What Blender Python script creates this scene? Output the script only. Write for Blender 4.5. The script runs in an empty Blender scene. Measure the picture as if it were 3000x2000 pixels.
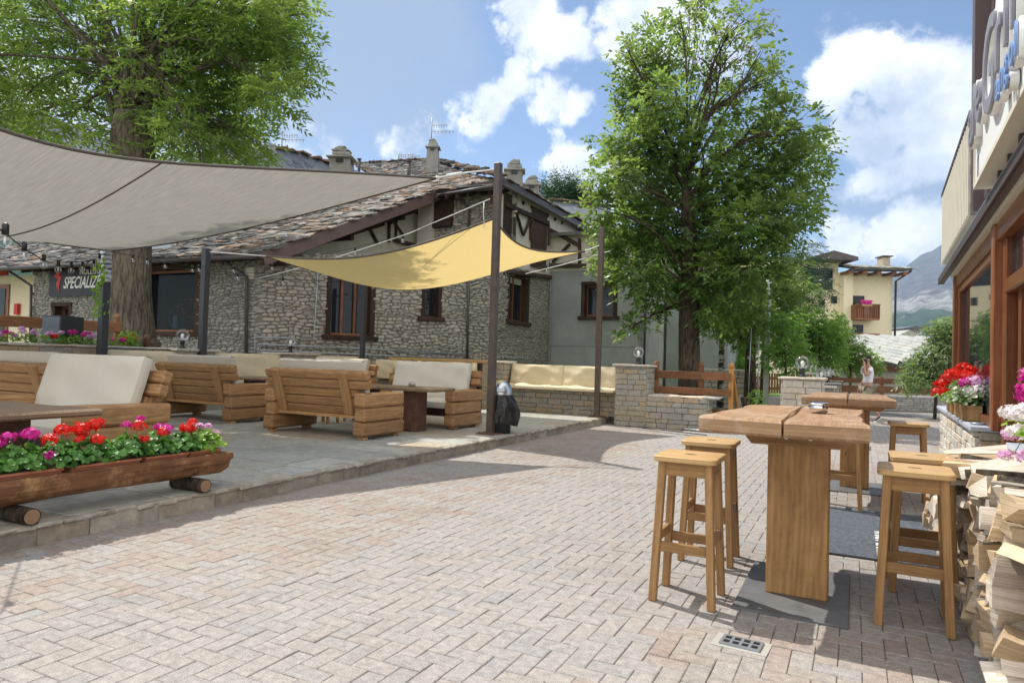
import bpy, math, random
import numpy as np
from mathutils import Vector, Matrix
R = math.radians
rnd = random.Random(7)
nrs = np.random.RandomState(11)
sc = bpy.context.scene
COL = sc.collection
# ------------------------------------------------------------------ camera
YAW, PITCH, ROLL, CH = R(26.7), .0275, .030, 1.35
fw = Vector((-math.sin(YAW)*math.cos(PITCH), math.cos(YAW)*math.cos(PITCH), math.sin(PITCH)))
ri0 = Vector((math.cos(YAW), math.sin(YAW), 0)); up0 = ri0.cross(fw)
ri = ri0*math.cos(ROLL) + up0*math.sin(ROLL); up = up0*math.cos(ROLL) - ri0*math.sin(ROLL)
cd = bpy.data.cameras.new('camera'); cam = bpy.data.objects.new('camera', cd); COL.objects.link(cam)
mw = Matrix.Identity(4)
for i in range(3):
    mw[i][0], mw[i][1], mw[i][2] = ri[i], up[i], -fw[i]
mw[2][3] = CH
cam.matrix_world = mw
cd.sensor_width = 36; cd.lens = 24; cd.clip_end = 20000; cd.clip_start = .05
sc.camera = cam
# ------------------------------------------------------------------ light, view
SUN = Vector((-.924*math.cos(R(56.3)), .383*math.cos(R(56.3)), math.sin(R(56.3)))).normalized()
sl = bpy.data.lights.new('sun', 'SUN'); sl.energy = 3.5; sl.angle = R(.55); sl.color = (1, .955, .88)
so = bpy.data.objects.new('sun', sl); COL.objects.link(so)
so.rotation_euler = SUN.to_track_quat('Z', 'Y').to_euler()
vs = sc.view_settings
vs.view_transform = 'Standard'; vs.look = 'None'; vs.exposure = .72; vs.gamma = 1
sc.cycles.max_bounces = 8; sc.cycles.transparent_max_bounces = 12

def ray(px, py):
    return fw*2000 + ri*(px-1500) - up*(py-1000)
def at(px, py, dep):                 # world point seen at photo pixel, dep metres in front of the camera
    r = ray(px, py); return Vector((0, 0, CH)) + r*(dep/2000)
def onz(px, py, z=0.):
    r = ray(px, py); return Vector((0, 0, CH)) + r*((z-CH)/r.z)
def atg(px, dep, z=0.):              # ground point below pixel column at horizontal depth
    p = at(px, 1055+(px-1500)*.03, dep); p.z = z; return p

# ------------------------------------------------------------------ world: sky with clouds
w = bpy.data.worlds.new('World'); sc.world = w; w.use_nodes = True
nt = w.node_tree; nt.nodes.clear()
def N(nt, t, **k):
    n = nt.nodes.new(t)
    for a, b in k.items():
        if a.startswith('i_'):
            key = a[2:]; key = int(key) if key.isdigit() else key
            n.inputs[key].default_value = b
        else: setattr(n, a, b)
    return n
def L(nt, a, b): nt.links.new(a, b)
sky = N(nt, 'ShaderNodeTexSky', sky_type='NISHITA', sun_disc=False, sun_elevation=R(56.3), sun_rotation=math.atan2(-.924, .383),
        altitude=1300, air_density=1.0, dust_density=.6, ozone_density=1.6)
tc = N(nt, 'ShaderNodeTexCoord')
def mth(op, a=None, b=None, c=None, clamp=False):
    n = N(nt, 'ShaderNodeMath', operation=op, use_clamp=clamp)
    for i, x in enumerate((a, b, c)):
        if x is None: continue
        if isinstance(x, (int, float)): n.inputs[i].default_value = x
        else: L(nt, x, n.inputs[i])
    return n.outputs[0]
nz = N(nt, 'ShaderNodeTexNoise', i_Scale=7., i_Detail=10., i_Roughness=.60); L(nt, tc.outputs['Generated'], nz.inputs['Vector'])
nz2 = N(nt, 'ShaderNodeTexNoise', i_Scale=26., i_Detail=8., i_Roughness=.6); L(nt, tc.outputs['Generated'], nz2.inputs['Vector'])
wv1 = N(nt, 'ShaderNodeVectorMath', operation='SUBTRACT'); L(nt, nz.outputs['Color'], wv1.inputs[0]); wv1.inputs[1].default_value = (.5, .5, .5)
wv2 = N(nt, 'ShaderNodeVectorMath', operation='MULTIPLY_ADD'); L(nt, wv1.outputs[0], wv2.inputs[0]); wv2.inputs[1].default_value = (.22, .22, .10); L(nt, tc.outputs['Generated'], wv2.inputs[2])
def blobs(lst):
    acc = None
    for px, py, r, wgt in lst:
        d = ray(px, py).normalized()
        dn = N(nt, 'ShaderNodeVectorMath', operation='DISTANCE'); L(nt, wv2.outputs[0], dn.inputs[0]); dn.inputs[1].default_value = d
        mr = N(nt, 'ShaderNodeMapRange', interpolation_type='SMOOTHSTEP'); L(nt, dn.outputs['Value'], mr.inputs['Value'])
        mr.inputs['From Min'].default_value = r/2000*.25; mr.inputs['From Max'].default_value = r/2000*1.15
        mr.inputs['To Min'].default_value = wgt; mr.inputs['To Max'].default_value = 0
        acc = mr.outputs[0] if acc is None else mth('MAXIMUM', acc, mr.outputs[0])
    return acc
white = blobs([(2610, 300, 170, 1), (2760, 290, 150, 1), (2480, 400, 130, 1), (2640, 200, 90, 1), (2700, 440, 150, 1), (2860, 380, 200, 1), (2560, 500, 120, .8), (2440, 300, 90, .9),
               (1680, 500, 110, 1), (1760, 560, 120, 1), (1620, 560, 80, 1), (1550, 40, 130, 1), (1640, 100, 110, .95), (1500, 110, 80, .8), (1850, 90, 150, .8), (1980, 60, 170, .8), (2080, 120, 120, .7),
               (1500, 210, 110, .8), (1420, 270, 120, .72), (1340, 290, 100, .65), (1620, 290, 90, .66), (1700, 310, 70, .6), (1455, 325, 40, .5), (1655, 395, 45, .5), (1240, 330, 90, .5), (1180, 400, 90, .45), (1330, 210, 60, .4), (1560, 250, 70, .5),
               (2480, 720, 90, .8), (2700, 690, 150, .7), (2350, 780, 90, .7), (0, 60, 300, .75), (300, 180, 250, .5), (300, 480, 300, .5), (840, 420, 150, .5), (950, 440, 100, .5)])
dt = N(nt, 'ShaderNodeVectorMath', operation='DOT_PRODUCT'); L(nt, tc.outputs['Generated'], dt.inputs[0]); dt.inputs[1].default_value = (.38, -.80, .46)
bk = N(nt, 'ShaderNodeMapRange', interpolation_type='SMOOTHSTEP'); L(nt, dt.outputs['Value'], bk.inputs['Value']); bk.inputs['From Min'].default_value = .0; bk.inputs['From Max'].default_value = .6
grey = blobs([(1050, 120, 330, .9), (1250, 60, 250, .8), (900, 300, 260, .8), (1150, 300, 220, .75), (2700, 620, 260, .8), (2500, 600, 160, .6), (500, 300, 500, .7), (3300, 500, 500, .9)])
wa = mth('ADD', white, mth('MULTIPLY', mth('SUBTRACT', nz.outputs['Fac'], .5), 1.7))
wa = mth('ADD', wa, mth('MULTIPLY', mth('SUBTRACT', nz2.outputs['Fac'], .5), .75))
wr = N(nt, 'ShaderNodeMapRange', interpolation_type='SMOOTHSTEP'); L(nt, wa, wr.inputs['Value']); wr.inputs['From Min'].default_value = .22; wr.inputs['From Max'].default_value = .70
ga = mth('ADD', grey, mth('MULTIPLY', mth('SUBTRACT', nz.outputs['Fac'], .5), 1.1))
gr = N(nt, 'ShaderNodeMapRange', interpolation_type='SMOOTHSTEP'); L(nt, ga, gr.inputs['Value']); gr.inputs['From Min'].default_value = .12; gr.inputs['From Max'].default_value = .9
gr.inputs['To Max'].default_value = .9
hs = N(nt, 'ShaderNodeHueSaturation', i_Saturation=1.0, i_Value=1.0); L(nt, sky.outputs[0], hs.inputs['Color'])
sb = N(nt, 'ShaderNodeVectorMath', operation='SCALE'); L(nt, hs.outputs[0], sb.inputs[0]); sb.inputs['Scale'].default_value = .090
mixg = N(nt, 'ShaderNodeMix', data_type='RGBA'); L(nt, gr.outputs[0], mixg.inputs[0]); L(nt, sb.outputs[0], mixg.inputs[6]); mixg.inputs[7].default_value = (.25, .315, .42, 1)
cr = N(nt, 'ShaderNodeValToRGB'); cr.color_ramp.elements[0].position = .35; cr.color_ramp.elements[0].color = (.36, .42, .53, 1)
cr.color_ramp.elements[1].position = .62; cr.color_ramp.elements[1].color = (.80, .82, .85, 1); L(nt, nz.outputs['Fac'], cr.inputs[0])
mixw = N(nt, 'ShaderNodeMix', data_type='RGBA'); L(nt, wr.outputs[0], mixw.inputs[0]); L(nt, mixg.outputs[2], mixw.inputs[6]); L(nt, cr.outputs[0], mixw.inputs[7])
mixb = N(nt, 'ShaderNodeMix', data_type='RGBA'); L(nt, bk.outputs[0], mixb.inputs[0]); L(nt, mixw.outputs[2], mixb.inputs[6]); mixb.inputs[7].default_value = (.96, .96, .96, 1)   # unseen bright cloud bank behind the camera, added to lift the fill light
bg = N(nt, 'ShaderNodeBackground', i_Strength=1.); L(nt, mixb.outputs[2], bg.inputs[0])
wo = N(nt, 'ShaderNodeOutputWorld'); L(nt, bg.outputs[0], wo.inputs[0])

# ------------------------------------------------------------------ materials
def newmat(name):
    m = bpy.data.materials.new(name); m.use_nodes = True; t = m.node_tree
    return m, t, t.nodes['Principled BSDF']
def vattr(t):
    a = N(t, 'ShaderNodeAttribute', attribute_name='v'); return a.outputs['Fac']
def ramp(t, fac, cols):
    r = N(t, 'ShaderNodeValToRGB'); e = r.color_ramp.elements
    while len(e) < len(cols): e.new(.5)
    for i, (p, c) in enumerate(cols): e[i].position = p; e[i].color = (*c, 1)
    L(t, fac, r.inputs[0]); return r.outputs[0]
def mixc(t, fac, a, b, mode='MIX'):
    m = N(t, 'ShaderNodeMix', data_type='RGBA', blend_type=mode)
    for s, x in ((0, fac), (6, a), (7, b)):
        if isinstance(x, (int, float)): m.inputs[s].default_value = x
        elif isinstance(x, tuple): m.inputs[s].default_value = (*x, 1)
        else: L(t, x, m.inputs[s])
    return m.outputs[2]
def plain(name, col, rough=.6, metal=0., bump=0., bscale=40., var=.0, spec=.5, vscale=4.):
    m, t, p = newmat(name); tcn = N(t, 'ShaderNodeTexCoord')
    p.inputs['Roughness'].default_value = rough; p.inputs['Metallic'].default_value = metal; p.inputs['Specular IOR Level'].default_value = spec
    if var:
        n = N(t, 'ShaderNodeTexNoise', i_Scale=vscale, i_Detail=8., i_Roughness=.65); L(t, tcn.outputs['Object'], n.inputs['Vector'])
        c = ramp(t, n.outputs['Fac'], [(.3, tuple(x*(1-var) for x in col)), (.7, tuple(min(1, x*(1+var)) for x in col))])
        L(t, c, p.inputs['Base Color'])
    else: p.inputs['Base Color'].default_value = (*col, 1)
    if bump:
        n = N(t, 'ShaderNodeTexNoise', i_Scale=bscale, i_Detail=6.); L(t, tcn.outputs['Object'], n.inputs['Vector'])
        b = N(t, 'ShaderNodeBump', i_Strength=bump, i_Distance=.01); L(t, n.outputs['Fac'], b.inputs['Height']); L(t, b.outputs[0], p.inputs['Normal'])
    return m
def wood(name, light, dark, rough=.6, grain=1., knots=True, wear=None, bump=.25):
    m, t, p = newmat(name); uv = N(t, 'ShaderNodeUVMap', uv_map='uv')
    mp = N(t, 'ShaderNodeMapping'); mp.inputs['Scale'].default_value = (1.2, 16*grain, 1); L(t, uv.outputs[0], mp.inputs[0])
    ds = N(t, 'ShaderNodeTexNoise', i_Scale=1.3, i_Detail=3.); L(t, uv.outputs[0], ds.inputs['Vector'])
    ad = N(t, 'ShaderNodeVectorMath', operation='MULTIPLY_ADD'); L(t, ds.outputs['Color'], ad.inputs[0]); ad.inputs[1].default_value = (0, 1.0, 0); L(t, mp.outputs[0], ad.inputs[2])
    n = N(t, 'ShaderNodeTexNoise', i_Scale=2.2, i_Detail=7., i_Roughness=.6); L(t, ad.outputs[0], n.inputs['Vector'])
    wv = N(t, 'ShaderNodeTexWave', bands_direction='Y', i_Scale=1.1, i_Distortion=5., i_Detail=2.5); wv.inputs['Detail Scale'].default_value = .6; L(t, ad.outputs[0], wv.inputs['Vector'])
    f = N(t, 'ShaderNodeMath', operation='MULTIPLY_ADD'); L(t, wv.outputs['Fac'], f.inputs[0]); f.inputs[1].default_value = .11; L(t, n.outputs['Fac'], f.inputs[2])
    c = ramp(t, f.outputs[0], [(.33, dark), (.55, tuple((a+b)/2 for a, b in zip(light, dark))), (.74, light)])
    v = vattr(t)
    c = mixc(t, .9, c, ramp(t, v, [(0, (.52, .48, .45)), (1, (1.25, 1.2, 1.12))]), 'MULTIPLY')
    if knots:
        vo = N(t, 'ShaderNodeTexVoronoi', i_Scale=2.6); mk = N(t, 'ShaderNodeMapping'); mk.inputs['Scale'].default_value = (1, 2.2, 1); L(t, uv.outputs[0], mk.inputs[0]); L(t, mk.outputs[0], vo.inputs['Vector'])
        kk = ramp(t, vo.outputs['Distance'], [(0.02, (.25, .2, .17)), (.075, (1, 1, 1))])
        c = mixc(t, .75, c, kk, 'MULTIPLY')
    tcd = N(t, 'ShaderNodeTexCoord'); nd_ = N(t, 'ShaderNodeTexNoise', i_Scale=4.5, i_Detail=9., i_Roughness=.72); L(t, tcd.outputs['Object'], nd_.inputs['Vector'])
    c = mixc(t, .8, c, ramp(t, nd_.outputs['Fac'], [(.3, (.72, .69, .66)), (.5, (1, 1, 1)), (.72, (1.12, 1.12, 1.1))]), 'MULTIPLY')
    if wear:
        tcn = N(t, 'ShaderNodeTexCoord'); nw = N(t, 'ShaderNodeTexNoise', i_Scale=5., i_Detail=8., i_Roughness=.7); L(t, tcn.outputs['Object'], nw.inputs['Vector'])
        fw_ = ramp(t, nw.outputs['Fac'], [(.5, (0, 0, 0)), (.68, (1, 1, 1))]); c = mixc(t, fw_, c, wear)
    L(t, c, p.inputs['Base Color']); p.inputs['Roughness'].default_value = rough; p.inputs['Specular IOR Level'].default_value = .22
    b = N(t, 'ShaderNodeBump', i_Strength=bump, i_Distance=.004); L(t, f.outputs[0], b.inputs['Height']); L(t, b.outputs[0], p.inputs['Normal'])
    return m
def stone(name, cols, rough=.85, nscale=14., bump=.5, speck=0., dist=.01):
    m, t, p = newmat(name); tcn = N(t, 'ShaderNodeTexCoord')
    c = ramp(t, vattr(t), [(i/(len(cols)-1), x) for i, x in enumerate(cols)])
    n = N(t, 'ShaderNodeTexNoise', i_Scale=nscale, i_Detail=9., i_Roughness=.68); L(t, tcn.outputs['Object'], n.inputs['Vector'])
    c = mixc(t, .85, c, ramp(t, n.outputs['Fac'], [(.28, (.6, .6, .62)), (.7, (1.22, 1.2, 1.16))]), 'MULTIPLY')
    h = n.outputs['Fac']
    if speck:
        n2 = N(t, 'ShaderNodeTexNoise', i_Scale=170., i_Detail=3.); L(t, tcn.outputs['Object'], n2.inputs['Vector'])
        c = mixc(t, speck, c, ramp(t, n2.outputs['Fac'], [(.3, (.55, .54, .53)), (.5, (1, 1, 1)), (.72, (1.35, 1.33, 1.3))]), 'MULTIPLY')
        n3 = N(t, 'ShaderNodeTexNoise', i_Scale=1.1, i_Detail=8., i_Roughness=.7); L(t, tcn.outputs['Object'], n3.inputs['Vector'])
        c = mixc(t, .8, c, ramp(t, n3.outputs['Fac'], [(.32, (.82, .79, .75)), (.47, (1.0, .995, .985)), (.7, (1.08, 1.075, 1.06))]), 'MULTIPLY')
    L(t, c, p.inputs['Base Color']); p.inputs['Roughness'].default_value = rough; p.inputs['Specular IOR Level'].default_value = .25
    b = N(t, 'ShaderNodeBump', i_Strength=bump, i_Distance=dist); L(t, h, b.inputs['Height']); L(t, b.outputs[0], p.inputs['Normal'])
    return m
def leafmat(name, cols, trans=.45, tcol=(.30, .48, .06)):
    m, t, p = newmat(name); c = ramp(t, vattr(t), [(i/(len(cols)-1), x) for i, x in enumerate(cols)])
    L(t, c, p.inputs['Base Color']); p.inputs['Roughness'].default_value = .42; p.inputs['Specular IOR Level'].default_value = .45
    tr = N(t, 'ShaderNodeBsdfTranslucent'); L(t, mixc(t, .55, mixc(t, 1., c, (2.6, 2.6, 2.0), 'MULTIPLY'), tcol), tr.inputs[0])
    mx = N(t, 'ShaderNodeMixShader', i_0=trans); L(t, p.outputs[0], mx.inputs[1]); L(t, tr.outputs[0], mx.inputs[2])
    L(t, mx.outputs[0], t.nodes['Material Output'].inputs[0]); return m
def glassmat(name, tint=(.02, .025, .03), rough=.02, alpha=.35):
    m, t, p = newmat(name); p.inputs['Base Color'].default_value = (*tint, 1); p.inputs['Roughness'].default_value = rough
    p.inputs['Specular IOR Level'].default_value = .32
    tr = N(t, 'ShaderNodeBsdfTransparent', i_Color=(.75, .8, .8, 1)); mx = N(t, 'ShaderNodeMixShader', i_0=alpha)
    L(t, p.outputs[0], mx.inputs[1]); L(t, tr.outputs[0], mx.inputs[2]); L(t, mx.outputs[0], t.nodes['Material Output'].inputs[0]); return m

M = {}
M['paver'] = stone('paver', [(.30, .235, .20), (.325, .28, .25), (.325, .298, .272), (.345, .32, .297), (.315, .302, .29), (.345, .315, .288), (.30, .293, .287)], nscale=22., bump=.35, speck=.75, dist=.004)
M['joint'] = plain('joint sand', (.22, .20, .175), .95, bump=.4, var=.25)
M['slate'] = stone('slate flag', [(.34, .35, .325), (.39, .395, .365), (.43, .435, .40), (.37, .37, .33), (.45, .385, .30), (.40, .415, .395)], nscale=9., bump=.35, speck=.25, rough=.6, dist=.004)
M['slatejoint'] = plain('slate joint', (.52, .51, .46), .95, var=.2)
M['kerb'] = stone('kerb stone', [(.33, .285, .22), (.40, .355, .28), (.28, .245, .19), (.43, .40, .33), (.30, .21, .135)], nscale=10., bump=1., dist=.02)
M['ashlar'] = stone('ashlar', [(.36, .32, .24), (.42, .38, .30), (.34, .34, .30), (.38, .36, .33), (.47, .36, .23), (.31, .32, .29), (.44, .42, .36)], nscale=16., bump=.7)
M['mortar'] = plain('mortar', (.30, .28, .24), .95, bump=.5, var=.2)
M['whitestone'] = stone('pale stone', [(.55, .52, .46), (.62, .58, .50), (.48, .47, .45), (.60, .50, .38), (.66, .64, .60)], nscale=16., bump=.8)
M['rubble'] = stone('rubble', [(.35, .325, .285), (.40, .375, .33), (.30, .285, .26), (.45, .42, .36), (.38, .365, .34), (.45, .40, .32), (.33, .31, .28)], nscale=9., bump=1., dist=.02)
M['greyrubble'] = stone('grey rubble', [(.31, .30, .28), (.36, .355, .33), (.26, .26, .245), (.42, .41, .38), (.35, .33, .295)], nscale=9., bump=1., dist=.02)
M['rmortar'] = plain('rubble mortar', (.20, .18, .15), .95, bump=.6, var=.3)
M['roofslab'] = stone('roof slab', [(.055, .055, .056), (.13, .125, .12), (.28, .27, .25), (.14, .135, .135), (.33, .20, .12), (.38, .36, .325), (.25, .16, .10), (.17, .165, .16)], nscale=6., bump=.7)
M['slateroof'] = stone('slate roof', [(.14, .155, .18), (.18, .195, .22), (.11, .125, .15), (.21, .22, .24)], nscale=4., bump=.4, rough=.45)
M['paleroof'] = stone('pale slab roof', [(.38, .39, .36), (.45, .45, .41), (.33, .35, .33)], nscale=3., bump=.3)
M['greystucco'] = plain('grey stucco', (.31, .325, .315), .95, bump=1., bscale=14, var=.16, vscale=1.2)
M['palestucco'] = plain('pale stucco', (.62, .575, .47), .95, bump=.6, bscale=16, var=.12, vscale=2)
M['cream'] = plain('cream stucco', (.80, .70, .50), .9, var=.05, bump=.2)
M['concrete'] = plain('concrete', (.36, .345, .31), .95, bump=1., bscale=9, var=.2, vscale=1.5)
M['darkbeam'] = wood('dark beam', (.085, .055, .04), (.03, .02, .016), rough=.8, knots=False, bump=.6)
M['fascia'] = plain('fascia paint', (.15, .095, .088), .5, var=.12)
M['fasciad'] = plain('dark fascia paint', (.075, .06, .06), .5, var=.12)
M['steel'] = plain('brown steel', (.085, .062, .05), .45, var=.25, vscale=7)
M['rust'] = plain('rusted steel', (.125, .058, .035), .7, var=.4, vscale=9)
M['anth'] = plain('anthracite', (.035, .037, .042), .4, var=.12)
M['black'] = plain('black plastic', (.012, .012, .013), .4)
M['bag'] = plain('bin bag', (.008, .008, .009), .22, bump=.8, bscale=26)
M['chrome'] = plain('chrome', (.75, .76, .78), .12, metal=1.)
M['inox'] = plain('brushed steel', (.55, .56, .58), .28, metal=1., bump=.05)
M['galv'] = plain('galvanised', (.34, .37, .40), .4, metal=.6, var=.15)
M['bench'] = wood('bench wood', (.56, .34, .165), (.29, .16, .078), rough=.55, bump=.4)
M['benchdark'] = wood('stained wood', (.07, .035, .022), (.028, .015, .011), rough=.6, knots=False)
M['stool'] = wood('stool wood', (.47, .285, .13), (.28, .16, .068), rough=.5, grain=1.4, bump=.15)
M['seat'] = wood('stool seat wood', (.60, .42, .21), (.41, .26, .12), rough=.5, grain=1.5, bump=.15)
M['slab'] = wood('table slab wood', (.42, .275, .165), (.25, .15, .085), rough=.6, grain=.9, wear=(.46, .335, .23))
M['slabdark'] = wood('weathered slab', (.34, .25, .17), (.18, .125, .085), rough=.6, grain=.8)
M['column'] = wood('column wood', (.46, .275, .12), (.25, .14, .058), rough=.5, grain=.55)
M['fencew'] = wood('fence wood', (.34, .17, .085), (.20, .095, .045), rough=.6)
M['fencelight'] = wood('new fence wood', (.58, .30, .10), (.42, .20, .06), rough=.6)
M['mahog'] = wood('mahogany frame', (.30, .125, .06), (.17, .062, .03), rough=.28, knots=False, bump=.05)
def barkm(name, a, b):
    m, t, p = newmat(name); g = N(t, 'ShaderNodeTexCoord'); mp = N(t, 'ShaderNodeMapping'); mp.inputs['Scale'].default_value = (5, 5, .9); L(t, g.outputs['Object'], mp.inputs[0])
    n = N(t, 'ShaderNodeTexNoise', i_Scale=4., i_Detail=9., i_Roughness=.65); L(t, mp.outputs[0], n.inputs['Vector']); n2 = N(t, 'ShaderNodeTexNoise', i_Scale=1.4, i_Detail=6.); L(t, g.outputs['Object'], n2.inputs['Vector'])
    c = mixc(t, .7, ramp(t, n.outputs['Fac'], [(.38, b), (.6, a)]), ramp(t, n2.outputs['Fac'], [(.35, (.6, .62, .6)), (.65, (1.3, 1.28, 1.2))]), 'MULTIPLY'); L(t, c, p.inputs['Base Color']); p.inputs['Roughness'].default_value = .95; p.inputs['Specular IOR Level'].default_value = .15
    bm_ = N(t, 'ShaderNodeBump', i_Strength=1., i_Distance=.05); L(t, n.outputs['Fac'], bm_.inputs['Height']); L(t, bm_.outputs[0], p.inputs['Normal']); return m
M['bark'] = barkm('bark', (.17, .145, .11), (.06, .048, .035))
M['bark_'] = plain('bark', (.12, .10, .078), .95, bump=1., bscale=11, var=.45, vscale=9)
M['barkd'] = barkm('dark bark', (.11, .085, .06), (.03, .022, .017))
M['barkd_'] = plain('dark bark', (.06, .045, .033), .95, bump=1., bscale=11, var=.4, vscale=9)
M['barklight'] = plain('limb bark', (.17, .145, .11), .9, bump=.8, bscale=20, var=.3)
M['log'] = wood('log planter wood', (.27, .135, .068), (.13, .062, .034), rough=.65, wear=(.42, .24, .11), grain=.7, bump=.6)
M['logend'] = plain('log end', (.30, .18, .10), .8, var=.3, bump=.3)
M['split'] = wood('split firewood', (.74, .61, .43), (.50, .37, .23), rough=.85, grain=1.6, bump=.9, knots=False)
M['splitgrey'] = wood('weathered firewood', (.74, .69, .62), (.46, .41, .35), rough=.9, grain=1.6, bump=.9, knots=False)
M['terra'] = plain('terracotta', (.42, .15, .08), .8, var=.1)
M['soil'] = plain('soil', (.05, .035, .025), .95, bump=1., bscale=60)
M['fabric'] = plain('cushion canvas', (.62, .585, .50), .85, bump=.15, bscale=9, var=.04, spec=.2)
M['fabricc'] = plain('cream canvas', (.64, .56, .40), .85, bump=.15, bscale=9, var=.04, spec=.2)
M['rope'] = plain('white rope', (.70, .70, .68), .8)
M['cable'] = plain('black cable', (.02, .02, .02), .6)
M['whitep'] = plain('white paint', (.78, .78, .76), .5)
M['offwhite'] = plain('off white paint', (.66, .62, .50), .6, var=.06)
M['lettergrey'] = plain('grey letters', (.26, .25, .29), .4)
M['letterblue'] = plain('blue letters', (.22, .34, .62), .4)
M['red'] = plain('red paint', (.55, .03, .025), .5)
M['banner'] = plain('black banner', (.018, .018, .022), .5, var=.1)
M['tape'] = plain('silver tape', (.62, .62, .64), .25, metal=.7, bump=1., bscale=60)
M['skin'] = plain('skin', (.42, .235, .165), .55)
M['hair'] = plain('hair', (.018, .013, .011), .5, bump=1., bscale=120)
M['tee'] = plain('white cotton', (.78, .78, .82), .9, bump=.4, bscale=14)
M['khaki'] = plain('khaki cotton', (.27, .235, .17), .9, bump=.3, bscale=16)
M['shoe'] = plain('navy shoe', (.03, .035, .06), .6)
M['sill'] = plain('sill stone', (.48, .53, .60), .35, var=.08)
M['mat'] = plain('door mat', (.10, .115, .135), 1., bump=1., bscale=160, var=.55, vscale=40)
M['grass'] = None
M['carblue'] = plain('blue car paint', (.03, .06, .25), .2)
M['carsil'] = plain('silver car paint', (.45, .47, .5), .25, metal=.5)
M['glass'] = glassmat('window glass')
M['darkglass'] = glassmat('dark glass', alpha=.12)
M['interior'] = plain('dark interior', (.02, .02, .018), .9, var=.5, vscale=1.5)
M['pale_leaf'] = None
def globemat():
    m, t, p = newmat('smoked globe'); gl = N(t, 'ShaderNodeBsdfGlossy', i_Roughness=.03); tr = N(t, 'ShaderNodeBsdfTransparent', i_Color=(.95, .95, .96, 1))
    fr = N(t, 'ShaderNodeFresnel', i_IOR=1.5); mm = N(t, 'ShaderNodeMath', operation='MULTIPLY_ADD'); L(t, fr.outputs[0], mm.inputs[0]); mm.inputs[1].default_value = .40; mm.inputs[2].default_value = .02
    mx = N(t, 'ShaderNodeMixShader'); L(t, mm.outputs[0], mx.inputs[0]); L(t, tr.outputs[0], mx.inputs[1]); L(t, gl.outputs[0], mx.inputs[2])
    L(t, mx.outputs[0], t.nodes['Material Output'].inputs[0]); return m
M['globe'] = globemat()
M['bulbwhite'] = plain('frosted bulb', (.85, .85, .82), .3)
def clothmat(name, col, tcol, amt, stripe):
    m, t, p = newmat(name); uv = N(t, 'ShaderNodeUVMap', uv_map='uv'); mp = N(t, 'ShaderNodeMapping'); mp.inputs['Scale'].default_value = (1.5, 26, 1); L(t, uv.outputs[0], mp.inputs[0])
    n = N(t, 'ShaderNodeTexNoise', i_Scale=1.6, i_Detail=5., i_Roughness=.6); L(t, mp.outputs[0], n.inputs['Vector'])
    k = ramp(t, n.outputs['Fac'], [(.3, (1-stripe,)*3), (.7, (1+stripe*.4,)*3)])
    c = mixc(t, 1., k, col, 'MULTIPLY'); c2 = mixc(t, 1., k, tcol, 'MULTIPLY')
    d = N(t, 'ShaderNodeBsdfDiffuse'); L(t, c, d.inputs[0]); tr = N(t, 'ShaderNodeBsdfTranslucent'); L(t, c2, tr.inputs[0])
    mx = N(t, 'ShaderNodeMixShader', i_0=amt); L(t, d.outputs[0], mx.inputs[1]); L(t, tr.outputs[0], mx.inputs[2]); L(t, mx.outputs[0], t.nodes['Material Output'].inputs[0]); return m
M['greysail'] = clothmat('grey shade cloth', (.28, .268, .24), (.29, .274, .243), .5, .20)
M['yellowsail'] = clothmat('yellow shade cloth', (.62, .50, .24), (.66, .50, .21), .56, .08)
M['hem'] = plain('sail hem', (.11, .09, .075), .8)
def grassmat():
    m, t, p = newmat('lawn'); tcn = N(t, 'ShaderNodeTexCoord'); n = N(t, 'ShaderNodeTexNoise', i_Scale=2.5, i_Detail=10., i_Roughness=.7); L(t, tcn.outputs['Object'], n.inputs['Vector'])
    L(t, ramp(t, n.outputs['Fac'], [(.35, (.07, .14, .02)), (.55, (.13, .21, .035)), (.72, (.30, .29, .13))]), p.inputs['Base Color']); p.inputs['Roughness'].default_value = .9
    b = N(t, 'ShaderNodeBump', i_Strength=1., i_Distance=.03); n2 = N(t, 'ShaderNodeTexNoise', i_Scale=60.); L(t, tcn.outputs['Object'], n2.inputs['Vector']); L(t, n2.outputs['Fac'], b.inputs['Height']); L(t, b.outputs[0], p.inputs['Normal']); return m
M['grass'] = grassmat()
M['leafash'] = leafmat('ash leaf', [(.04, .09, .02), (.075, .145, .03), (.125, .205, .038), (.21, .29, .06)], .55, (.50, .62, .12))
M['leafmaple'] = leafmat('broad leaf', [(.03, .07, .02), (.06, .12, .028), (.105, .18, .038), (.20, .28, .065)], .46, (.42, .53, .11))
M['leafbrown'] = leafmat('seed cluster', [(.15, .09, .03), (.20, .13, .045)], .3, (.3, .18, .06))
M['leafpine'] = leafmat('conifer leaf', [(.02, .06, .025), (.035, .085, .035), (.05, .11, .045)], .15, (.08, .16, .05))
M['leafbush'] = leafmat('bush leaf', [(.06, .14, .03), (.11, .21, .045), (.17, .29, .06)], .5)
M['leafvar'] = leafmat('variegated leaf', [(.06, .12, .035), (.16, .22, .10), (.34, .38, .24)], .3)
M['leafger'] = leafmat('geranium leaf', [(.045, .14, .03), (.08, .21, .04), (.14, .30, .06)], .3, (.2, .45, .06))
M['leafyel'] = leafmat('young leaf', [(.16, .30, .03), (.25, .40, .05)], .4)
M['petred'] = leafmat('red petal', [(.50, .008, .005), (.70, .02, .008)], .25, (.9, .03, .01))
M['petmag'] = leafmat('magenta petal', [(.45, .01, .22), (.62, .03, .36)], .25, (.8, .05, .45))
M['petpink'] = leafmat('pink petal', [(.60, .30, .55), (.72, .48, .70)], .25, (.8, .5, .75))
M['petwhite'] = leafmat('white petal', [(.72, .68, .72), (.80, .76, .80)], .25, (.85, .8, .85))

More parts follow.
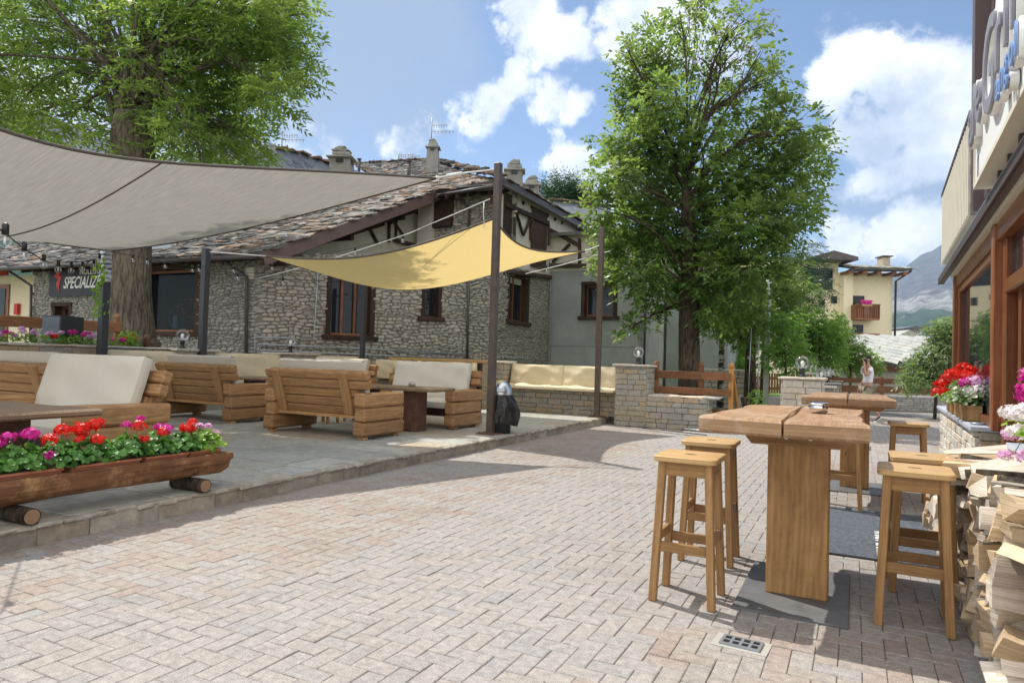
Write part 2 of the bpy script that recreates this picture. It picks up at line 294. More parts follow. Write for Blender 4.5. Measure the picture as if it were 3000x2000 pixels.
ORD = ['first', 'second', 'third', 'fourth', 'fifth', 'sixth', 'seventh', 'eighth', 'ninth', 'tenth', 'eleventh', 'twelfth', 'thirteenth', 'fourteenth', 'fifteenth', 'sixteenth', 'seventeenth', 'eighteenth', 'nineteenth', 'twentieth']
ORD += ['twenty-'+o for o in ORD[:9]]+['thirtieth']+['thirty-'+o for o in ORD[:9]]+['fortieth']+['forty-'+o for o in ORD[:9]]
# ------------------------------------------------------------------ mesh builder
def chamfer_box():
    vs_, idx = [], {}
    for sx in (-1, 1):
        for sy in (-1, 1):
            for sz in (-1, 1):
                for k in range(3):
                    idx[(sx, sy, sz, k)] = len(vs_); vs_.append(((sx, sy, sz), k))
    fs = []
    for k in range(3):
        a, b = [(1, 2), (2, 0), (0, 1)][k]
        for s in (-1, 1):
            q = []
            for (p, r_) in ((-1, -1), (1, -1), (1, 1), (-1, 1)):
                c = [0, 0, 0]; c[k] = s; c[a] = p; c[b] = r_; q.append(idx[(*c, k)])
            fs.append(q if s > 0 else q[::-1])
    for k in range(3):          # edges along axis k
        a, b = [(1, 2), (2, 0), (0, 1)][k]
        for sa in (-1, 1):
            for sb_ in (-1, 1):
                c0 = [0, 0, 0]; c0[a] = sa; c0[b] = sb_; c0[k] = -1; c1 = c0[:]; c1[k] = 1
                q = [idx[(*c0, a)], idx[(*c1, a)], idx[(*c1, b)], idx[(*c0, b)]]
                fs.append(q if sa*sb_ < 0 else q[::-1])
    for sx in (-1, 1):
        for sy in (-1, 1):
            for sz in (-1, 1):
                q = [idx[(sx, sy, sz, k)] for k in range(3)]
                fs.append(q if sx*sy*sz > 0 else q[::-1])
    return vs_, fs
CBV, CBF = chamfer_box()
class MB:
    def __init__(s): s.v = []; s.f = []; s.a = []; s.uv = []; s.sm = []
    def add(s, vs_, fs, Mx=None, v=None, la=0, off=None, smooth=False, uvs=None):
        n0 = len(s.v); v = rnd.random() if v is None else v
        off = off or (rnd.uniform(0, 40), rnd.uniform(0, 40))
        o = [i for i in range(3) if i != la]
        for p in vs_: s.v.append(tuple(Mx @ Vector(p)) if Mx is not None else tuple(p))
        for fi, q in enumerate(fs):
            s.f.append([n0+i for i in q]); s.a.append(v); s.sm.append(smooth)
            if uvs is not None: s.uv += [uvs[i] for i in q]; continue
            p0, p1, p2 = Vector(vs_[q[0]]), Vector(vs_[q[1]]), Vector(vs_[q[2]])
            nn = (p1-p0).cross(p2-p0); k = max(range(3), key=lambda i: abs(nn[i]))
            if k == la: s.uv += [(vs_[i][o[0]]*.5+off[0], vs_[i][o[1]]+off[1]) for i in q]
            else:
                ot = [i for i in o if i != k][0]
                s.uv += [(vs_[i][la]+off[0], vs_[i][ot]+off[1]+k*3) for i in q]
    def box(s, c, sz, ch=.0, Mx=None, rz=0, rot=None, v=None, jit=0, la=None):
        h = [x/2 for x in sz]; ch = min(ch, min(h)*.8)
        la = max(range(3), key=lambda i: sz[i]) if la is None else la
        T = Matrix.Translation(c)
        if rot: T = T @ Matrix.Rotation(rot[2], 4, 'Z') @ Matrix.Rotation(rot[1], 4, 'Y') @ Matrix.Rotation(rot[0], 4, 'X')
        elif rz: T = T @ Matrix.Rotation(rz, 4, 'Z')
        if Mx is not None: T = Mx @ T
        if ch <= 0:
            vs_ = [(sx*h[0], sy*h[1], sz_*h[2]) for sx in (-1, 1) for sy in (-1, 1) for sz_ in (-1, 1)]
            fs = [(0, 1, 3, 2), (4, 6, 7, 5), (0, 4, 5, 1), (2, 3, 7, 6), (0, 2, 6, 4), (1, 5, 7, 3)]
        else:
            vs_ = []
            for (sg, k) in CBV:
                p = [sg[i]*(h[i]-(0 if i == k else ch)) for i in range(3)]
                vs_.append(tuple(p))
            if jit:
                J = {}
                out = []
                for (sg, k), p in zip(CBV, vs_):
                    j = J.setdefault(sg, [rnd.uniform(-jit, jit) for _ in range(3)]); out.append(tuple(a+b for a, b in zip(p, j)))
                vs_ = out
            fs = CBF
        s.add(vs_, fs, T, v, la)
    def bb(s, a, b, **k): s.box([(x+y)/2 for x, y in zip(a, b)], [abs(y-x) for x, y in zip(a, b)], **k)
    def beam(s, p, q, wd, ht, ch=0., upv=(0, 0, 1), v=None, Mx=None, jit=0):     # box from p to q
        p, q = Vector(p), Vector(q); d = (q-p); l = d.length; x = d.normalized(); y = Vector(upv).cross(x)
        if y.length < 1e-4: y = Vector((0, 1, 0)).cross(x)
        y.normalize(); z = x.cross(y); m = Matrix.Identity(4)
        for i in range(3): m[i][0], m[i][1], m[i][2], m[i][3] = x[i], y[i], z[i], (p[i]+q[i])/2
        if Mx is not None: m = Mx @ m
        s.box((0, 0, 0), (l, wd, ht), ch=ch, Mx=m, v=v, la=0, jit=jit)
    def tube(s, pts, rad, n=8, caps=True, v=None, Mx=None, smooth=True):
        pts = [Vector(p) for p in pts]; m = len(pts); rad = rad if isinstance(rad, (list, tuple)) else [rad]*m
        vs_, fs, uv = [], [], []; a = None; ln = 0; ox, oy = rnd.uniform(0, 30), rnd.uniform(0, 30)
        for i, p in enumerate(pts):
            d = (pts[min(i+1, m-1)]-pts[max(i-1, 0)]).normalized()
            if a is None: a = d.orthogonal().normalized()
            a = (a-d*a.dot(d)).normalized(); b = d.cross(a)
            if i: ln += (p-pts[i-1]).length
            for k in range(n):
                t = 2*math.pi*k/n; vs_.append(tuple(p+(a*math.cos(t)+b*math.sin(t))*rad[i])); uv.append((ln+ox, k/n*rad[i]*6+oy))
        for i in range(m-1):
            for k in range(n):
                k2 = (k+1) % n; fs.append((i*n+k, i*n+k2, (i+1)*n+k2, (i+1)*n+k))
        if caps: fs.append(tuple(range(n))[::-1]); fs.append(tuple((m-1)*n+k for k in range(n)))
        s.add(vs_, fs, Mx, v, smooth=smooth, uvs=uv)
    def lathe(s, prof, c=(0, 0, 0), n=16, v=None, Mx=None, smooth=True):
        vs_, fs = [], []
        for r_, z in prof:
            for k in range(n):
                t = 2*math.pi*k/n; vs_.append((c[0]+r_*math.cos(t), c[1]+r_*math.sin(t), c[2]+z))
        for i in range(len(prof)-1):
            for k in range(n):
                k2 = (k+1) % n; fs.append((i*n+k, i*n+k2, (i+1)*n+k2, (i+1)*n+k))
        fs.append(tuple(range(n))[::-1]); fs.append(tuple((len(prof)-1)*n+k for k in range(n)))
        s.add(vs_, fs, Mx, v, la=2, smooth=smooth)
    def ball(s, c, r_, n=12, v=None, Mx=None, sq=1., ns=None):
        ns = ns or n//2+1
        s.lathe([(max(1e-4, r_*math.sin(math.pi*i/ns)), -r_*sq*math.cos(math.pi*i/ns)) for i in range(ns+1)], c, n, v, Mx)
    def prism(s, poly, a0, a1, axis='y', Mx=None, v=None, la=0):    # polygon (list of 2-D) extruded along axis
        n = len(poly)
        def P(p, t): return {'y': (p[0], t, p[1]), 'x': (t, p[0], p[1]), 'z': (p[0], p[1], t)}[axis]
        vs_ = [P(p, a0) for p in poly]+[P(p, a1) for p in poly]
        fs = [tuple(range(n)), tuple(range(n, 2*n))[::-1]]+[(i, i+n, (i+1) % n+n, (i+1) % n) for i in range(n)]
        s.add(vs_, fs, Mx, v, la)
    def quad(s, pts, v=None, la=0): s.add([tuple(p) for p in pts], [tuple(range(len(pts)))], None, v, la)
    def mesh(s, name):
        me = bpy.data.meshes.new(name); me.from_pydata(s.v, [], s.f)
        u = me.uv_layers.new(name='uv'); u.data.foreach_set('uv', [x for p in s.uv for x in p])
        at_ = me.attributes.new('v', 'FLOAT', 'FACE'); at_.data.foreach_set('value', s.a)
        me.polygons.foreach_set('use_smooth', s.sm); me.update(); return me
    def build(s, name, mat, parent=None, local=False):
        me = s.mesh(name); me.materials.append(mat); return link(name, me, parent, local)
def wm(o):
    m = o.matrix_basis
    return wm(o.parent) @ o.matrix_parent_inverse @ m if o.parent else m.copy()
def link(name, data, parent=None, local=False):      # meshes are in world coordinates unless local
    o = bpy.data.objects.new(name, data); COL.objects.link(o)
    if parent is not None:
        o.parent = parent
        if not local: o.matrix_parent_inverse = wm(parent).inverted()
    return o
def tag(o, label=None, cat=None, group=None, kind=None):
    if label: o['label'] = label
    if cat: o['category'] = cat
    if group: o['group'] = group
    if kind: o['kind'] = kind
    return o
def thing(name, label, cat, loc=(0, 0, 0), rz=0, group=None):
    o = bpy.data.objects.new(name, None); COL.objects.link(o); o.location = loc; o.rotation_euler = (0, 0, rz); o.empty_display_size = .1
    return tag(o, label, cat, group)
def cp(root, loc, rz=None, label=None, group=None):
    r_ = root.copy(); COL.objects.link(r_); r_.location = loc
    if rz is not None: r_.rotation_euler = (0, 0, rz)
    if label: r_['label'] = label
    if group: r_['group'] = group
    for c in root.children:
        k = c.copy(); COL.objects.link(k); k.parent = r_
        for d in c.children:
            e = d.copy(); COL.objects.link(e); e.parent = k
    return r_
def one(mb, name, mat, label, cat, group=None, kind=None): return tag(mb.build(name, mat), label, cat, group, kind)
def struct(mb, name, mat): return tag(mb.build(name, mat), kind='structure')

# polygon-soup mesh from numpy quads (n,4,3)
def soup(name, Q, A, mat, parent=None, k=4):
    n = len(Q); me = bpy.data.meshes.new(name); me.vertices.add(n*k); me.vertices.foreach_set('co', np.asarray(Q, dtype=np.float32).ravel())
    me.loops.add(n*k); me.loops.foreach_set('vertex_index', np.arange(n*k, dtype=np.int32)); me.polygons.add(n)
    me.polygons.foreach_set('loop_start', np.arange(n, dtype=np.int32)*k)
    me.update(calc_edges=True); a = me.attributes.new('v', 'FLOAT', 'FACE'); a.data.foreach_set('value', np.asarray(A, dtype=np.float32)); me.materials.append(mat)
    return link(name, me, parent)
def nrm(a): return a/np.maximum(np.linalg.norm(a, axis=-1, keepdims=True), 1e-6)
def sprays(C, D, nl, ll, lw, spread=.9, curl=.5, rs=nrs):   # C centres, D axis dirs; returns quads and values
    n = len(C); D = nrm(D); up_ = np.tile(np.array([0, 0, 1.]), (n, 1))+rs.normal(0, .35, (n, 3)); S = nrm(np.cross(D, up_)); U = nrm(np.cross(S, D))
    Qs, As = [], []; base = .45*rs.rand(n)+.55*np.clip(.5+.5*np.sin(C[:, 0]*2.3+C[:, 2]*1.7)*np.cos(C[:, 1]*2.1-C[:, 2]*2.6)+rs.normal(0, .15, n), 0, 1); al = ll*nl*.32
    for j in range(nl):
        t = (j//2+.5)/max(1, (nl+1)//2); sgn = -1 if j % 2 else 1
        P = C+D*(al*t)-np.array([0, 0, 1.])*(curl*al*t*t*.5)
        if j == nl-1: dr = D
        else: dr = nrm(D*.6+S*sgn*spread+rs.normal(0, .25, (n, 3)))
        nn = nrm(U+rs.normal(0, .45, (n, 3))); W = nrm(np.cross(dr, nn)); l = (ll*(.75+.5*rs.rand(n)))[:, None]; wd = (lw*(.75+.5*rs.rand(n)))[:, None]
        dz = np.array([0, 0, -1.])*l*.15
        Qs.append(np.stack([P, P+dr*l*.42+W*wd*.5, P+dr*l+dz, P+dr*l*.42-W*wd*.5], 1)); As.append(np.clip(base*.8+.2*rs.rand(n), 0, 1))
    return np.concatenate(Qs), np.concatenate(As)
def inball(n, c, r_, shell=.35, rs=nrs):
    d = nrm(rs.normal(0, 1, (n, 3))); q = rs.rand(n)**(shell); r_ = np.array(r_ if hasattr(r_, '__len__') else (r_, r_, r_)); return np.array(c)+d*q[:, None]*r_, d

# ================================================================== GROUND
DK = .15                       # terrace height
KX = -4.95                     # terrace edge (x)
mb = MB()
mb.quad([(-400, -60, -.05), (500, -60, -.05), (500, 900, -.05), (-400, 900, -.05)]); struct(mb, 'ground', plain('far ground', (.16, .17, .10), .95, var=.3, vscale=.2))
mb = MB(); mb.quad([(KX-.2, -3, -.012), (12, -3, -.012), (12, 30, -.012), (KX-.2, 30, -.012)]); struct(mb, 'paving_bed', M['joint'])
# herringbone pavers, each with its own tilt and height
def pavers():
    Q, A = [], []
    U = .1
    rs = np.random.RandomState(3)
    def brick(x0, y0, x1, y1):
        cx, cy = (x0+x1)/2, (y0+y1)/2
        g = .0012; e = .004; h = rs.normal(0, .0012); tx, ty = rs.normal(0, .006, 2)
        X = [x0+g, x1-g]; Y = [y0+g, y1-g]
        def z(x, y): return h+(x-cx)*tx+(y-cy)*ty
        o = [(X[0], Y[0]), (X[1], Y[0]), (X[1], Y[1]), (X[0], Y[1])]; i = [(X[0]+e, Y[0]+e), (X[1]-e, Y[0]+e), (X[1]-e, Y[1]-e), (X[0]+e, Y[1]-e)]
        j = rs.normal(0, .0008, (4, 2)); i = [(a+p, b+q) for (a, b), (p, q) in zip(i, j)]
        O = [(a, b, z(a, b)-.004) for a, b in o]; I = [(a, b, z(a, b)) for a, b in i]; B = [(a, b, -.03) for a, b in o]
        # redder stones towards the kerb and on the right of the seam
        v = .30+.70*rs.rand()
        rd = math.sin(cx*1.1+1.3*math.sin(cy*.7))+math.sin(cy*.9+cx*.5)+1.2*(cx < -3)+.8*(cx > -.9)
        if rd > .9 and rs.rand() < .35+.2*rd: v = .30*rs.rand()+.05
        Q.append(I); A.append(v)
        for k in range(4):
            k2 = (k+1) % 4; Q.append([O[k], O[k2], I[k2], I[k]]); A.append(v)
            Q.append([B[k], B[k2], O[k2], O[k]]); A.append(v)
    done = set()
    xmin, xmax, ymin, ymax = KX+.0, 3.6, 1.0, 24.
    nx = int((xmax-xmin)/U)+4; ny = int((ymax-ymin)/U)+4
    for i in range(-2, nx):
        for j in range(-2, ny):
            x, y = xmin+i*U, ymin+j*U
            if y > 9 and x > 2.2: continue
            if x > 1.3 and y < 9: continue
            seam = -1.55+.10*(y-2.4)
            r_ = (i-j) % 4
            if x < seam or y > 7.5:
                if r_ == 0 : brick(x, y, x+2*U, y+U); done |= {(i, j), (i+1, j)}
                elif r_ == 3: brick(x, y, x+U, y+2*U); done |= {(i, j), (i, j+1)}
            else:
                r_ = (i-j) % 4
                if r_ == 0: brick(x, y, x+2*U, y+U); done |= {(i, j), (i+1, j)}
                elif r_ == 3: brick(x, y, x+U, y+2*U); done |= {(i, j), (i, j+1)}
    for i in range(-1, nx-1):
        for j in range(-1, ny-1):
            x, y = xmin+i*U, ymin+j*U
            if (i, j) not in done and not (y > 9 and x > 2.2) and not (x > 1.3 and y < 9): brick(x, y, x+U, y+U)
    return Q, A
Q, A = pavers()
tag(soup('pavement', Q, A, M['paver']), kind='structure')
mb = MB(); mb.quad([(KX, 24, .001), (6, 24, .001), (6, 26, .001), (KX, 26, .001)]); struct(mb, 'road', plain('asphalt', (.2, .19, .18), .9, var=.1))
mb = MB(); mb.quad([(-60, 14.6, .0), (-1.0, 14.6, .0), (-1.0, 60, .0), (-60, 60, .0)]); struct(mb, 'lawn', M['grass'])

# terrace: irregular slate flags
mb = MB(); mb.bb((-16, -3, -.04), (KX-.12, 15, DK-.018)); struct(mb, 'terrace_bed', M['slatejoint'])
mb = MB(); y = .6
rr = random.Random(5)
while y < 15:
    h = rr.choice([.45, .58, .72, .8, .62]); x = -12.3+rr.uniform(-.5, 0)
    while x < KX-.05:
        l = rr.uniform(.8, 1.7); x1 = min(x+l, KX-.03 if x+l > KX-.45 else 99)
        if x1 > KX-.45: x1 = KX-.02-rr.uniform(0, .02)
        g = .015; v = rr.random()
        if rr.random() < .6: v = rr.choice([.1, .3, .45, .2, .5, 1.])*1.0
        ya, yb = y+g, y+h-g
        sub = [(ya, yb)] if rr.random() < .75 else [(ya, (ya+yb)/2-g), ((ya+yb)/2+g, yb)]
        for (a, b) in sub:
            mb.box(((x+x1)/2, (a+b)/2, DK-.03+rr.uniform(-.002, .002)), (x1-x-2*g, b-a, .06), ch=.006, v=min(1, max(0, v+rr.uniform(-.07, .07))), jit=.004, la=0)
        x = x1
        if x1 >= KX-.05: break
    y += h
struct(mb, 'terrace_paving', M['slate'])
# kerb blocks with ragged lip
mb = MB(); y = -.5
while y < 15.0:
    l = rr.uniform(.28, .62)
    mb.box((KX-.07+rr.uniform(-.005, .005), y+l/2, .047), (.17, l-.003, .15), ch=.008, jit=.006, la=1, v=rr.random())
    k = 0
    while k < l:
        d = rr.uniform(.08, .2); mb.box((KX-.06+rr.uniform(-.012, .02), y+k+d/2, DK-.02), (.18, d+.01, .035), ch=.01, jit=.008, la=1, v=.55+.3*rr.random()); k += d
    y += l
struct(mb, 'kerb', M['kerb'])

# ================================================================== masonry helper
def frame(o, u):       # local x along wall, y into wall (outward is -y), z up
    u = Vector((u[0], u[1], 0)).normalized(); y = Vector((0, 0, 1)).cross(u); m = Matrix.Identity(4)
    for i in range(3): m[i][0], m[i][1], m[i][2], m[i][3] = u[i], y[i], (0, 0, 1)[i], o[i]
    return m
def courses(mb, F, W, H, rh=(.09, .14), rl=(.18, .45), dep=.04, gap=.008, holes=(), jit=.004, ch=.008, z0=0., rough=.0, top=None, x0=0.):
    z = z0
    while z < H-.02:
        h = rnd.uniform(*rh); h = min(h, H-z)
        if H-z-h < rh[0]*.5: h = H-z
        x = x0
        while x < W-.01:
            l = rnd.uniform(*rl)
            if W-x-l < rl[0]*.6: l = W-x
            a, b, c, d = x, x+l, z, z+h
            x += l
            mx, mz = (a+b)/2, (c+d)/2
            if top and mz > top(mx): continue
            skip = False
            for (ha, hb, hc, hd) in holes:
                if a < hb and b > ha and c < hd and d > hc:
                    if ha <= mx <= hb and hc <= mz <= hd: skip = True; break
                    if mx < ha: b = min(b, ha) if c+.01 < hd and d-.01 > hc else b
                    elif mx > hb: a = max(a, hb) if c+.01 < hd and d-.01 > hc else a
                    elif mz < hc: d = min(d, hc)
                    else: c = max(c, hd)
            if skip or b-a < .02 or d-c < .015: continue
            dd = dep+rnd.uniform(-rough, rough)
            mb.box(((a+b)/2, -dd/2+.01, (c+d)/2), (b-a-gap, dd+.02, d-c-gap), ch=ch, jit=jit, Mx=F, la=0, rot=(rnd.uniform(-1, 1)*rough*1.2, rnd.uniform(-1, 1)*rough*.9, rnd.uniform(-1, 1)*rough*1.5) if rough else None)
        z += h
def rubble(mb, F, W, H, holes=(), top=None, sc_=1., x0=0., z0=0.):       # irregular rounded stones in warped courses
    ph = [rnd.uniform(0, 6) for _ in range(6)]
    def wz(x, z): return z+.05*math.sin(x*1.7+ph[0]+z)+.035*math.sin(x*3.9+ph[1]+z*2)+.02*math.sin(x*8+ph[2])
    z = z0-.1; row = 0
    while z < H:
        h = rnd.uniform(.055, .15)*sc_; x = x0+rnd.uniform(-.2, 0)
        while x < W:
            l = rnd.uniform(.12, .42)*sc_*(1 if h > .08 else .9); hh = h*rnd.uniform(.85, 1.12)
            cx = x+l/2; cz = wz(cx, z+h/2); x += l
            if cx < x0 or cx > W or cz > H+.03 or cz < z0-.05 or (top and cz > top(cx)): continue
            if any(ha-.02 < cx < hb+.02 and hc-.02 < cz < hd+.02 for ha, hb, hc, hd in holes): continue
            for ha, hb, hc, hd in holes:
                if hc < cz < hd:
                    if cx < ha < cx+l/2: l2 = (ha-(cx-l/2)); cx = cx-l/2+l2/2; l = l2
                    elif cx-l/2 < hb < cx: l2 = cx+l/2-hb; cx = hb+l2/2; l = l2
            if l < .04: continue
            n = 7; a0 = rnd.uniform(0, 6); tilt = math.cos(cx*1.7+ph[0]+z)*.085+rnd.uniform(-.12, .12)
            base, front = [], []; dpt = rnd.uniform(.025, .06)
            for k in range(n):
                t = 2*math.pi*(k+rnd.uniform(-.25, .25))/n+a0; ex = abs(math.cos(t))**.6*math.copysign(1, math.cos(t)); ez = abs(math.sin(t))**.6*math.copysign(1, math.sin(t))
                px, pz = ex*l*.49, ez*hh*.49; qx, qz = px*math.cos(tilt)-pz*math.sin(tilt), px*math.sin(tilt)+pz*math.cos(tilt)
                base.append((cx+qx, .02, cz+qz)); s_ = rnd.uniform(.72, .9); front.append((cx+qx*s_, -dpt*rnd.uniform(.55, 1), cz+qz*s_))
            vs_ = base+front+[(cx+rnd.uniform(-.2, .2)*l, -dpt*1.15, cz+rnd.uniform(-.1, .2)*hh)]
            # winding: seen from -y; sort by angle is ccw in (x,z) as seen from -y
            fs = [(k, (k+1) % n, (k+1) % n+n, k+n) for k in range(n)]+[(k+n, (k+1) % n+n, 2*n) for k in range(n)]
            mb.add(vs_, fs, F, rnd.random(), 0)
        z += h*.93; row += 1
def wallbox(mb, F, W, H, th=.3, holes=(), z0=0., top=None):     # solid wall behind the stones, cut into boxes round the holes
    xs = sorted({0, W, *[h[0] for h in holes], *[h[1] for h in holes]})
    for a, b in zip(xs, xs[1:]):
        mid = (a+b)/2; hs_ = sorted([h for h in holes if h[0] < mid < h[1]], key=lambda h: h[2]); z = z0
        ta, tb_ = (top(a), top(b)) if top else (H, H)
        for h in hs_:
            mb.prism([(a, z), (b, z), (b, h[2]), (a, h[2])], 0, th, 'y', F); z = h[3]
        mb.prism([(a, z), (b, z), (b, tb_), (a, ta)], 0, th, 'y', F)

# ================================================================== low terrace walls, pillars, globe lamps
def pillar(label, x0, y0, x1, y1, h, mat='ashlar', group='stone pillars carrying globe lamps'):
    t = thing('stone_pillar', label, 'stone pillar', ((x0+x1)/2, (y0+y1)/2, 0), group=group)
    m = MB(); m.bb((x0+.03, y0+.03, 0), (x1-.03, y1-.03, h-.04)); c = m.build('mortar_core', M['mortar'], t)
    s = MB()
    for (o, u, W) in (((x0+.03, y0+.03), (1, 0), x1-x0-.06), ((x1-.03, y0+.03), (0, 1), y1-y0-.06), ((x0+.03, y1-.03), (0, -1), y1-y0-.06)):
        courses(s, frame((*o, 0), u), W, h-.045, dep=.028, rl=(.16, .42))
    s.build('stonework', M[mat], t)
    k = MB(); k.box(((x0+x1)/2, (y0+y1)/2, h-.015), (x1-x0+.09, y1-y0+.09, .05), ch=.012, jit=.01); k.build('capstone', M['whitestone'], t); return t
_lamp = None
def lamp(loc, label, s=1.):
    global _lamp
    if _lamp is None:
        t = thing('globe_lamp', label, 'lamp', loc, group='globe lamps on stone pillars')
        m = MB(); m.lathe([(.07, 0), (.07, .02), (.045, .035), (.042, .12), (.055, .13), (.055, .16), (.03, .165)]); m.build('lamp_base', M['black'], t, True)
        m = MB(); m.ball((0, 0, .27), .132, 24, ns=16); m.build('glass_globe', M['globe'], t, True)
        m = MB(); m.lathe([(.018, .165), (.02, .2), (.036, .25), (.034, .28), (.012, .30), (.001, .303)]); m.build('bulb', M['bulbwhite'], t, True)
        _lamp = t; return t
    return cp(_lamp, loc, label=label)
# right pillar at the wall's end, low wall, bench wall along y=14.6
pillar('square stone pillar between the cream wall bench and the wooden rail', -4.72, 14.45, -3.98, 15.1, 1.33)
lamp((-4.28, 14.75, 1.34), 'clear globe lamp on the pillar beside the cream wall bench')
t = thing('stone_wall', 'low stone wall with a white coping right of the brown post', 'wall', (-3.4, 14.5, 0))
m = MB(); m.bb((-3.98, 14.53, 0), (-2.72, 14.93, .66)); m.build('mortar_core', M['mortar'], t)
s = MB(); courses(s, frame((-4.72, 14.5, 0), (1, 0)), 2.0, .66, dep=.03); courses(s, frame((-2.72, 14.5, 0), (0, 1)), .42, .66, dep=.03, rl=(.12, .22)); s.build('stonework', M['ashlar'], t)
s = MB(); x = -3.98
while x < -2.7:
    l = rnd.uniform(.3, .5); s.box((x+l/2, 14.73, .685), (l, .5, .045), ch=.01, jit=.012, la=0); x += l
s.build('coping', M['whitestone'], t)
# wall bench with stone front
t = thing('stone_bench', 'long stone bench built against the back wall of the terrace', 'stone bench', (-6.2, 14.8, DK))
m = MB(); m.bb((-12.6, 14.93, 0), (-4.7, 15.2, 1.2)); m.bb((-7.45, 14.73, DK), (-4.72, 14.93, .68)); m.build('mortar_core', M['mortar'], t)
s = MB(); courses(s, frame((-7.45, 14.72, DK), (1, 0)), 2.75, .53, dep=.03); courses(s, frame((-12.1, 14.93, DK), (1, 0)), 7.4, 1.05, dep=.03); s.build('stonework', M['ashlar'], t)
pillar('square stone pillar left of the long cream wall bench', -8.1, 14.5, -7.5, 15.1, 1.31)
# left wall x=-12.2 with piers
t = thing('stone_wall', 'long stone terrace wall below the flower bed on the left', 'wall', (-12.3, 8, 0))
m = MB(); m.bb((-12.9, 3.0, 0), (-12.25, 9.1, 1.36)); m.bb((-12.6, 9.1, 0), (-12.25, 15.2, 1.22)); m.build('mortar_core', M['mortar'], t)
s = MB(); courses(s, frame((-12.25, 3.0, DK), (0, 1)), 6.1, 1.2, dep=.03, rh=(.1, .16), rl=(.25, .6)); courses(s, frame((-12.25, 9.1, DK), (0, 1)), 6.0, 1.08, dep=.03); s.build('stonework', M['ashlar'], t)
s = MB(); y = 3.
while y < 9.1:
    l = rnd.uniform(.4, .8); s.box((-12.32, y+l/2, 1.375), (.28, l, .035), ch=.008, jit=.008, la=1); y += l
s.build('coping', M['whitestone'], t)
m = MB(); m.bb((-12.85, 3.1, 1.30), (-12.45, 9.0, 1.40)); m.build('soil_bed', M['soil'], t)
pillar('wide stone pillar behind the cushions, next to the old tree trunk', -12.65, 9.15, -12.05, 10.1, 1.38)
lamp((-12.3, 9.45, 1.39), 'clear globe lamp on the pillar next to the old tree trunk')
pillar('stone pillar in front of the grey wall pipes', -12.6, 11.9, -12.0, 13.1, 1.36)
lamp((-12.25, 12.4, 1.37), 'clear globe lamp in front of the wall pipes and stone house')
lamp((-12.2, 15.0, 1.31), 'clear globe lamp half hidden behind the dark post under the yellow sail')
# right row along the street
pillar('large pale stone pillar at the garden opening behind the front bar table', -1.22, 13.5, -.5, 14.2, 1.19, 'whitestone')
lamp((-.87, 13.8, 1.20), 'large globe lamp on the nearest pillar of the street row')
ys = [17.0, 21.5, 26.5, 31., 35.]
nm = ['second', 'third', 'fourth', 'fifth', 'last']
for i, y in enumerate(ys):
    pillar('low stone pillar, %s along the row beside the street' % nm[i], -.95, y-.35, -.4, y+.35, .98)
    lamp((-.68, y, .99), 'globe lamp, %s away in the receding row by the street' % nm[i])

# wooden rail fence (front) behind the low wall
t = thing('rail_fence', 'reddish wooden rail fence standing behind the low stone wall', 'fence', (-3.3, 15.05, 0))
for (x, lt) in ((-3.96, 0), (-2.98, 0)):
    m = MB(); m.box((x, 15.12, .66), (.1, .1, 1.32), ch=.008); m.lathe([(.05, 1.32), (.065, 1.35), (.065, 1.39), (.045, 1.43), (.001, 1.44)], (x, 15.12, 0), 8, smooth=False); m.build('post', M['fencew'], t)
m = MB(); m.box((-2.35, 15.12, .66), (.09, .1, 1.3), ch=.008); m.lathe([(.045, 1.3), (.065, 1.33), (.06, 1.39), (.001, 1.44)], (-2.35, 15.12, 0), 8, smooth=False); m.build('post', M['fencelight'], t)
m = MB(); m.beam((-2.33, 15.2, 1.2), (-2.2, 15.45, .0), .07, .05, ch=.006); m.build('brace', M['fencelight'], t)
for z, h in ((1.14, .17), (.80, .15)):
    m = MB(); m.box((-3.4, 15.04, z), (1.5, .045, h), ch=.006); m.box((-2.65, 15.035, z-.005), (.62, .04, h*.95), ch=.006); m.build('rail', M['fencew'], t)
m = MB(); m.box((-2.6, 15.04, .36), (.5, .04, .15), ch=.006); m.build('rail', M['fencew'], t)
# pipe lying along the wall foot
m = MB(); m.tube([(-3.2, 14.33, .03), (-2.2, 14.2, .03)], .022); m.tube([(-2.75, 14.275, .03), (-2.6, 14.255, .03)], .032); one(m, 'metal_tube', M['galv'], 'grey metal tube lying at the foot of the low stone wall', 'tube')
m = MB(); m.tube([(-4.4, 14.28, .012), (-3.4, 13.95, .012), (-2.55, 13.62, .012)], .009, 6); one(m, 'cable_line', M['cable'], 'thin dark cable lying on the paving by the low stone wall', 'cable')

# ================================================================== STEEL POSTS AND SAILS
PH = []
def post(label, x, y, h, base=DK, mat='steel', lean=(0, 0), sz=.11):
    t = thing('steel_post', label, 'post', (x, y, base), group='steel posts holding the shade sails')
    m = MB(); m.beam((x, y, base+.01), (x+lean[0], y+lean[1], base+h), sz, sz, ch=.006, upv=(0, 1, 0)); m.build('shaft', M[mat], t)
    m = MB(); m.box((x, y, base+.008), (.34, .34, .014), ch=.003)
    for a, b in ((-1, -1), (1, -1), (1, 1), (-1, 1)): m.lathe([(.012, .015), (.012, .03), (.006, .034)], (x+a*.13, y+b*.13, base), 6)
    m.build('base_plate', M['rust'], t); return t
post('tall brown steel post at the terrace edge beside the litter bin', -5.27, 9.79, 4.42)
post('brown steel post at the far corner of the terrace in front of the wall bench', -5.07, 14.35, 4.2)
post('dark grey steel post wrapped with silver tape at its top', -12.0, 7.60, 3.3-.15, mat='anth', sz=.13)
post('dark grey steel post left of the gutter pipe under the sail corner', -12.0, 9.69, 3.46-.15, mat='anth', sz=.13)
post('dark slim steel post behind the dark table, under the yellow sail', -12.0, 15.0-.2, 3.36-.15, mat='anth')
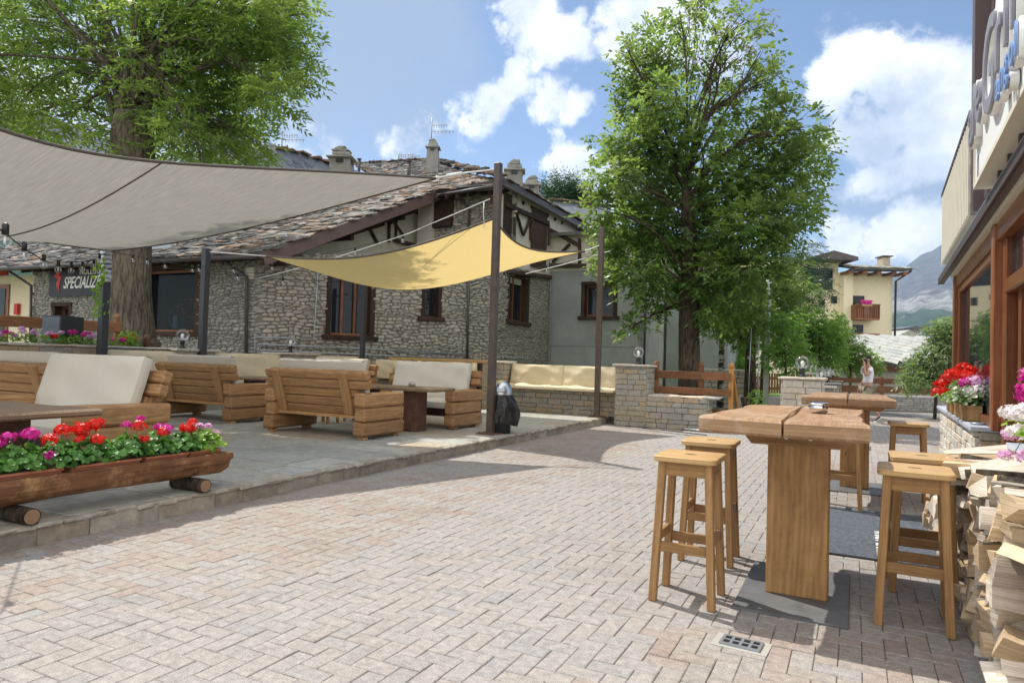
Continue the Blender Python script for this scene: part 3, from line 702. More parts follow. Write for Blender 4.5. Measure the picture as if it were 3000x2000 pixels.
m = MB(); 
for i in range(9): m.box((-12.0, 7.60, 2.55+i*.085), (.145+rnd.uniform(0, .02), .145+rnd.uniform(0, .02), .09), ch=.02, jit=.01, rot=(rnd.uniform(-.1, .1), rnd.uniform(-.1, .1), 0))
one(m, 'tape_wrap', M['tape'], 'crumpled silver tape wound round the top of the leftmost dark post', 'tape')

def sail(name, label, C4, inset, sag, mat, n=40, hemw=.05, hump=0):
    """C4 corners in order; edges curve inwards by inset (fraction); Coons patch with sag"""
    C4 = [Vector(c) for c in C4]; cen = sum(C4, Vector())/4
    def edge(i, t):
        a, b = C4[i], C4[(i+1) % 4]; p = a.lerp(b, t); k = 4*t*(1-t)*inset[i][0]; q = p+(cen-p)*k; q.z = p.z-4*t*(1-t)*inset[i][1]; return q
    def S(u, v):
        Lc = edge(0, u)*(1-v)+edge(2, 1-u)*v; Ld = edge(3, 1-v)*(1-u)+edge(1, v)*u
        B = C4[0]*(1-u)*(1-v)+C4[1]*u*(1-v)+C4[2]*u*v+C4[3]*(1-u)*v
        p = Lc+Ld-B; p.z -= sag*16*u*(1-u)*v*(1-v); return p
    vs_, fs, uv = [], [], []
    for j in range(n+1):
        for i in range(n+1):
            p = S(i/n, j/n); vs_.append(tuple(p)); uv.append((i/n*8, j/n*6))
    for j in range(n):
        for i in range(n): fs.append((j*(n+1)+i, j*(n+1)+i+1, (j+1)*(n+1)+i+1, (j+1)*(n+1)+i))
    t = thing(name, label, 'shade sail', C4[0])
    m = MB(); m.add(vs_, fs, None, .5, smooth=True, uvs=uv); cl = m.build('cloth', mat, t)
    m = MB()
    for i in range(4):
        pts = [edge(i, k/24) for k in range(25)]
        m.tube(pts, .019, 6)
    m.build('hem', M['hem'], t)
    m = MB()
    pts = [S(k/24, .5)-Vector((0, 0, .008)) for k in range(25)]
    if name == 'grey_shade_sail':
        pts = [S(k/24, .36)-Vector((0, 0, .012)) for k in range(25)]
        m.tube(pts, .009, 5); m.build('seam', M['hem'], t)
    return t, S, edge
GT, GS, GE = sail('grey_shade_sail', 'large grey shade sail stretched over the left side of the terrace', [(-6.1, 9.2, 4.25), (-12.0, 7.66, 3.10), (-12.6, -1.2, 3.9), (-5.4, -.9, 3.68)],
     [(.05, .22), (.06, .30), (.10, .1), (.36, .67)], .42, M['greysail'])
YT, YS, YE = sail('yellow_shade_sail', 'small yellow shade sail hanging between four posts', [at(780, 750, 14.2), (-5.36, 9.86, 3.68), at(1714, 736, 15.0), (-11.6, 14.5, 3.35)],
     [(.10, .26), (.12, .20), (.05, .16), (.03, .10)], .34, M['yellowsail'])
def rope(pts, r_=.012, lab='white rope', name='rope'):
    m = MB(); m.tube(pts, r_, 6); return one(m, name, M['rope'], lab, 'rope', 'white ropes tying the shade sails')
rope([(-6.1, 9.2, 4.25), (-5.7, 9.5, 4.38), (-5.3, 9.76, 4.46)], .014, 'white rope tying the grey sail to the top of the tall post')
m_ = MB(); m_.tube([(-5.95, 9.3, 4.30), (-5.75, 9.45, 4.36)], .03, 6); one(m_, 'rope_knot', M['rope'], 'thick white knot in the rope at the tip of the grey sail', 'knot')
rope([at(1714, 736, 15.0), (-5.1, 14.3, 3.95)], .012, 'white rope tying the yellow sail to the far corner post')
rope([at(780, 750, 14.2), (-11.95, 9.72, 3.40)], .012, 'white rope tying the yellow sail to the dark post on the left')
# long rope crossing above the yellow sail
rA, rB = at(1435, 583, 11.1), at(1200, 683, 13.6)
rC = at(760, 815, 16.0)
rope([rC.lerp(rB, k/4)-Vector((0, 0, .05*math.sin(math.pi*k/4))) for k in range(5)]+[rA], .009, 'long white rope running above the yellow sail to the tall post')
rope([at(1418, 593, 11.1), at(1416, 620, 11.05), at(1419, 668, 11.05)], .007, 'loose white rope end hanging beside the tall post')
rope([at(1788, 735, 15.2), at(1650, 775, 15.8), at(1540, 802, 16.2)], .010, 'white rope running below the yellow sail to the far corner post')
for p_, lab in ((Vector((-6.08, 9.22, 4.255)), 'steel ring at the tip of the grey sail'), (at(1718, 736, 15.0), 'steel ring at the right tip of the yellow sail')):
    m = MB(); m.tube([p_+ri*(.035*math.cos(a))+Vector((0, 0, .035*math.sin(a))) for a in [i*math.pi/6 for i in range(13)]], .008, 6); one(m, 'steel_ring', M['chrome'], lab, 'ring')
# string lights
def lights(label, pts, bulbs, sz=.062, group='strings of light bulbs'):
    """pts: list of (px,py,depth) for the cable; bulbs hang at given parameters"""
    P = [at(*p) for p in pts]; t = thing('string_lights', label, 'string lights', P[0], group=group)
    m = MB(); m.tube(P, .006, 5); m.build('cable', M['cable'], t)
    for q in bulbs:
        c = at(*q); k = MB(); s = sz/.062
        k.lathe([(.017*s, .035*s), (.017*s, .085*s), (.008*s, .095*s)], c, 8); so_ = k.build('socket', M['black'], t)
        k = MB(); k.ball((c.x, c.y, c.z), .032*s, 10, ns=8); k.build('bulb', M['globe'], t)
        k = MB(); k.tube([c-Vector((0, 0, .012*s)), c+Vector((0, 0, .03*s))], .006*s, 5); k.build('filament', M['bulbwhite'], t)
lights('string of clear bulbs hanging under the grey sail at the left edge', [(-40, 640, 4.4), (0, 672, 4.6), (70, 728, 6.2), (127, 762, 8.0), (170, 776, 9.2), (208, 780, 10.2), (245, 775, 11.2), (285, 755, 12.0), (318, 735, 12.2)],
       [(14, 708, 4.7), (70, 750, 6.2), (127, 777, 8.0), (170, 790, 9.2), (208, 793, 10.2), (241, 788, 11.2), (274, 780, 11.8), (291, 765, 12.1)], .085)
lights('string of clear bulbs between the two dark posts in front of the shop window', [(325, 738, 12.2), (388, 748, 12.6), (430, 757, 12.8), (483, 768, 13.2), (563, 780, 13.8), (600, 782, 14.0)],
       [(388, 762, 12.6), (430, 769, 12.8), (483, 781, 13.2), (563, 793, 13.8), (582, 791, 13.9)], .075)
lights('string of bulbs along the rope above the yellow sail', [(605, 790, 14), (683, 800, 14.6), (796, 800, 15.2), (914, 752, 15.6), (1040, 725, 15.0), (1180, 690, 14.0), (1305, 640, 12.2), (1432, 592, 11.1)],
       [(683, 795, 14.6), (797, 787, 15.2), (915, 770, 15.6), (1040, 741, 15.0), (1180, 706, 14.0)], .085)
lights('string of bulbs hanging below the lower edge of the yellow sail', [(612, 800, 14), (696, 806, 14.5), (828, 818, 15.4), (1093, 830, 17), (1222, 826, 16.6), (1350, 817, 16.4), (1477, 800, 16.0), (1600, 782, 15.8), (1782, 738, 15.3)],
       [(696, 816, 14.5), (828, 829, 15.4), (1093, 842, 17), (1222, 840, 16.6), (1350, 829, 16.4), (1477, 812, 16.0), (1601, 791, 15.8)], .085)

# ================================================================== LOUNGE BENCHES
def bench_master():
    """front faces +y; origin at rear-left corner on the ground, width 1.95, depth 1.0"""
    t = thing('log_bench', 'x', 'bench')
    W = 1.96
    for s in (0, 1):
        xc = .11 if s == 0 else W-.11
        for i in range(3):
            m = MB(); l = (1.0, .97, .99)[i]; yo = (.0, .015, .0)[i]
            m.box((xc, .5+yo, .045+.105+i*.207), (.19 if i else .2, l, .2), ch=.026, jit=.006, la=1, v=(.25, .5, .62)[i]+rnd.uniform(-.15, .15)); m.build('armrest_beam', M['bench'], t, True)
        for yf in (.12, .85): m = MB(); m.box((xc, yf, .022), (.13, .1, .045), ch=.005); m.build('foot', M['bench'], t, True)
    # back posts, leaning outward
    for x in (.27, W-.40):
        m = MB(); m.beam((x, .19, .33), (x, -.02, .97), .085, .16, ch=.022, upv=(1, 0, 0), jit=.006, v=.5); m.build('back_post', M['bench'], t, True)
    for i in range(5):
        f = i/4; z = .40+i*.128; y = .245-.21*(z-.33)/.64
        x0, x1 = (.02, W+.02) if i >= 3 else (.21, W-.22)
        h = .124 if i < 3 else .13
        m = MB(); m.box(((x0+x1)/2, y, z), (x1-x0, .085 if i < 3 else .12, h), ch=.022 if i >= 3 else .012, jit=.004, la=0, rot=(R(18), 0, 0), v=.35+.1*(i % 3)+rnd.uniform(-.1, .1)); m.build('back_board', M['bench'], t, True)
    m = MB(); m.box((W/2, .3, .31), (W-.4, .34, .045), ch=.006, la=0); m.box((W/2, .62, .31), (W-.4, .28, .045), ch=.006, la=0); m.build('seat_board', M['bench'], t, True)
    m = MB(); m.box((W/2, .84, .27), (W-.4, .07, .13), ch=.015, jit=.004, la=0, v=.0); m.build('front_rail', M['benchdark'], t, True)
    return t
B0 = bench_master()
def cushion(w, d, th, name, mat, puff=.02, n=8, fold=.018):
    """soft box lying flat, origin at centre of the bottom"""
    vs_, fs = [], []; rr = random.Random(int(w*100))
    def add_face(fn, nx, ny):
        b = len(vs_)
        for j in range(ny+1):
            for i in range(nx+1): vs_.append(fn(i/nx, j/ny))
        for j in range(ny):
            for i in range(nx): fs.append((b+j*(nx+1)+i, b+j*(nx+1)+i+1, b+(j+1)*(nx+1)+i+1, b+(j+1)*(nx+1)+i))
    def R_(u, v, z):
        x, y = (u-.5)*w, (v-.5)*d; e = min(u, 1-u)*w; g = min(v, 1-v)*d; k = min(1, min(e, g)/.05); return x, y, k
    def top(u, v):
        x, y, k = R_(u, v, 1); z = th-.018*(1-k)+puff*16*u*(1-u)*v*(1-v)*.6
        z += fold*(math.sin(u*9+v*4)*math.sin(v*7+1))*k + fold*1.2*math.exp(-((u*w-.12-v*.5)*9)**2)*k+fold*1.2*math.exp(-(((1-u)*w-.12-v*.45)*9)**2)*k
        return (x, y, z)
    def bot(u, v): x, y, k = R_(1-u, v, 0); return (x, y, .012*(1-k))
    add_face(top, 22, 12); add_face(bot, 6, 4)
    rim = [((-w/2, -d/2), (w/2, -d/2)), ((w/2, -d/2), (w/2, d/2)), ((w/2, d/2), (-w/2, d/2)), ((-w/2, d/2), (-w/2, -d/2))]
    for a, b in rim:
        nx_, ny_ = (b[1]-a[1]), -(b[0]-a[0]); ll = math.hypot(nx_, ny_); nx_, ny_ = nx_/ll, ny_/ll
        def side(u, v):
            o = .010*math.sin(math.pi*v)+.003*math.sin(u*23); return (a[0]+(b[0]-a[0])*u+nx_*o, a[1]+(b[1]-a[1])*u+ny_*o, .012+(th-.03)*v)
        add_face(side, 16, 4)
    m = MB(); m.add(vs_, fs, None, .5, smooth=True); me = m.mesh(name); me.materials.append(mat); return me
def put_cushion(me, name, label, base, F, loc, rx=0):
    o = link(name, me); o.matrix_world = F @ Matrix.Translation(loc) @ Matrix.Rotation(rx, 4, 'X'); return tag(o, label, 'cushion', 'cushions on the terrace seats')
SEATC = cushion(1.56, .66, .13, 'seat_cushion', M['fabric']); BACKC = cushion(1.60, .70, .13, 'back_cushion', M['fabric'], puff=.01)
first = [True]
def place_bench(x, y, rz, label, where, cush=True):
    if first[0]:
        o = B0; o.location = (x, y, DK); o.rotation_euler = (0, 0, rz); o['label'] = label; o['group'] = 'heavy log benches on the terrace'; first[0] = False
    else: o = cp(B0, (x, y, DK), rz, label)
    F = Matrix.Translation((x, y, DK)) @ Matrix.Rotation(rz, 4, 'Z')
    if cush:
        put_cushion(SEATC, 'seat_cushion', 'pale seat cushion of the ' + where, 0, F, (.98, .62, .335))
        # back cushion: flat box stood up and leaning on the back boards
        put_cushion(BACKC, 'back_cushion', 'pale upright back cushion of the ' + where, 0, F, (.98, .20, .76), R(-74))
    return o
# seen from behind (front faces +y)
place_bench(-8.12, 7.68, 0, 'log bench seen from behind in the middle, its right arm nearest the table', 'log bench seen from behind nearest the bin')
place_bench(-11.2, 8.05, 0, 'log bench seen from behind further left, below the globe lamp pillar', 'log bench seen from behind further left')
# facing us (front faces -y): origin at rear-left when seen from bench -> rotate 180
place_bench(-5.98, 10.82, math.pi, 'log bench facing the camera right of the dark metal table', 'bench facing the camera beside the dark table')
place_bench(-6.21, 4.70, math.pi, 'nearest log bench facing the camera behind the flower trough', 'nearest bench behind the flower trough')
place_bench(-10.9, 5.05, 0, 'log bench seen from behind at the left edge of the picture', 'bench at the left edge')
place_bench(-10.05, 13.05, math.pi, 'log bench facing the camera at the back, mostly hidden by the middle bench', 'mostly hidden bench at the back')
# wall cushions
WC = cushion(1.9, .50, .11, 'wall_cushion', M['fabricc'], puff=.012); WS = cushion(1.36, .50, .09, 'wall_seat_cushion', M['fabricc'])
WB = cushion(1.34, .50, .10, 'wall_cushion', M['fabricc'], puff=.012, fold=.02)
def wallc(me, name, label, loc, rz, rx): 
    o = link(name, me); o.matrix_world = Matrix.Translation(loc) @ Matrix.Rotation(rz, 4, 'Z') @ Matrix.Rotation(rx, 4, 'X'); return tag(o, label, 'cushion', 'cushions on the terrace seats')
wallc(WB, 'wall_cushion', 'left upright cream cushion of the long wall bench', (-6.77, 14.88, 1.0), 0, R(76)); wallc(WB, 'wall_cushion', 'right upright cream cushion of the long wall bench', (-5.42, 14.88, 1.0), 0, R(76))
wallc(WS, 'wall_seat_cushion', 'left seat cushion of the long wall bench', (-6.77, 14.62, .69), 0, 0); wallc(WS, 'wall_seat_cushion', 'right seat cushion of the long wall bench', (-5.40, 14.62, .69), 0, 0)
m = MB(); m.bb((-12.25, 7.5, DK), (-11.75, 14.7, .52)); m.bb((-12.2, 14.3, DK), (-8.2, 14.93, .60)); one(m, 'stone_seat_base', M['ashlar'], 'low stone seat running along the back walls behind the benches', 'stone seat')
for (y, l, lab) in ((8.6, 1.6, 'cushion in front of the old tree trunk'), (10.97, 1.9, 'wide cream cushion against the wall below the pipes'), (13.8, 1.9, 'cream cushion against the wall left of the slim dark post')):
    o = wallc(WC, 'wall_cushion', lab, (-12.12, y, .98), R(90), R(80)); o.scale = (l/1.9, 1.3, 1)
for (x, sx, lab) in ((-11.1, .45, 'narrow cream cushion behind the bar table, leftmost'), (-9.95, .62, 'cream cushion behind the middle of the bar table'), (-8.85, .5, 'cream cushion behind the right end of the bar table')):
    o = wallc(WC, 'wall_cushion', lab, (x, 14.85, 1.0), 0, R(78)); o.scale = (sx, 1, 1)

# low tables with slab tops on rusty steel pedestals
def slab_poly(L_, W_, seed, n=14, amp=.03):
    r_ = random.Random(seed); P = []
    for i in range(n+1): P.append((-L_/2+L_*i/n, -W_/2+r_.uniform(-amp, amp)))
    for i in range(n+1): P.append((L_/2-L_*i/n, W_/2+r_.uniform(-amp, amp)))
    return P
def live_slab(m, poly, z0, z1, Mx=None, v=.5, ch=.02, la=0):
    n = len(poly); cx = sum(p[0] for p in poly)/n; cy = sum(p[1] for p in poly)/n
    def ins(p, e):
        d = Vector((p[0]-cx, p[1]-cy)); l = d.length; d = d*(max(0, l-e)/l); return cx+d.x, cy+d.y
    rings = [[(*ins(p, ch), z0) for p in poly], [(*p, z0+ch*.8) for p in poly], [(*p, z1-ch*.8) for p in poly], [(*ins(p, ch), z1) for p in poly]]
    vs_ = [q for r_ in rings for q in r_]; fs = [tuple(range(n))[::-1], tuple(range(3*n, 4*n))]
    for k in range(3):
        for i in range(n): j = (i+1) % n; fs.append((k*n+i, k*n+j, (k+1)*n+j, (k+1)*n+i))
    m.add(vs_, fs, Mx, v, la)
def lounge_table(label, cx, cy, L_, W_, rz, peds, seed):
    t = thing('lounge_table', label, 'table', (cx, cy, DK), rz, 'slab tables between the log benches')
    F = Matrix.Translation((cx, cy, DK)) @ Matrix.Rotation(rz, 4, 'Z')
    m = MB(); live_slab(m, slab_poly(L_, W_, seed), .66, .715, F); m.build('tabletop', M['slabdark'], t)
    for p in peds:
        m = MB(); m.bb((p-.13, -.16, 0), (p+.13, .16, .66), Mx=F, ch=.004); m.build('pedestal', M['rust'], t)
lounge_table('long slab table with rusty pedestals between the middle bench and the facing bench', -6.95, 9.3, 2.15, .72, R(2), (-.42, .52), 3)
lounge_table('slab table at the left edge in front of the nearest bench', -6.30, 3.0, 1.9, .74, R(2), (-.5, .30), 4)
lounge_table('slab table behind the left bench below the wall cushions', -10.2, 9.9, 1.9, .7, 0, (-.5, .5), 6)
# glass candle holder on table, low stools
def votive(label, c, s=1.):
    t = thing('glass_ashtray', label, 'ashtray', c)
    m = MB(); m.box((c[0], c[1], c[2]+.035), (.10, .10, .065), ch=.015); m.build('bowl', M['chrome'], t); m = MB(); m.box((c[0], c[1], c[2]+.07), (.085, .085, .012), ch=.004); m.build('rim', M['galv'], t)
votive('small square metal ashtray on the long slab table', (-6.53, 9.36, DK+.716))
for i, (x, y) in enumerate(((-8.35, 9.35), (-8.15, 9.95))):
    t = thing('low_stool', ('low wooden stool nearer the middle bench, only its legs visible', 'second low wooden stool behind, only its legs visible')[i], 'stool', (x, y, DK), group='low wooden stools under the middle bench')
    for a in (-1, 1):
        for b in (-1, 1): m = MB(); m.beam((x+a*.17, y+b*.13, DK), (x+a*.14, y+b*.11, DK+.4), .05, .05, ch=.005); m.build('leg', M['stool'], t)
    m = MB(); m.box((x, y, DK+.42), (.42, .32, .035), ch=.01); m.build('seat', M['seat'], t)
# bar table at the back with black legs and bar stools
t = thing('bar_table', 'long pale bar table with thin black legs at the back of the terrace', 'bar table', (-8.3, 13., DK))
F = Matrix.Translation((-8.35, 13.1, 0)) @ Matrix.Rotation(R(-1), 4, 'Z')
m = MB(); live_slab(m, slab_poly(2.5, .62, 9, amp=.02), 1.27, 1.34, F); m.build('tabletop', M['seat'], t)
for x in (-.75, -.48, .72, 1.0):
    m = MB(); m.bb((x-.04, -.05, DK), (x+.04, .05, 1.27), Mx=F); m.build('leg', M['black'], t)

# ================================================================== BAR STOOLS, BAR TABLES, STREET SIDE
def stool_master():
    """origin at ground centre"""
    t = thing('bar_stool', 'x', 'bar stool'); H = .83
    m = MB(); n = 6; P = []
    for (sx, sy) in ((-1, -1), (1, -1), (1, 1), (-1, 1)):
        for k in range(n):
            a = math.atan2(sy, sx)-math.pi/4+math.pi/2*k/(n-1); P.append((sx*.135+.045*math.cos(a), sy*.145+.045*math.sin(a)))
    P = [(x*1., y*1.) for x, y in P]
    live_slab(m, P, H-.032, H, None, .6, .006); m.build('seat', M['seat'], t, True)
    m = MB(); m.lathe([(.028, H+.0005), (.024, H+.001), (.0, H+.0012)], (0, 0, 0), 10); hh = m.build('grip_hole', M['black'], t, True); hh.scale = (1.3, .6, 1)
    for a in (-1, 1):
        for b in (-1, 1):
            m = MB(); m.beam((a*.165, b*.155, 0), (a*.130, b*.125, H-.033), .042, .052, ch=.004, upv=(0, 1, 0), v=.4+.2*rnd.random()); m.build('leg', M['stool'], t, True)
    for b in (-1, 1): m = MB(); m.box((0, b*.130, H-.075), (.23, .022, .075), la=0, v=.4); m.build('apron', M['stool'], t, True)
    for a in (-1, 1): m = MB(); m.box((a*.136, 0, H-.075), (.022, .22, .075), la=1, v=.3); m.build('apron', M['stool'], t, True)
    for b in (-1, 1): m = MB(); m.box((0, b*.142, .31), (.29, .026, .055), la=0, v=.3, ch=.003); m.build('footrest', M['stool'], t, True)
    for a in (-1, 1): m = MB(); m.box((a*.150, 0, .36), (.026, .27, .055), la=1, v=.3, ch=.003); m.build('footrest', M['stool'], t, True)
    return t
S0 = stool_master(); S0['group'] = 'wooden bar stools'
SP = [(-.855, 4.08, 0, 0, 'nearest bar stool on the left of the front bar table'), (-.90, 4.98, 1, 0, 'bar stool behind the nearest one, left of the front bar table'),
      (.30, 4.34, -2, 0, 'nearest bar stool on the right of the front bar table, a shadow across its seat'), (.385, 5.02, 1, 0, 'bar stool behind the right one, close to the firewood'),
      (-.10, 7.55, 0, 0, 'bar stool in front of the second bar table column'), (.50, 8.18, 0, 0, 'far bar stool standing alone right of the second bar table'),
      (-9.6, 13.2, 5, DK, 'bar stool at the left end of the far bar table'), (-7.55, 12.7, -4, DK, 'tall stool left of the brown post, at the right end of the far bar table'), (-8.6, 12.5, 4, DK, 'bar stool in front of the far bar table')]
for i, (x, y, a, z, lab) in enumerate(SP):
    if i == 0: S0.location = (x, y, z); S0.rotation_euler = (0, 0, R(a)); S0['label'] = lab
    else: cp(S0, (x, y, z), R(a), lab)
def bar_table(label, x0, x1, y0, y1, colx, coly, plate, seed, group='thick slab bar tables'):
    t = thing('bar_table', label, 'bar table', ((colx[0]+colx[1])/2, coly, 0), group=group)
    r_ = random.Random(seed); xm = (x0+x1)/2+.02
    for (a, b, flare) in ((x0, xm-.006, 0), (xm+.006, x1, 1)):
        P = []; n = 10
        for i in range(n+1):
            f = i/n; y = y0+(y1-y0)*f; o = r_.uniform(-.012, .012)
            P.append(((a+.02+.07*f*f+.03*math.sin(f*3.1)+o) if not flare else a, y))
        for i in range(n+1):
            f = 1-i/n; y = y0+(y1-y0)*f; o = r_.uniform(-.012, .012)
            P.append(((b+o-(.03*math.sin(f*3.1))) if flare else b, y))
        if flare: P = [(x, y+.0) for x, y in P]
        # counter-clockwise
        P = P[::-1]
        m = MB(); live_slab(m, P, .985, 1.075, None, r_.uniform(.4, .7), .018, 1); m.v = [(x, y, z+.004*math.sin(x*7)*math.cos(y*3)) for x, y, z in m.v]
        # grain runs along y
        m.build('tabletop_plank', M['slab'], t)
    m = MB()
    xc = (colx[0]+colx[1])/2; w2 = (x1-x0)*.38
    for yy in (coly-.13, coly+.13):
        m.prism([(xc-w2, .985), (xc-w2+.07, .90), (xc+w2-.07, .90), (xc+w2, .985)], yy-.03, yy+.03, 'y'); 
    m.build('crossbar', M['bench'], t)
    k = MB()
    for a in (-.06, .07): k.lathe([(.016, 0), (.016, .006), (.008, .008)], Mx=Matrix.Translation((xc+a, coly-.161, .955)) @ Matrix.Rotation(R(90), 4, 'X'), n=12)
    k.build('screw_cap', M['whitep'], t)
    m = MB(); m.bb((colx[0], coly-.07, .012), (colx[1], coly+.07, .90), ch=.008, v=.6, la=2); m.build('column', M['column'], t)
    m = MB(); m.bb((plate[0], plate[1], .0), (plate[2], plate[3], .014), ch=.003, jit=.002, v=.3); m.build('base_plate', M['slateplate'], t); return t
M['slateplate'] = stone('dark slate plate', [(.12, .125, .13), (.17, .175, .18)], nscale=7., bump=.3, rough=.5)
bar_table('front bar table with two thick planks on a broad column, ashtray on top', -.78, .07, 3.86, 5.45, (-.46, -.12), 4.45, (-.60, 4.02, -.01, 5.05), 1)
bar_table('second bar table further back, behind the front one', -.52, .36, 7.70, 9.2, (-.14, .16), 8.85, (-.32, 8.45, .30, 9.3), 2)
t = thing('ashtray', 'round polished steel ashtray with a lid on the front bar table', 'ashtray', (-.20, 4.72, 1.077))
c_ = (-.20, 4.72, 1.079); m = MB(); m.lathe([(.045, 0), (.055, .006), (.056, .045), (.052, .05)], c_, 24); m.build('bowl', M['chrome'], t)
m = MB(); m.lathe([(.062, .048), (.064, .052), (.060, .060), (.045, .066), (.038, .058), (.001, .056)], c_, 24); m.build('lid', M['chrome'], t)
# door mat with lettering
t = thing('door_mat', 'dark grey doormat with white lettering lying between the bar tables', 'doormat', (.15, 6.5, 0))
m = MB(); m.bb((-.22, 5.58, .004), (.66, 7.46, .014), ch=.003, la=1); m.build('mat', M['mat'], t)
m = MB(); m.bb((-.24, 5.56, .003), (.68, 7.48, .009)); m.build('edging', M['black'], t)
def text(s, size, mat, Mx, parent=None, name='lettering', ext=.004, shear=0, bold=0, sx=1., label=None, cat=None, align='LEFT'):
    cu = bpy.data.curves.new(name, 'FONT'); cu.body = s; cu.size = size; cu.extrude = ext; cu.shear = shear; cu.offset = bold; cu.align_x = align; cu.resolution_u = 3
    o = bpy.data.objects.new('tmp', cu); COL.objects.link(o); dg = bpy.context.evaluated_depsgraph_get(); me = bpy.data.meshes.new_from_object(o.evaluated_get(dg)); bpy.data.objects.remove(o)
    me.name = name; me.materials.clear(); me.materials.append(mat); me.transform(Mx @ Matrix.Diagonal((sx, 1, 1, 1))); ob = link(name, me, parent)
    return tag(ob, label, cat)
text('VAVNB ADINA', .16, M['whitep'], Matrix.Translation((.28, 5.68, .0155)) @ Matrix.Rotation(R(90), 4, 'Z'), t, ext=.001, bold=.006, sx=.82)
text('C', .2, M['whitep'], Matrix.Translation((.55, 6.1, .0155)) @ Matrix.Rotation(R(90), 4, 'Z'), t, ext=.001, bold=.006)
# drain grate
t = thing('drain_grate', 'small square-holed drain grate set in the paving below the front table', 'drain', (-.48, 3.5, 0))
m = MB(); F = Matrix.Translation((-.475, 3.535, .004)) @ Matrix.Rotation(R(-4), 4, 'Z')
for i in range(5): m.box((-.088+i*.044, 0, 0), (.014, .12, .014), Mx=F)
for j in range(3): m.box((0, -.052+j*.052, 0.0005), (.19, .014, .0145), Mx=F)
m.build('grille', M['galv'], t)
m = MB(); m.box((0, 0, .0005), (.185, .115, .010), Mx=F); m.build('shaft_hole', M['black'], t)
m = MB(); m.box((0, .0, -.008), (.26, .17, .012), Mx=F); m.build('cement_patch', M['concrete'], t)

# litter bin
t = thing('litter_bin', 'round litter bin with a shiny domed lid and a black bag beside the tall post', 'litter bin', (-5.20, 10.02, DK))
c_ = (-5.20, 10.02, DK)
m = MB(); m.lathe([(.165, 0), (.165, .62), (.16, .63)], c_, 24); m.build('bin_body', M['anth'], t)
m = MB(); m.lathe([(.168, .615), (.170, .63), (.168, .68), (.155, .75), (.125, .815), (.07, .86), (.001, .875)], c_, 28); m.build('dome_lid', M['inox'], t)
m = MB(); m.box((0, -.140, .715), (.14, .05, .10), ch=.01, Mx=Matrix.Translation(c_) @ Matrix.Rotation(R(20), 4, 'Z'), rot=(R(-24), 0, 0)); m.build('flap', M['galv'], t)
m = MB(); vs_, fs = [], []; nn = 40
for j in range(15):
    f = j/14; z = .63-.40*f
    for i in range(nn):
        a = 2*math.pi*i/nn; bulge = .012+.02*f+.11*math.sin(math.pi*min(1, f*.75))*max(0, math.cos(a-.25))**2+(.010*math.sin(a*9+f*5)+.008*math.sin(a*15-f*7))*min(1, f*3)
        r_ = .172+bulge; zz = z-.03*math.sin(a*3+1)*f*f-.09*f*f*max(0, math.cos(a+.5))
        vs_.append((c_[0]+r_*math.cos(a), c_[1]+r_*math.sin(a), c_[2]+zz))
for j in range(14):
    for i in range(nn): k = (i+1) % nn; fs.append((j*nn+k, j*nn+i, (j+1)*nn+i, (j+1)*nn+k))
m.add(vs_, fs, None, .5, smooth=True); m.build('bin_bag', M['bag'], t)

# ================================================================== geraniums
def blossom(m, c, r_, n=46):
    c = Vector(c); r_ = r_*1.45; k5 = 5
    for i in range(max(14, int(46*(r_/.058)**1.5))):
        d = Vector((rnd.gauss(0, 1), rnd.gauss(0, 1), rnd.gauss(0, .8)+.35)).normalized(); p = c+Vector((d.x, d.y, d.z*.72))*r_*rnd.uniform(.55, 1.05)
        a = d.orthogonal().normalized(); a = Matrix.Rotation(rnd.uniform(0, 6), 3, d) @ a; b = d.cross(a); s = .0128*rnd.uniform(.85, 1.35)*(1 if r_ > .03 else .8); v = rnd.random()
        for k in range(k5):
            t0 = 2*math.pi*k/k5; e = a*math.cos(t0)+b*math.sin(t0); f = d.cross(e); up_ = d*s*rnd.uniform(-.1, .5)
            m.add([tuple(p), tuple(p+e*s*.7+f*s*.48+up_*.4), tuple(p+e*s*1.35+up_), tuple(p+e*s*.7-f*s*.48+up_*.4)], [(0, 1, 2, 3)], None, min(1, max(0, v+rnd.uniform(-.3, .3))))
def gleaf(m, c, d, s, v=None):
    d = Vector(d).normalized(); a = d.orthogonal().normalized(); a = Matrix.Rotation(rnd.uniform(0, 6), 3, d) @ a; b = d.cross(a); n = 9; c = Vector(c); v = rnd.random() if v is None else v
    P = [c+(a*math.cos(2*math.pi*k/n)+b*math.sin(2*math.pi*k/n))*s*(1+.08*(-1)**k)+d*s*(.16+.12*math.sin(k*2.1)) for k in range(n)]
    m.add([tuple(c)]+[tuple(p) for p in P], [(0, k+1, (k+1) % n+1) for k in range(n)], None, v)
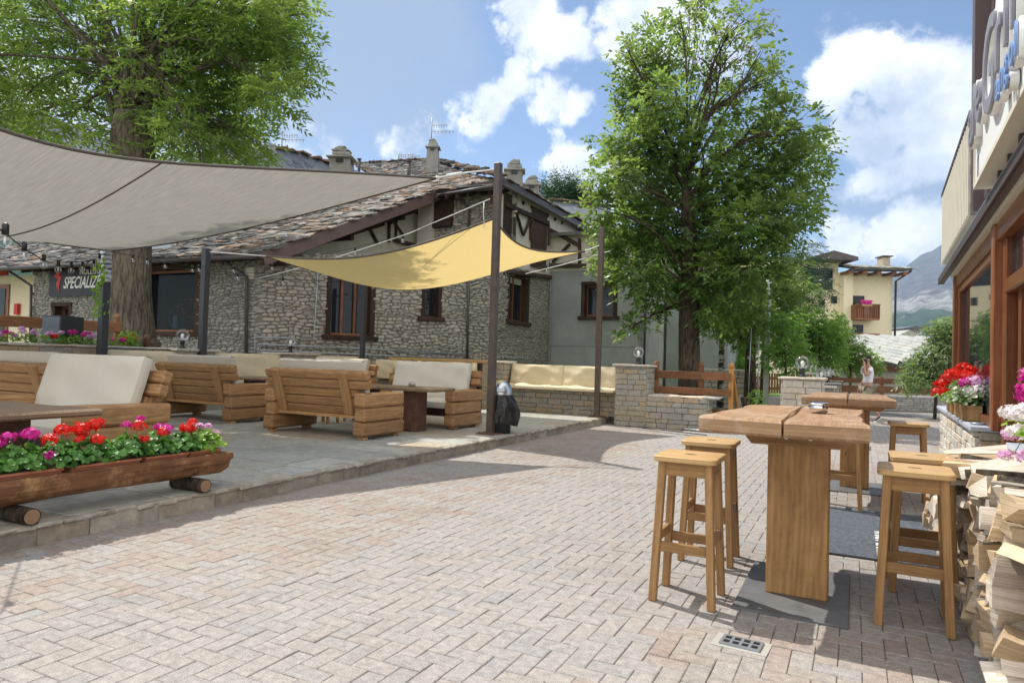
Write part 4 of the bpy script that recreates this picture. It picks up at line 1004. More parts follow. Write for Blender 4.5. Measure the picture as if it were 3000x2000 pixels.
def geranium(label, base, rad, h, heads, seed=0, leaf='leafger', nleaf=130, ls=.026, group='geraniums in the planters', sx=(1, 1.)):
    """heads: (dx,dy,dz,r,mat)"""
    t = thing('geranium_plant', label, 'geranium', base, group=group); B = Vector(base)
    m = MB()
    for _ in range(nleaf):
        a, q = rnd.uniform(0, 6.28), rnd.random()**.5; z = rnd.uniform(0, 1); rr_ = rad*q*(.75+.45*math.sin(math.pi*min(1, z+.15)))
        p = B+Vector((rr_*math.cos(a)*sx[0], rr_*math.sin(a)*sx[1], h*z*(1.1-.45*q*q))); d = Vector((math.cos(a)*.8*q+rnd.gauss(0, .35), math.sin(a)*.8*q+rnd.gauss(0, .35), .75)); gleaf(m, p, d, ls*rnd.uniform(.6, 1.25))
    m.build('leaves', M[leaf], t)
    st = MB()
    for (dx, dy, dz, r_, mt) in heads:
        st.tube([B+Vector((dx*.4, dy*.4, h*.3)), B+Vector((dx*.8, dy*.8, dz*.8)), B+Vector((dx, dy, dz))], .0028, 4, v=.8)
    if heads: st.build('stems', M[leaf], t)
    for (dx, dy, dz, r_, mt) in heads:
        m = MB(); blossom(m, B+Vector((dx, dy, dz)), r_, int(80*(r_/.045)+16)); m.build('blossom', M[mt], t)
# log trough on the terrace edge, runs along y
LX, LZ = -5.13, .455
t = thing('log_planter', 'long hollowed log planter lying on two short logs at the terrace edge', 'planter', (LX, 2.9, DK))
m = MB(); n = 14; ya, yb = .9, 4.36; vs_, fs = [], []; ny = 30
for j in range(ny+1):
    y = ya+(yb-ya)*j/ny
    for k in range(n+1):
        a = math.pi+math.pi*k/n; wob = 1+.035*math.sin(k*1.3+j*.35)+.02*math.sin(j*1.1+k*2.3); vs_.append((LX+.175*math.cos(a)*wob, y+(.03*math.sin(k*2) if j in (0, ny) else 0), LZ+.19*math.sin(a)*wob))
    for k in range(n+1):
        a = 2*math.pi-math.pi*k/n; vs_.append((LX+.135*math.cos(a), y, LZ+.004+.145*math.sin(a)))
w_ = 2*(n+1)
for j in range(ny):
    for k in range(w_): k2 = (k+1) % w_; fs.append((j*w_+k, (j+1)*w_+k, (j+1)*w_+k2, j*w_+k2))
fs.append(tuple(range(w_))[::-1] if False else tuple(range(w_))); fs.append(tuple(ny*w_+k for k in range(w_))[::-1])
m.add(vs_, fs, None, .5, 1); m.build('trough', M['log'], t)
m = MB(); m.prism([(LX+.15*math.cos(math.pi+math.pi*k/10), LZ+.16*math.sin(math.pi+math.pi*k/10)) for k in range(11)], yb-.05, yb-.005, 'y'); m.build('end_board', M['log'], t)
for y in (2.68, 4.05):
    m = MB(); m.tube([(LX-.16, y, DK+.055), (LX+.215, y+.01, DK+.055)], .058, 16); m.build('support_log', M['barkd'], t)
    m = MB(); m.tube([(LX+.2155, y+.01, DK+.055), (LX+.2175, y+.01, DK+.055)], .050, 16, smooth=False); m.build('support_log_end', M['logend'], t)
for i, (y0, y1) in enumerate(((1.2, 1.75), (1.8, 2.35), (2.4, 2.93), (3.0, 3.52), (3.58, 3.95), (3.98, 4.28))):
    t = thing('flower_box', 'terracotta flower box in the log planter, %s from the far end' % ['sixth', 'fifth', 'fourth', 'third', 'second', 'first'][i], 'flower box', (LX, (y0+y1)/2, LZ-.06), group='terracotta boxes inside the log planter')
    m = MB(); m.prism([(LX-.09, LZ-.11), (LX+.09, LZ-.11), (LX+.115, LZ+.03), (LX-.115, LZ+.03)], y0, y1, 'y'); m.bb((LX-.13, y0-.008, LZ+.022), (LX+.13, y1+.008, LZ+.04), ch=.004); m.build('box', M['terra'], t)
    m = MB(); m.bb((LX-.108, y0+.01, LZ+.03), (LX+.108, y1-.01, LZ+.043)); m.build('soil', M['soil'], t)
def gz(y, dx=0): return (LX+dx, y, LZ+.04)
r1, mg, pk, wh = 'petred', 'petmag', 'petpink', 'petwhite'
GP = [(1.5, [(0, 0, .2, .05, r1), (.1, .1, .18, .05, r1)], 'red geranium partly outside the left edge'),
      (2.08, [(-.05, .05, .26, .05, r1), (.09, -.1, .21, .045, r1), (-.06, .2, .22, .03, mg)], 'dark leaved geranium with red heads at the left edge'),
      (2.40, [(.05, .02, .21, .052, r1), (.02, .13, .20, .025, pk), (-.05, .20, .19, .03, mg)], 'geranium with one big red head and a lilac bloom'),
      (2.72, [(-.02, -.07, .23, .033, mg), (.0, .05, .24, .042, mg), (.09, .13, .2, .042, r1), (.13, .11, .10, .025, mg)], 'geranium with magenta heads left of the red cluster'),
      (2.98, [(-.04, .03, .24, .045, r1), (.05, .1, .18, .022, r1), (-.03, .16, .25, .045, r1)], 'geranium with a row of bright red heads'),
      (3.22, [(-.05, .04, .27, .045, r1), (.07, -.02, .17, .035, r1), (-.02, -.08, .22, .038, r1)], 'geranium with three red heads in the middle of the planter'),
      (3.48, [(-.04, .02, .25, .024, mg), (.0, .1, .24, .042, r1), (.09, .09, .14, .028, r1), (-.04, .14, .29, .022, mg)], 'geranium with pale buds and a red head'),
      (3.72, [(-.02, .06, .21, .032, mg), (.06, .03, .18, .033, r1), (.03, .09, .2, .036, mg)], 'geranium with magenta and red heads right of the middle'),
      (3.98, [(.02, .04, .19, .048, r1), (-.03, .12, .24, .026, r1), (-.04, .08, .17, .04, r1)], 'geranium with a large red head near the far end'),
      (4.2, [(-.06, .0, .19, .024, pk), (-.02, .05, .185, .024, pk), (.03, .09, .13, .024, pk), (-.05, .08, .18, .022, pk)], 'light green geranium with pink and white flowers at the far end')]
for i, (y, hd, lab) in enumerate(GP):
    geranium(lab, gz(y), .155, .17, hd, leaf='leafger' if i < 9 else 'leafyel', nleaf=170, ls=.027 if i > 2 else .034, sx=(1.0, 1.15))

# flower bed behind left wall
bp = 0
for i in range(26):
    y = 4.4+i*.165; mt = rnd.choice([mg, pk, wh, mg, pk, r1]) if i else r1; h = rnd.uniform(.10, .2)
    hd = [(rnd.uniform(-.1, .1), rnd.uniform(-.07, .07), h*rnd.uniform(.8, 1.25), rnd.uniform(.025, .04), mt if rnd.random() < .8 else pk) for _ in range(3)]
    colr = {mg: 'magenta', pk: 'pink', wh: 'white', r1: 'red'}[mt]
    geranium('small bedding plant with %s flowers, %s from the right on the left stone wall' % (colr, ORD[25-i]), (-12.5+rnd.uniform(-.1, .1), y, 1.4), .12, h, hd, leaf='leafbush' if i % 3 else 'leafyel', nleaf=60, ls=.02, group='bedding plants along the left wall with %s flowers' % colr)
t = thing('potted_plant', 'bushy green plant beside a small pot at the end of the flower bed', 'plant', (-12.5, 8.45, 1.4)); m = MB()
for _ in range(260):
    a = rnd.uniform(0, 6.3); r_ = rnd.random()**.5*.2; gleaf(m, (-12.5+r_*math.cos(a), 8.4+r_*math.sin(a), 1.42+rnd.uniform(0, .3)*(1-r_)), (math.cos(a), math.sin(a), .5), .018)
m.build('leaves', M['leafyel'], t)
t = thing('flower_pot', 'small brown pot standing next to the bushy plant on the left wall', 'pot', (-12.5, 8.8, 1.4)); m = MB(); m.lathe([(.05, 0), (.075, .16), (.08, .2), (.07, .2)], (-12.5, 8.8, 1.40), 14); m.build('pot', M['rust'], t)
# grey cabinet and rail fence on the wall behind the bed
t = thing('metal_cabinet', 'dark grey metal cabinet behind the flower bed below the shop banner', 'cabinet', (-13.0, 7.4, 1.41))
F = frame((-13.15, 7.2, 1.41), (.97, .24)); m = MB(); m.bb((0, 0, 0), (.42, .5, .50), Mx=F, ch=.006); m.build('body', M['anth'], t)
m = MB(); m.bb((.02, -.010, .03), (.40, 0, .47), Mx=F, ch=.003); m.build('door', plain('cabinet door grey', (.11, .13, .16), .35), t)
m = MB(); m.bb((.04, -.025, .24), (.055, -.010, .27), Mx=F); m.build('handle', M['chrome'], t)
t = thing('rail_fence', 'dark red wooden rail fence behind the flower bed', 'fence', (-13.4, 7, 1.2))
m = MB(); m.bb((-13.55, 2.5, 1.68), (-13.50, 8.95, 1.88), ch=.01); m.build('rail', M['fencew'], t)
for y in (6.25, 8.85): m = MB(); m.bb((-13.65, y, 1.0), (-13.555, y+.1, 1.95), ch=.01); m.ball((-13.6, y+.05, 2.0), .06, 10); m.build('post', M['fencew'], t)

# ================================================================== FIREWOOD
def wedge(w_, h):
    """split log profile: pie slice, half round or irregular stick"""
    k = rnd.random(); a0 = rnd.uniform(0, 6.3)
    if k < .5: P = [(0, 0)]+[(w_*math.cos(a), w_*math.sin(a)) for a in (0, .35, .75, 1.15)]; cx, cy = w_*.5, w_*.3
    elif k < .75: P = [(w_*.62*math.cos(a), w_*.5*math.sin(a)) for a in (0, .6, 1.2, 1.9, 2.5, 3.14)]; cx, cy = 0, .2*w_
    else: P = [(0, 0), (w_*.9, .02), (w_*.8, h*.6), (.02, h*.5)]; cx, cy = w_*.4, h*.3
    return [((x-cx)*math.cos(a0)-(y-cy)*math.sin(a0)+rnd.uniform(-.006, .006), (x-cx)*math.sin(a0)+(y-cy)*math.cos(a0)+rnd.uniform(-.006, .006)) for x, y in P]
def firewood():
    y0, y1 = 3.60, 6.72
    rows = 9
    for r_ in range(rows):
        z = .04+r_*.092; y = y0+(r_ % 2)*.05+rnd.uniform(-.02, .02); k = 0
        while y < y1:
            if y > 6.35-.09*r_ and r_ > 4: break
            w_ = rnd.uniform(.095, .145); P = wedge(w_, w_*rnd.uniform(.7, 1)); Ln = rnd.uniform(.33, .48)
            xf = .585+.03*math.sin(y*2.6+r_*.5)+rnd.gauss(0, .024)
            m = MB(); n = len(P); sl_ = [rnd.uniform(-.03, .03) for _ in range(2)]
            vs_, fs = [], []
            for q, f in enumerate((0, .12, .5, 1)):
                for (a, b) in P: vs_.append((f*Ln+(a*sl_[0]*8+b*sl_[1]*8 if q == 0 else 0), a*(1-.0*q)+rnd.uniform(-.005, .005), b+rnd.uniform(-.005, .005)))
            fs = [tuple(range(n)), tuple(range(3*n, 4*n))[::-1]]+[(q*n+i, (q+1)*n+i, (q+1)*n+(i+1) % n, q*n+(i+1) % n) for q in range(3) for i in range(n)]
            m.add(vs_, fs, None, rnd.random(), 0)
            mt = 'split' if rnd.random() < .5 else 'splitgrey'
            me = m.mesh('firewood_log'); me.materials.append(M[mt]); o = link('firewood_log', me)
            if rnd.random() < .45:
                mk = MB(); i0 = rnd.randrange(n); pa, pb_ = P[i0], P[(i0+1) % n]; ox_, oz_ = (pb_[1]-pa[1]), -(pb_[0]-pa[0]); ll_ = math.hypot(ox_, oz_)+1e-6; ox_, oz_ = ox_/ll_*.005, oz_/ll_*.005
                mk.add([(.02, pa[0]+ox_, pa[1]+oz_), (Ln*.98, pa[0]+ox_, pa[1]+oz_), (Ln*.98, pb_[0]+ox_, pb_[1]+oz_), (.02, pb_[0]+ox_, pb_[1]+oz_), (.02, pa[0]-ox_, pa[1]-oz_), (Ln*.98, pa[0]-ox_, pa[1]-oz_), (Ln*.98, pb_[0]-ox_, pb_[1]-oz_), (.02, pb_[0]-ox_, pb_[1]-oz_)], [(0, 1, 2, 3), (7, 6, 5, 4), (0, 3, 7, 4), (0, 4, 5, 1), (3, 2, 6, 7)], None, .5); mk.build('bark', M['bark'], o, True)
            o.matrix_world = Matrix.Translation((xf, y, z+rnd.uniform(-.012, .012))) @ Matrix.Rotation(rnd.gauss(0, .2)+(0 if rnd.random() > .12 else rnd.choice([-.3, .3])), 4, 'Z') @ Matrix.Rotation(rnd.gauss(0, .12), 4, 'Y')
            tag(o, '%s split log, %s from the near end, %s firewood row from the ground' % ('yellow' if mt == 'split' else 'greyish', ORD[k], ORD[r_]), 'firewood', 'split logs in the firewood stack'); k += 1
            y += w_*rnd.uniform(.72, .95)
firewood()
m = MB(); m.lathe([(.30, .0), (.36, .15), (.40, .35), (.385, .55), (.36, .62), (.34, .60), (.37, .35), (.30, .02)], (1.05, 3.28, 0), 28); m.uv = [(b, a) for a, b in m.uv]
one(m, 'wooden_tub', M['column'], 'curved brown wooden tub in the bottom right corner beside the firewood', 'tub')

# ================================================================== RIGHT BUILDING (bar front)
RB = Matrix(((.9995, .0314, 0, .709), (-.0314, .9995, 0, 0), (0, 0, 1, 0), (0, 0, 0, 1)))
t = thing('bar_building', 'bar building on the right with mahogany window frames, stone base and pale sign band', 'building', (1.3, 8, 0))
s = MB()
Fb = RB @ frame((0.03, 11.05, 0), (0, -1))      # faces -x'
courses(s, Fb, 3.95, .86, dep=.03, rh=(.06, .13), rl=(.10, .34), rough=.006)
s.build('pale_stone_base', M['whitestone'], t)
s = MB(); courses(s, RB @ frame((.03, 7.10, 0), (1, 0)), .32, .86, dep=.03, rh=(.07, .12), rl=(.1, .22)); s.build('grey_stone_end', M['ashlar'], t)
m = MB(); m.bb((.03, 7.12, 0), (.5, 11.1, .86), Mx=RB); m.bb((.34, 3.2, 0), (.5, 7.12, .86), Mx=RB); m.bb((.35, 3.2, 2.62), (4, 11.0, 8), Mx=RB); m.build('core_wall', M['mortar'], t)
m = MB(); m.bb((-.035, 7.06, .86), (.42, 11.14, .90), Mx=RB, ch=.004); m.bb((.02, 3.6, .87), (.42, 5.55, .905), Mx=RB, ch=.004); m.build('window_sill', M['sill'], t)
# timber frame
m = MB(); m.bb((.06, 10.0, .90), (.22, 10.16, 2.56), Mx=RB, ch=.012, la=2); m.bb((.10, 9.83, .90), (.18, 9.94, 2.5), Mx=RB, ch=.01, la=2); pl = m.build('corner_post', M['mahog'], t)
m = MB(); m.bb((.06, 6.60, .90), (.24, 6.72, 2.56), Mx=RB, ch=.012, la=2); m.bb((.12, 6.42, 0.0), (.26, 6.56, 2.5), Mx=RB, ch=.012, la=2); m.build('window_post', M['mahog'], t)
m = MB(); m.bb((.08, 3.0, 2.42), (.2, 10.1, 2.56), Mx=RB, ch=.012, la=1); m.bb((.11, 6.6, 2.34), (.18, 10.0, 2.42), Mx=RB, ch=.01, la=1); m.bb((.10, 6.6, .90), (.2, 10.0, .98), Mx=RB, ch=.01, la=1); m.build('window_header', M['mahog'], t)
m = MB(); m.bb((.12, 3.0, 1.98), (.24, 6.5, 2.10), Mx=RB, ch=.012, la=1); m.build('transom', M['mahog'], t)
m = MB(); m.bb((.145, 6.7, .98), (.152, 9.95, 2.36), Mx=RB); m.bb((.16, 3.0, 2.10), (.166, 6.45, 2.42), Mx=RB); m.build('window_pane', M['darkglass'], t)
m = MB(); m.bb((.10, 10.17, .9), (.3, 12.6, 2.6), Mx=RB) if False else m.bb((.20, 10.16, .9), (.5, 10.2, 2.6), Mx=RB); m.bb((.9, 3.0, 0), (.95, 10.2, 2.6), Mx=RB); m.build('interior_wall', M['interior'], t)
m = MB(); m.bb((.17, 6.05, .0), (.36, 6.18, 2.0), Mx=RB, la=2); m.bb((.17, 5.35, .0), (.24, 5.5, 2.0), Mx=RB, la=2, ch=.01); m.bb((.30, 4.3, .9), (.36, 5.3, 1.98), Mx=RB, la=2); d_ = m.build('door', M['mahog'], t)
m = MB(); m.bb((.15, 5.56, 1.02), (.17, 5.62, 1.16), Mx=RB); m.bb((.15, 5.56, 1.75), (.17, 5.62, 1.9), Mx=RB); m.build('hinge', M['whitep'], d_)
# cream strip, soffit, fascia, metal roof
m = MB(); m.bb((.042, 2.5, 2.56), (.3, 10.25, 2.63), Mx=RB); m.bb((.30, 2.5, 2.63), (.5, 10.2, 2.9), Mx=RB); m.build('cream_strip', M['offwhite'], t)
m = MB(); m.bb((-.015, 2.5, 2.60), (.04, 11.3, 2.615), Mx=RB); m.bb((-.03, 2.5, 2.60), (-.01, 11.32, 2.68), Mx=RB); m.build('fascia', M['fasciad'], t)
m = MB(); m.prism([(-.03, 2.682), (-.03, 2.69), (.40, 2.86), (.40, 2.83)], 2.5, 11.3, 'y', RB); m.build('metal_roof', plain('zinc sheet', (.42, .46, .52), .35, metal=.5), t)
# balcony of pale slats
b_ = MB(); y = 7.75
while y < 11.0: b_.bb((-.012, y, 2.86), (.012, y+.06, 3.78), Mx=RB, ch=.004); y += .15
for z in (3.0, 3.35, 3.62): b_.bb((.02, 7.7, z), (.05, 11.05, z+.05), Mx=RB)
b_.bb((-.01, 10.98, 2.83), (.6, 11.04, 3.78), Mx=RB)
bb_ = b_.build('balcony_slats', M['offwhite'], t)
b_ = MB(); b_.bb((-.02, 7.6, 3.79), (.07, 11.08, 3.83), Mx=RB); b_.build('balcony_handrail', M['fasciad'], bb_)
# steel H column and bracket
m = MB(); m.bb((.0, 7.42, 2.90), (.13, 7.62, 7.5), Mx=RB, ch=.004); m.bb((.14, 7.0, 2.90), (.27, 7.2, 7.5), Mx=RB, ch=.004); m.bb((.12, 7.2, 2.9), (.15, 7.42, 7.5), Mx=RB); m.bb((.34, 6.3, 2.9), (.38, 6.4, 7.5), Mx=RB)
m.bb((.05, 6.9, 2.88), (.45, 7.1, 3.0), Mx=RB); m.bb((.0, 7.4, 2.83), (.3, 7.6, 2.92), Mx=RB); m.bb((-.1, 6.0, 2.82), (.2, 6.1, 2.98), Mx=RB); m.bb((.05, 5.9, 2.80), (.32, 6.0, 2.86), Mx=RB)
m.build('steel_column', plain('purple brown steel', (.10, .065, .062), .4), t)
# sign board
sgn = thing('sign_board', 'white sign board with raised grey and blue letters above the bar front', 'sign', RB @ Vector((-.1, 6, 2.9)))
m = MB(); m.prism([(3.2, 2.80), (6.22, 2.80), (6.22, 3.22), (5.95, 3.48), (5.55, 3.60), (5.25, 3.66), (5.1, 3.98), (3.2, 3.98)], -.10, -.03, 'x', RB); m.build('board', M['whitep'], sgn)
m = MB(); m.bb((-.11, 3.2, 2.765), (.02, 6.24, 2.80), Mx=RB); m.bb((-.11, 6.22, 2.80), (-.03, 6.25, 3.26), Mx=RB); m.build('board_edge', M['offwhite'], sgn)
TX = RB @ Matrix(((0, 0, -1, -.15), (-1, 0, 0, 0), (0, 1, 0, 0), (0, 0, 0, 1)))
def sign(s_, size, y, z, mat, sx, ext=.012, dx=0, bold=.008):
    Mx = RB @ Matrix(((0, 0, -1, -.15+dx), (-1, 0, 0, y), (0, 1, 0, z), (0, 0, 0, 1)))
    text(s_, size, M[mat], Mx, sgn, 'lettering', ext=ext, bold=bold, sx=sx)
for ch_, y, z, sz in (('a', 6.14, 3.06, .56), ('l', 5.90, 3.08, .52), ('e', 5.72, 3.09, .58), ('G', 5.36, 2.98, .82), ('r', 4.78, 3.10, .62), ('i', 4.46, 3.12, .62), ('l', 4.24, 3.12, .6)):
    sign(ch_, sz, y, z, 'whitep', 1.0, .02, .03, .022); sign(ch_, sz, y, z, 'lettergrey', 1.0, .008, .0, .004)
for ch_, y in (('a', 4.66), ('n', 4.50), ('g', 4.34), ('o', 4.18), ('l', 4.02)):
    sign(ch_, .24, y, 2.90, 'whitep', 1.0, .02, .02, .014); sign(ch_, .24, y, 2.90, 'letterblue', 1.0, .006, -.01, .002)
m = MB()
for i in range(6): m.bb((-.02, 5.7-i*.42, 2.70), (.3, 5.74-i*.42, 2.80), Mx=RB)
m.build('sign_bracket', M['fasciad'], sgn)
# flower boxes on the sill
def wbox(label, y0, y1, x0=-.02, x1=.13, z=.90):
    t = thing('wooden_flower_box', label, 'flower box', RB @ Vector(((x0+x1)/2, (y0+y1)/2, z)), group='wooden flower boxes on the window sill')
    m = MB(); m.bb((x0, y0, z+.005), (x1, y1, z+.155), Mx=RB, ch=.006); m.bb((x0-.012, y0-.012, z+.005), (x0+.02, y0+.02, z+.16), Mx=RB); m.build('box', M['stool'], t)
    m = MB(); m.bb((x0+.015, y0+.015, z+.150), (x1-.015, y1-.015, z+.163), Mx=RB); m.build('soil', M['soil'], t)
wbox('wooden flower box with red and pink geraniums on the grey window sill', 7.75, 8.75); wbox('second wooden flower box further along the window sill', 8.85, 9.75)
def rbp(x, y, z): p = RB @ Vector((x, y, z)); return (p.x, p.y, p.z)
H1 = [('tall geranium with crowded red heads at the middle of the sill box', 8.2, [(-.10, .0, .30, .05, r1), (-.02, .1, .35, .055, r1), (-.12, .12, .26, .05, r1), (.02, -.05, .32, .05, r1), (-.06, -.12, .27, .05, r1)], 'leafbush'),
      ('geranium with pink and white heads at the near end of the sill box', 7.88, [(-.04, .0, .20, .055, mg), (.03, -.02, .22, .06, pk), (-.03, -.08, .11, .05, wh), (.04, -.1, .14, .05, wh), (-.08, .06, .14, .04, wh), (.0, .08, .26, .05, r1)], 'leafvar'),
      ('variegated geranium hanging over the sill with red heads', 8.5, [(-.2, -.05, .10, .045, r1), (-.22, .05, .17, .04, r1), (-.15, .1, .25, .04, r1), (-.10, -.2, .04, .03, wh)], 'leafvar'),
      ('red geranium in the far sill box', 9.0, [(-.14, 0, .2, .05, r1), (-.05, .1, .28, .05, r1), (-.2, .1, .08, .045, r1), (-.1, -.1, .3, .04, r1)], 'leafbush'),
      ('white flowered geranium in the far sill box', 9.4, [(-.1, 0, .18, .04, wh), (-.05, .1, .22, .04, r1)], 'leafvar')]
for lab, y, hd, lf in H1: geranium(lab, rbp(.05, y, 1.06), .19, .2, hd, leaf=lf, nleaf=220, ls=.024, group='geraniums on the window sill')
wbox('wooden flower box above the firewood at the right edge', 4.05, 4.75, .03, .2)
for lab, y, hd in (('purple and white geranium trailing over the firewood', 4.25, [(-.12, .05, .22, .055, mg), (-.10, .12, .30, .05, mg), (-.16, .0, .12, .05, wh), (-.15, .10, .02, .045, wh), (-.13, .03, -.10, .04, pk), (-.05, -.1, .25, .05, mg)]),
                   ('green trailing geranium with lilac blooms above the firewood', 4.6, [(-.16, -.02, .10, .045, wh), (-.14, .08, -.02, .04, pk), (-.17, .05, -.14, .035, pk)])):
    geranium(lab, rbp(.08, y, 1.04), .17, .16, hd, leaf='leafyel', nleaf=140, ls=.02, group='trailing geraniums at the right edge')
m = MB(); m.lathe([(.05, 0), (.06, .012), (.05, .02), (.001, .014)], rbp(.05, 7.35, .90), 20); one(m, 'glass_ashtray', M['galv'], 'flat glass ashtray on the near end of the grey window sill', 'ashtray')

# ================================================================== STONE HOUSE
house = thing('stone_house', 'large old stone house with half timbered gable and stone slab roof behind the terrace', 'house', (-12, 18, 0))
K1 = Vector((-14.06, 13.07, 0)); d2 = Vector((.494, .870, 0)); K2 = K1+d2*7.45; K3 = Vector((K2.x, 23.67, 0)); K4 = Vector((-6.87, 23.67, 0)); K5 = Vector((-6.87, 27.1, 0))
F1 = frame((-24.4, 13.07, 0), (1, 0)); W1 = 24.4-14.06
F2 = frame(K1, d2); W2 = 7.45
F3 = frame(K2, (0, 1)); W3 = K3.y-K2.y
F4 = frame(K3, (1, 0)); W4 = K4.x-K3.x
F5 = frame(K4+Vector((0, .355, 0)), (0, 1)); W5 = 3.08
def loc(F, p): return F.inverted() @ Vector(p)
def onwall(F, px, py):      # wall-local (x,z) where the pixel ray meets the wall plane y=0
    o = F.inverted() @ Vector((0, 0, CH)); d = F.to_3x3().inverted() @ ray(px, py); t_ = -o.y/d.y; q = o+d*t_; return q.x, q.z
def rect(F, x0, y0, x1, y1):
    a = onwall(F, x0, y1); b = onwall(F, x1, y0); c = onwall(F, x0, y0); d = onwall(F, x1, y1); return (min(a[0], c[0]), max(b[0], d[0]), min(a[1], d[1]), max(b[1], c[1]))
h1a = rect(F1, 410, 795, 573, 970); h1b = rect(F1, 163, 898, 205, 925+30)
h2a = rect(F2, 968, 810, 1085, 980); h2b = rect(F2, 1243, 800, 1285, 927)
h3 = rect(F3, 1490, 815, 1543, 938); h4 = rect(F4, 1712, 836, 1800, 926)
top2 = lambda x: 3.95+x*.11
parts = MB(); wallbox(parts, F1, W1, 3.9, .35, [h1a, h1b], z0=-.5); wallbox(parts, F2, W2, 4, .35, [h2a, h2b], z0=-.5, top=top2); wallbox(parts, F3, W3, 4.55, .35, [h3], z0=-.5); parts.build('mortar_wall', M['rmortar'], house)
s = MB(); rubble(s, F1, W1, 3.9, [h1a, h1b], sc_=.8); s.build('grey_stone_wall', M['greyrubble'], house)
s = MB(); rubble(s, F2, W2, 4.9, [h2a, h2b], top=top2, sc_=.84); s.build('brown_stone_wall', M['rubble'], house)
s = MB(); rubble(s, F3, W3, 4.5, [h3], sc_=.78); s.build('side_stone_wall', M['rubble'], house)
s = MB(); wallbox(s, F4, W4, 6.15, .35, [h4], z0=-.5); s.build('grey_plaster_wall', M['greystucco'], house)
s = MB(); wallbox(s, F5, W5, 6.15, .35, [], z0=-.5); s.build('concrete_side_wall', M['concrete'], house)
def window(F, h, label, bars=1, frame_='mahogd', deep=.2, surround=.09, sill=True, glass='darkglass', parent=house, sash='mahog'):
    a, b, c, d = h; w_ = MB()
    # dark timber surround and deep reveal
    w_.bb((a-surround, -.09, d), (b+surround, .12, d+.13), Mx=F, ch=.01); w_.bb((a-surround, -.05, c), (a+.04, .30, d), Mx=F); w_.bb((b-.04, -.05, c), (b+surround, .30, d), Mx=F)
    if sill: w_.bb((a-surround-.1, -.13, c-.13), (b+surround+.1, .14, c), Mx=F, ch=.015)
    wo_ = w_.build('window', M['darkbeam'], parent)
    g = MB(); g.bb((a, .27, c), (b, .28, d), Mx=F); g.build('pane', M[glass], wo_)
    bk = MB(); bk.bb((a, .9, c-.3), (b, .95, d+.3), Mx=F); bk.bb((a-.02, .35, c), (a, .9, d), Mx=F); bk.bb((b, .35, c), (b+.02, .9, d), Mx=F); bk.build('dark_room', M['interior'], wo_)
    f_ = MB(); a2, b2 = a+.04, b-.04
    f_.bb((a2, .2, c), (b2, .26, c+.06), Mx=F); f_.bb((a2, .2, d-.06), (b2, .26, d), Mx=F)
    n = bars+1
    for i in range(n+1):
        x = a2+(b2-a2)*i/n; f_.bb((max(a2, x-.035), .195, c+.06), (min(b2, x+.035), .265, d-.06), Mx=F)
    f_.build('sash', M[sash], wo_); return wo_
M['shopglass'] = glassmat('shop glass', alpha=.68)
wa_ = window(F1, h1a, 'shop', bars=0, surround=.2, glass='shopglass')
window(F1, h1b, 'small', bars=0, surround=.14)
window(F2, h2a, 'a', bars=2, surround=.1); window(F2, h2b, 'b', bars=0, surround=.07, sash='darkbeam'); window(F3, h3, 'c', bars=1, surround=.07); window(F4, h4, 'd', bars=0, surround=.1)
# bicycle displayed in the shop window
bk_ = thing('bicycle', 'orange framed bicycle displayed behind the big shop window', 'bicycle', F1 @ Vector((h1a[0]+1.5, .55, h1a[2])))
def wheel(cx, cz, r_, y=.5):
    m = MB(); m.tube([(cx+r_*math.cos(i*math.pi/14), y, cz+r_*math.sin(i*math.pi/14)) for i in range(29)], .012, 6, Mx=F1); wv_ = m.build('wheel', M['galv'], bk_)
    m = MB()
    for i in range(10): m.tube([(cx, y, cz), (cx+r_*math.cos(i*.628), y, cz+r_*math.sin(i*.628))], .002, 3, Mx=F1)
    m.build('spokes', M['chrome'], wv_)
bx = h1a[0]+1.05; bz = h1a[2]+.45
wheel(bx, bz, .33); wheel(bx+1.0, bz, .33)
m = MB()
for p, q in (((0, 0), (.12, .5)), ((.12, .5), (.62, .52)), ((.12, .42), (.45, .0)), ((.45, 0), (.62, .55)), ((.45, 0), (1., 0)), ((.62, .45), (1., 0))): m.tube([(bx+p[0], .5, bz+p[1]), (bx+q[0], .5, bz+q[1])], .016, 6, Mx=F1)
m.build('frame', plain('orange paint', (.7, .12, .03), .3), bk_)
m = MB(); m.box((bx-.0, .45, bz-.15), (.16, .02, .34), Mx=F1); m.box((bx+.0, .44, bz-.02), (.08, .01, .12), Mx=F1); one(m, 'shop_leaflet', plain('blue leaflet', (.25, .42, .7), .5), 'pale blue leaflet inside the shop window below the bicycle', 'leaflet')
# pipes along the wall foot
def wp(F, px, py, off=-.14):
    x, z = onwall(F, px, py); return F @ Vector((x, off, z))
m = MB()
for P in ([(743, 1050), (743, 987), (915, 993), (928, 770)], [(752, 1060), (752, 1008), (1090, 1022), (1380, 1040)], [(757, 1060), (757, 1026), (1100, 1040), (1380, 1052)]):
    m.tube([wp(F2, *q) for q in P], .022, 6)
m.build('wall_pipes', M['galv'], house)
m = MB(); m.tube([wp(F3, 1460, 1045), wp(F3, 1600, 1052), wp(F3, 1603, 800)], .02, 6); m.build('wall_pipes', M['galv'], house)
def gut(pts, r_=.045): m = MB(); m.tube(pts, r_, 8); m.build('downpipe', M['fasciad'], house)
gut([wp(F1, 690, 765, -.5), wp(F1, 700, 775, -.4), wp(F1, 733, 812, -.12), wp(F1, 731, 1040, -.12)]); gut([wp(F1, 27, 768, -.45), wp(F1, 40, 785, -.35), wp(F1, 103, 838, -.12), wp(F1, 101, 1000, -.12)])
gut([wp(F2, 1367, 780), wp(F2, 1362, 1050)], .04)
gut([F5 @ Vector((.05, -.1, 6)), F5 @ Vector((.05, -.1, .2))]); 
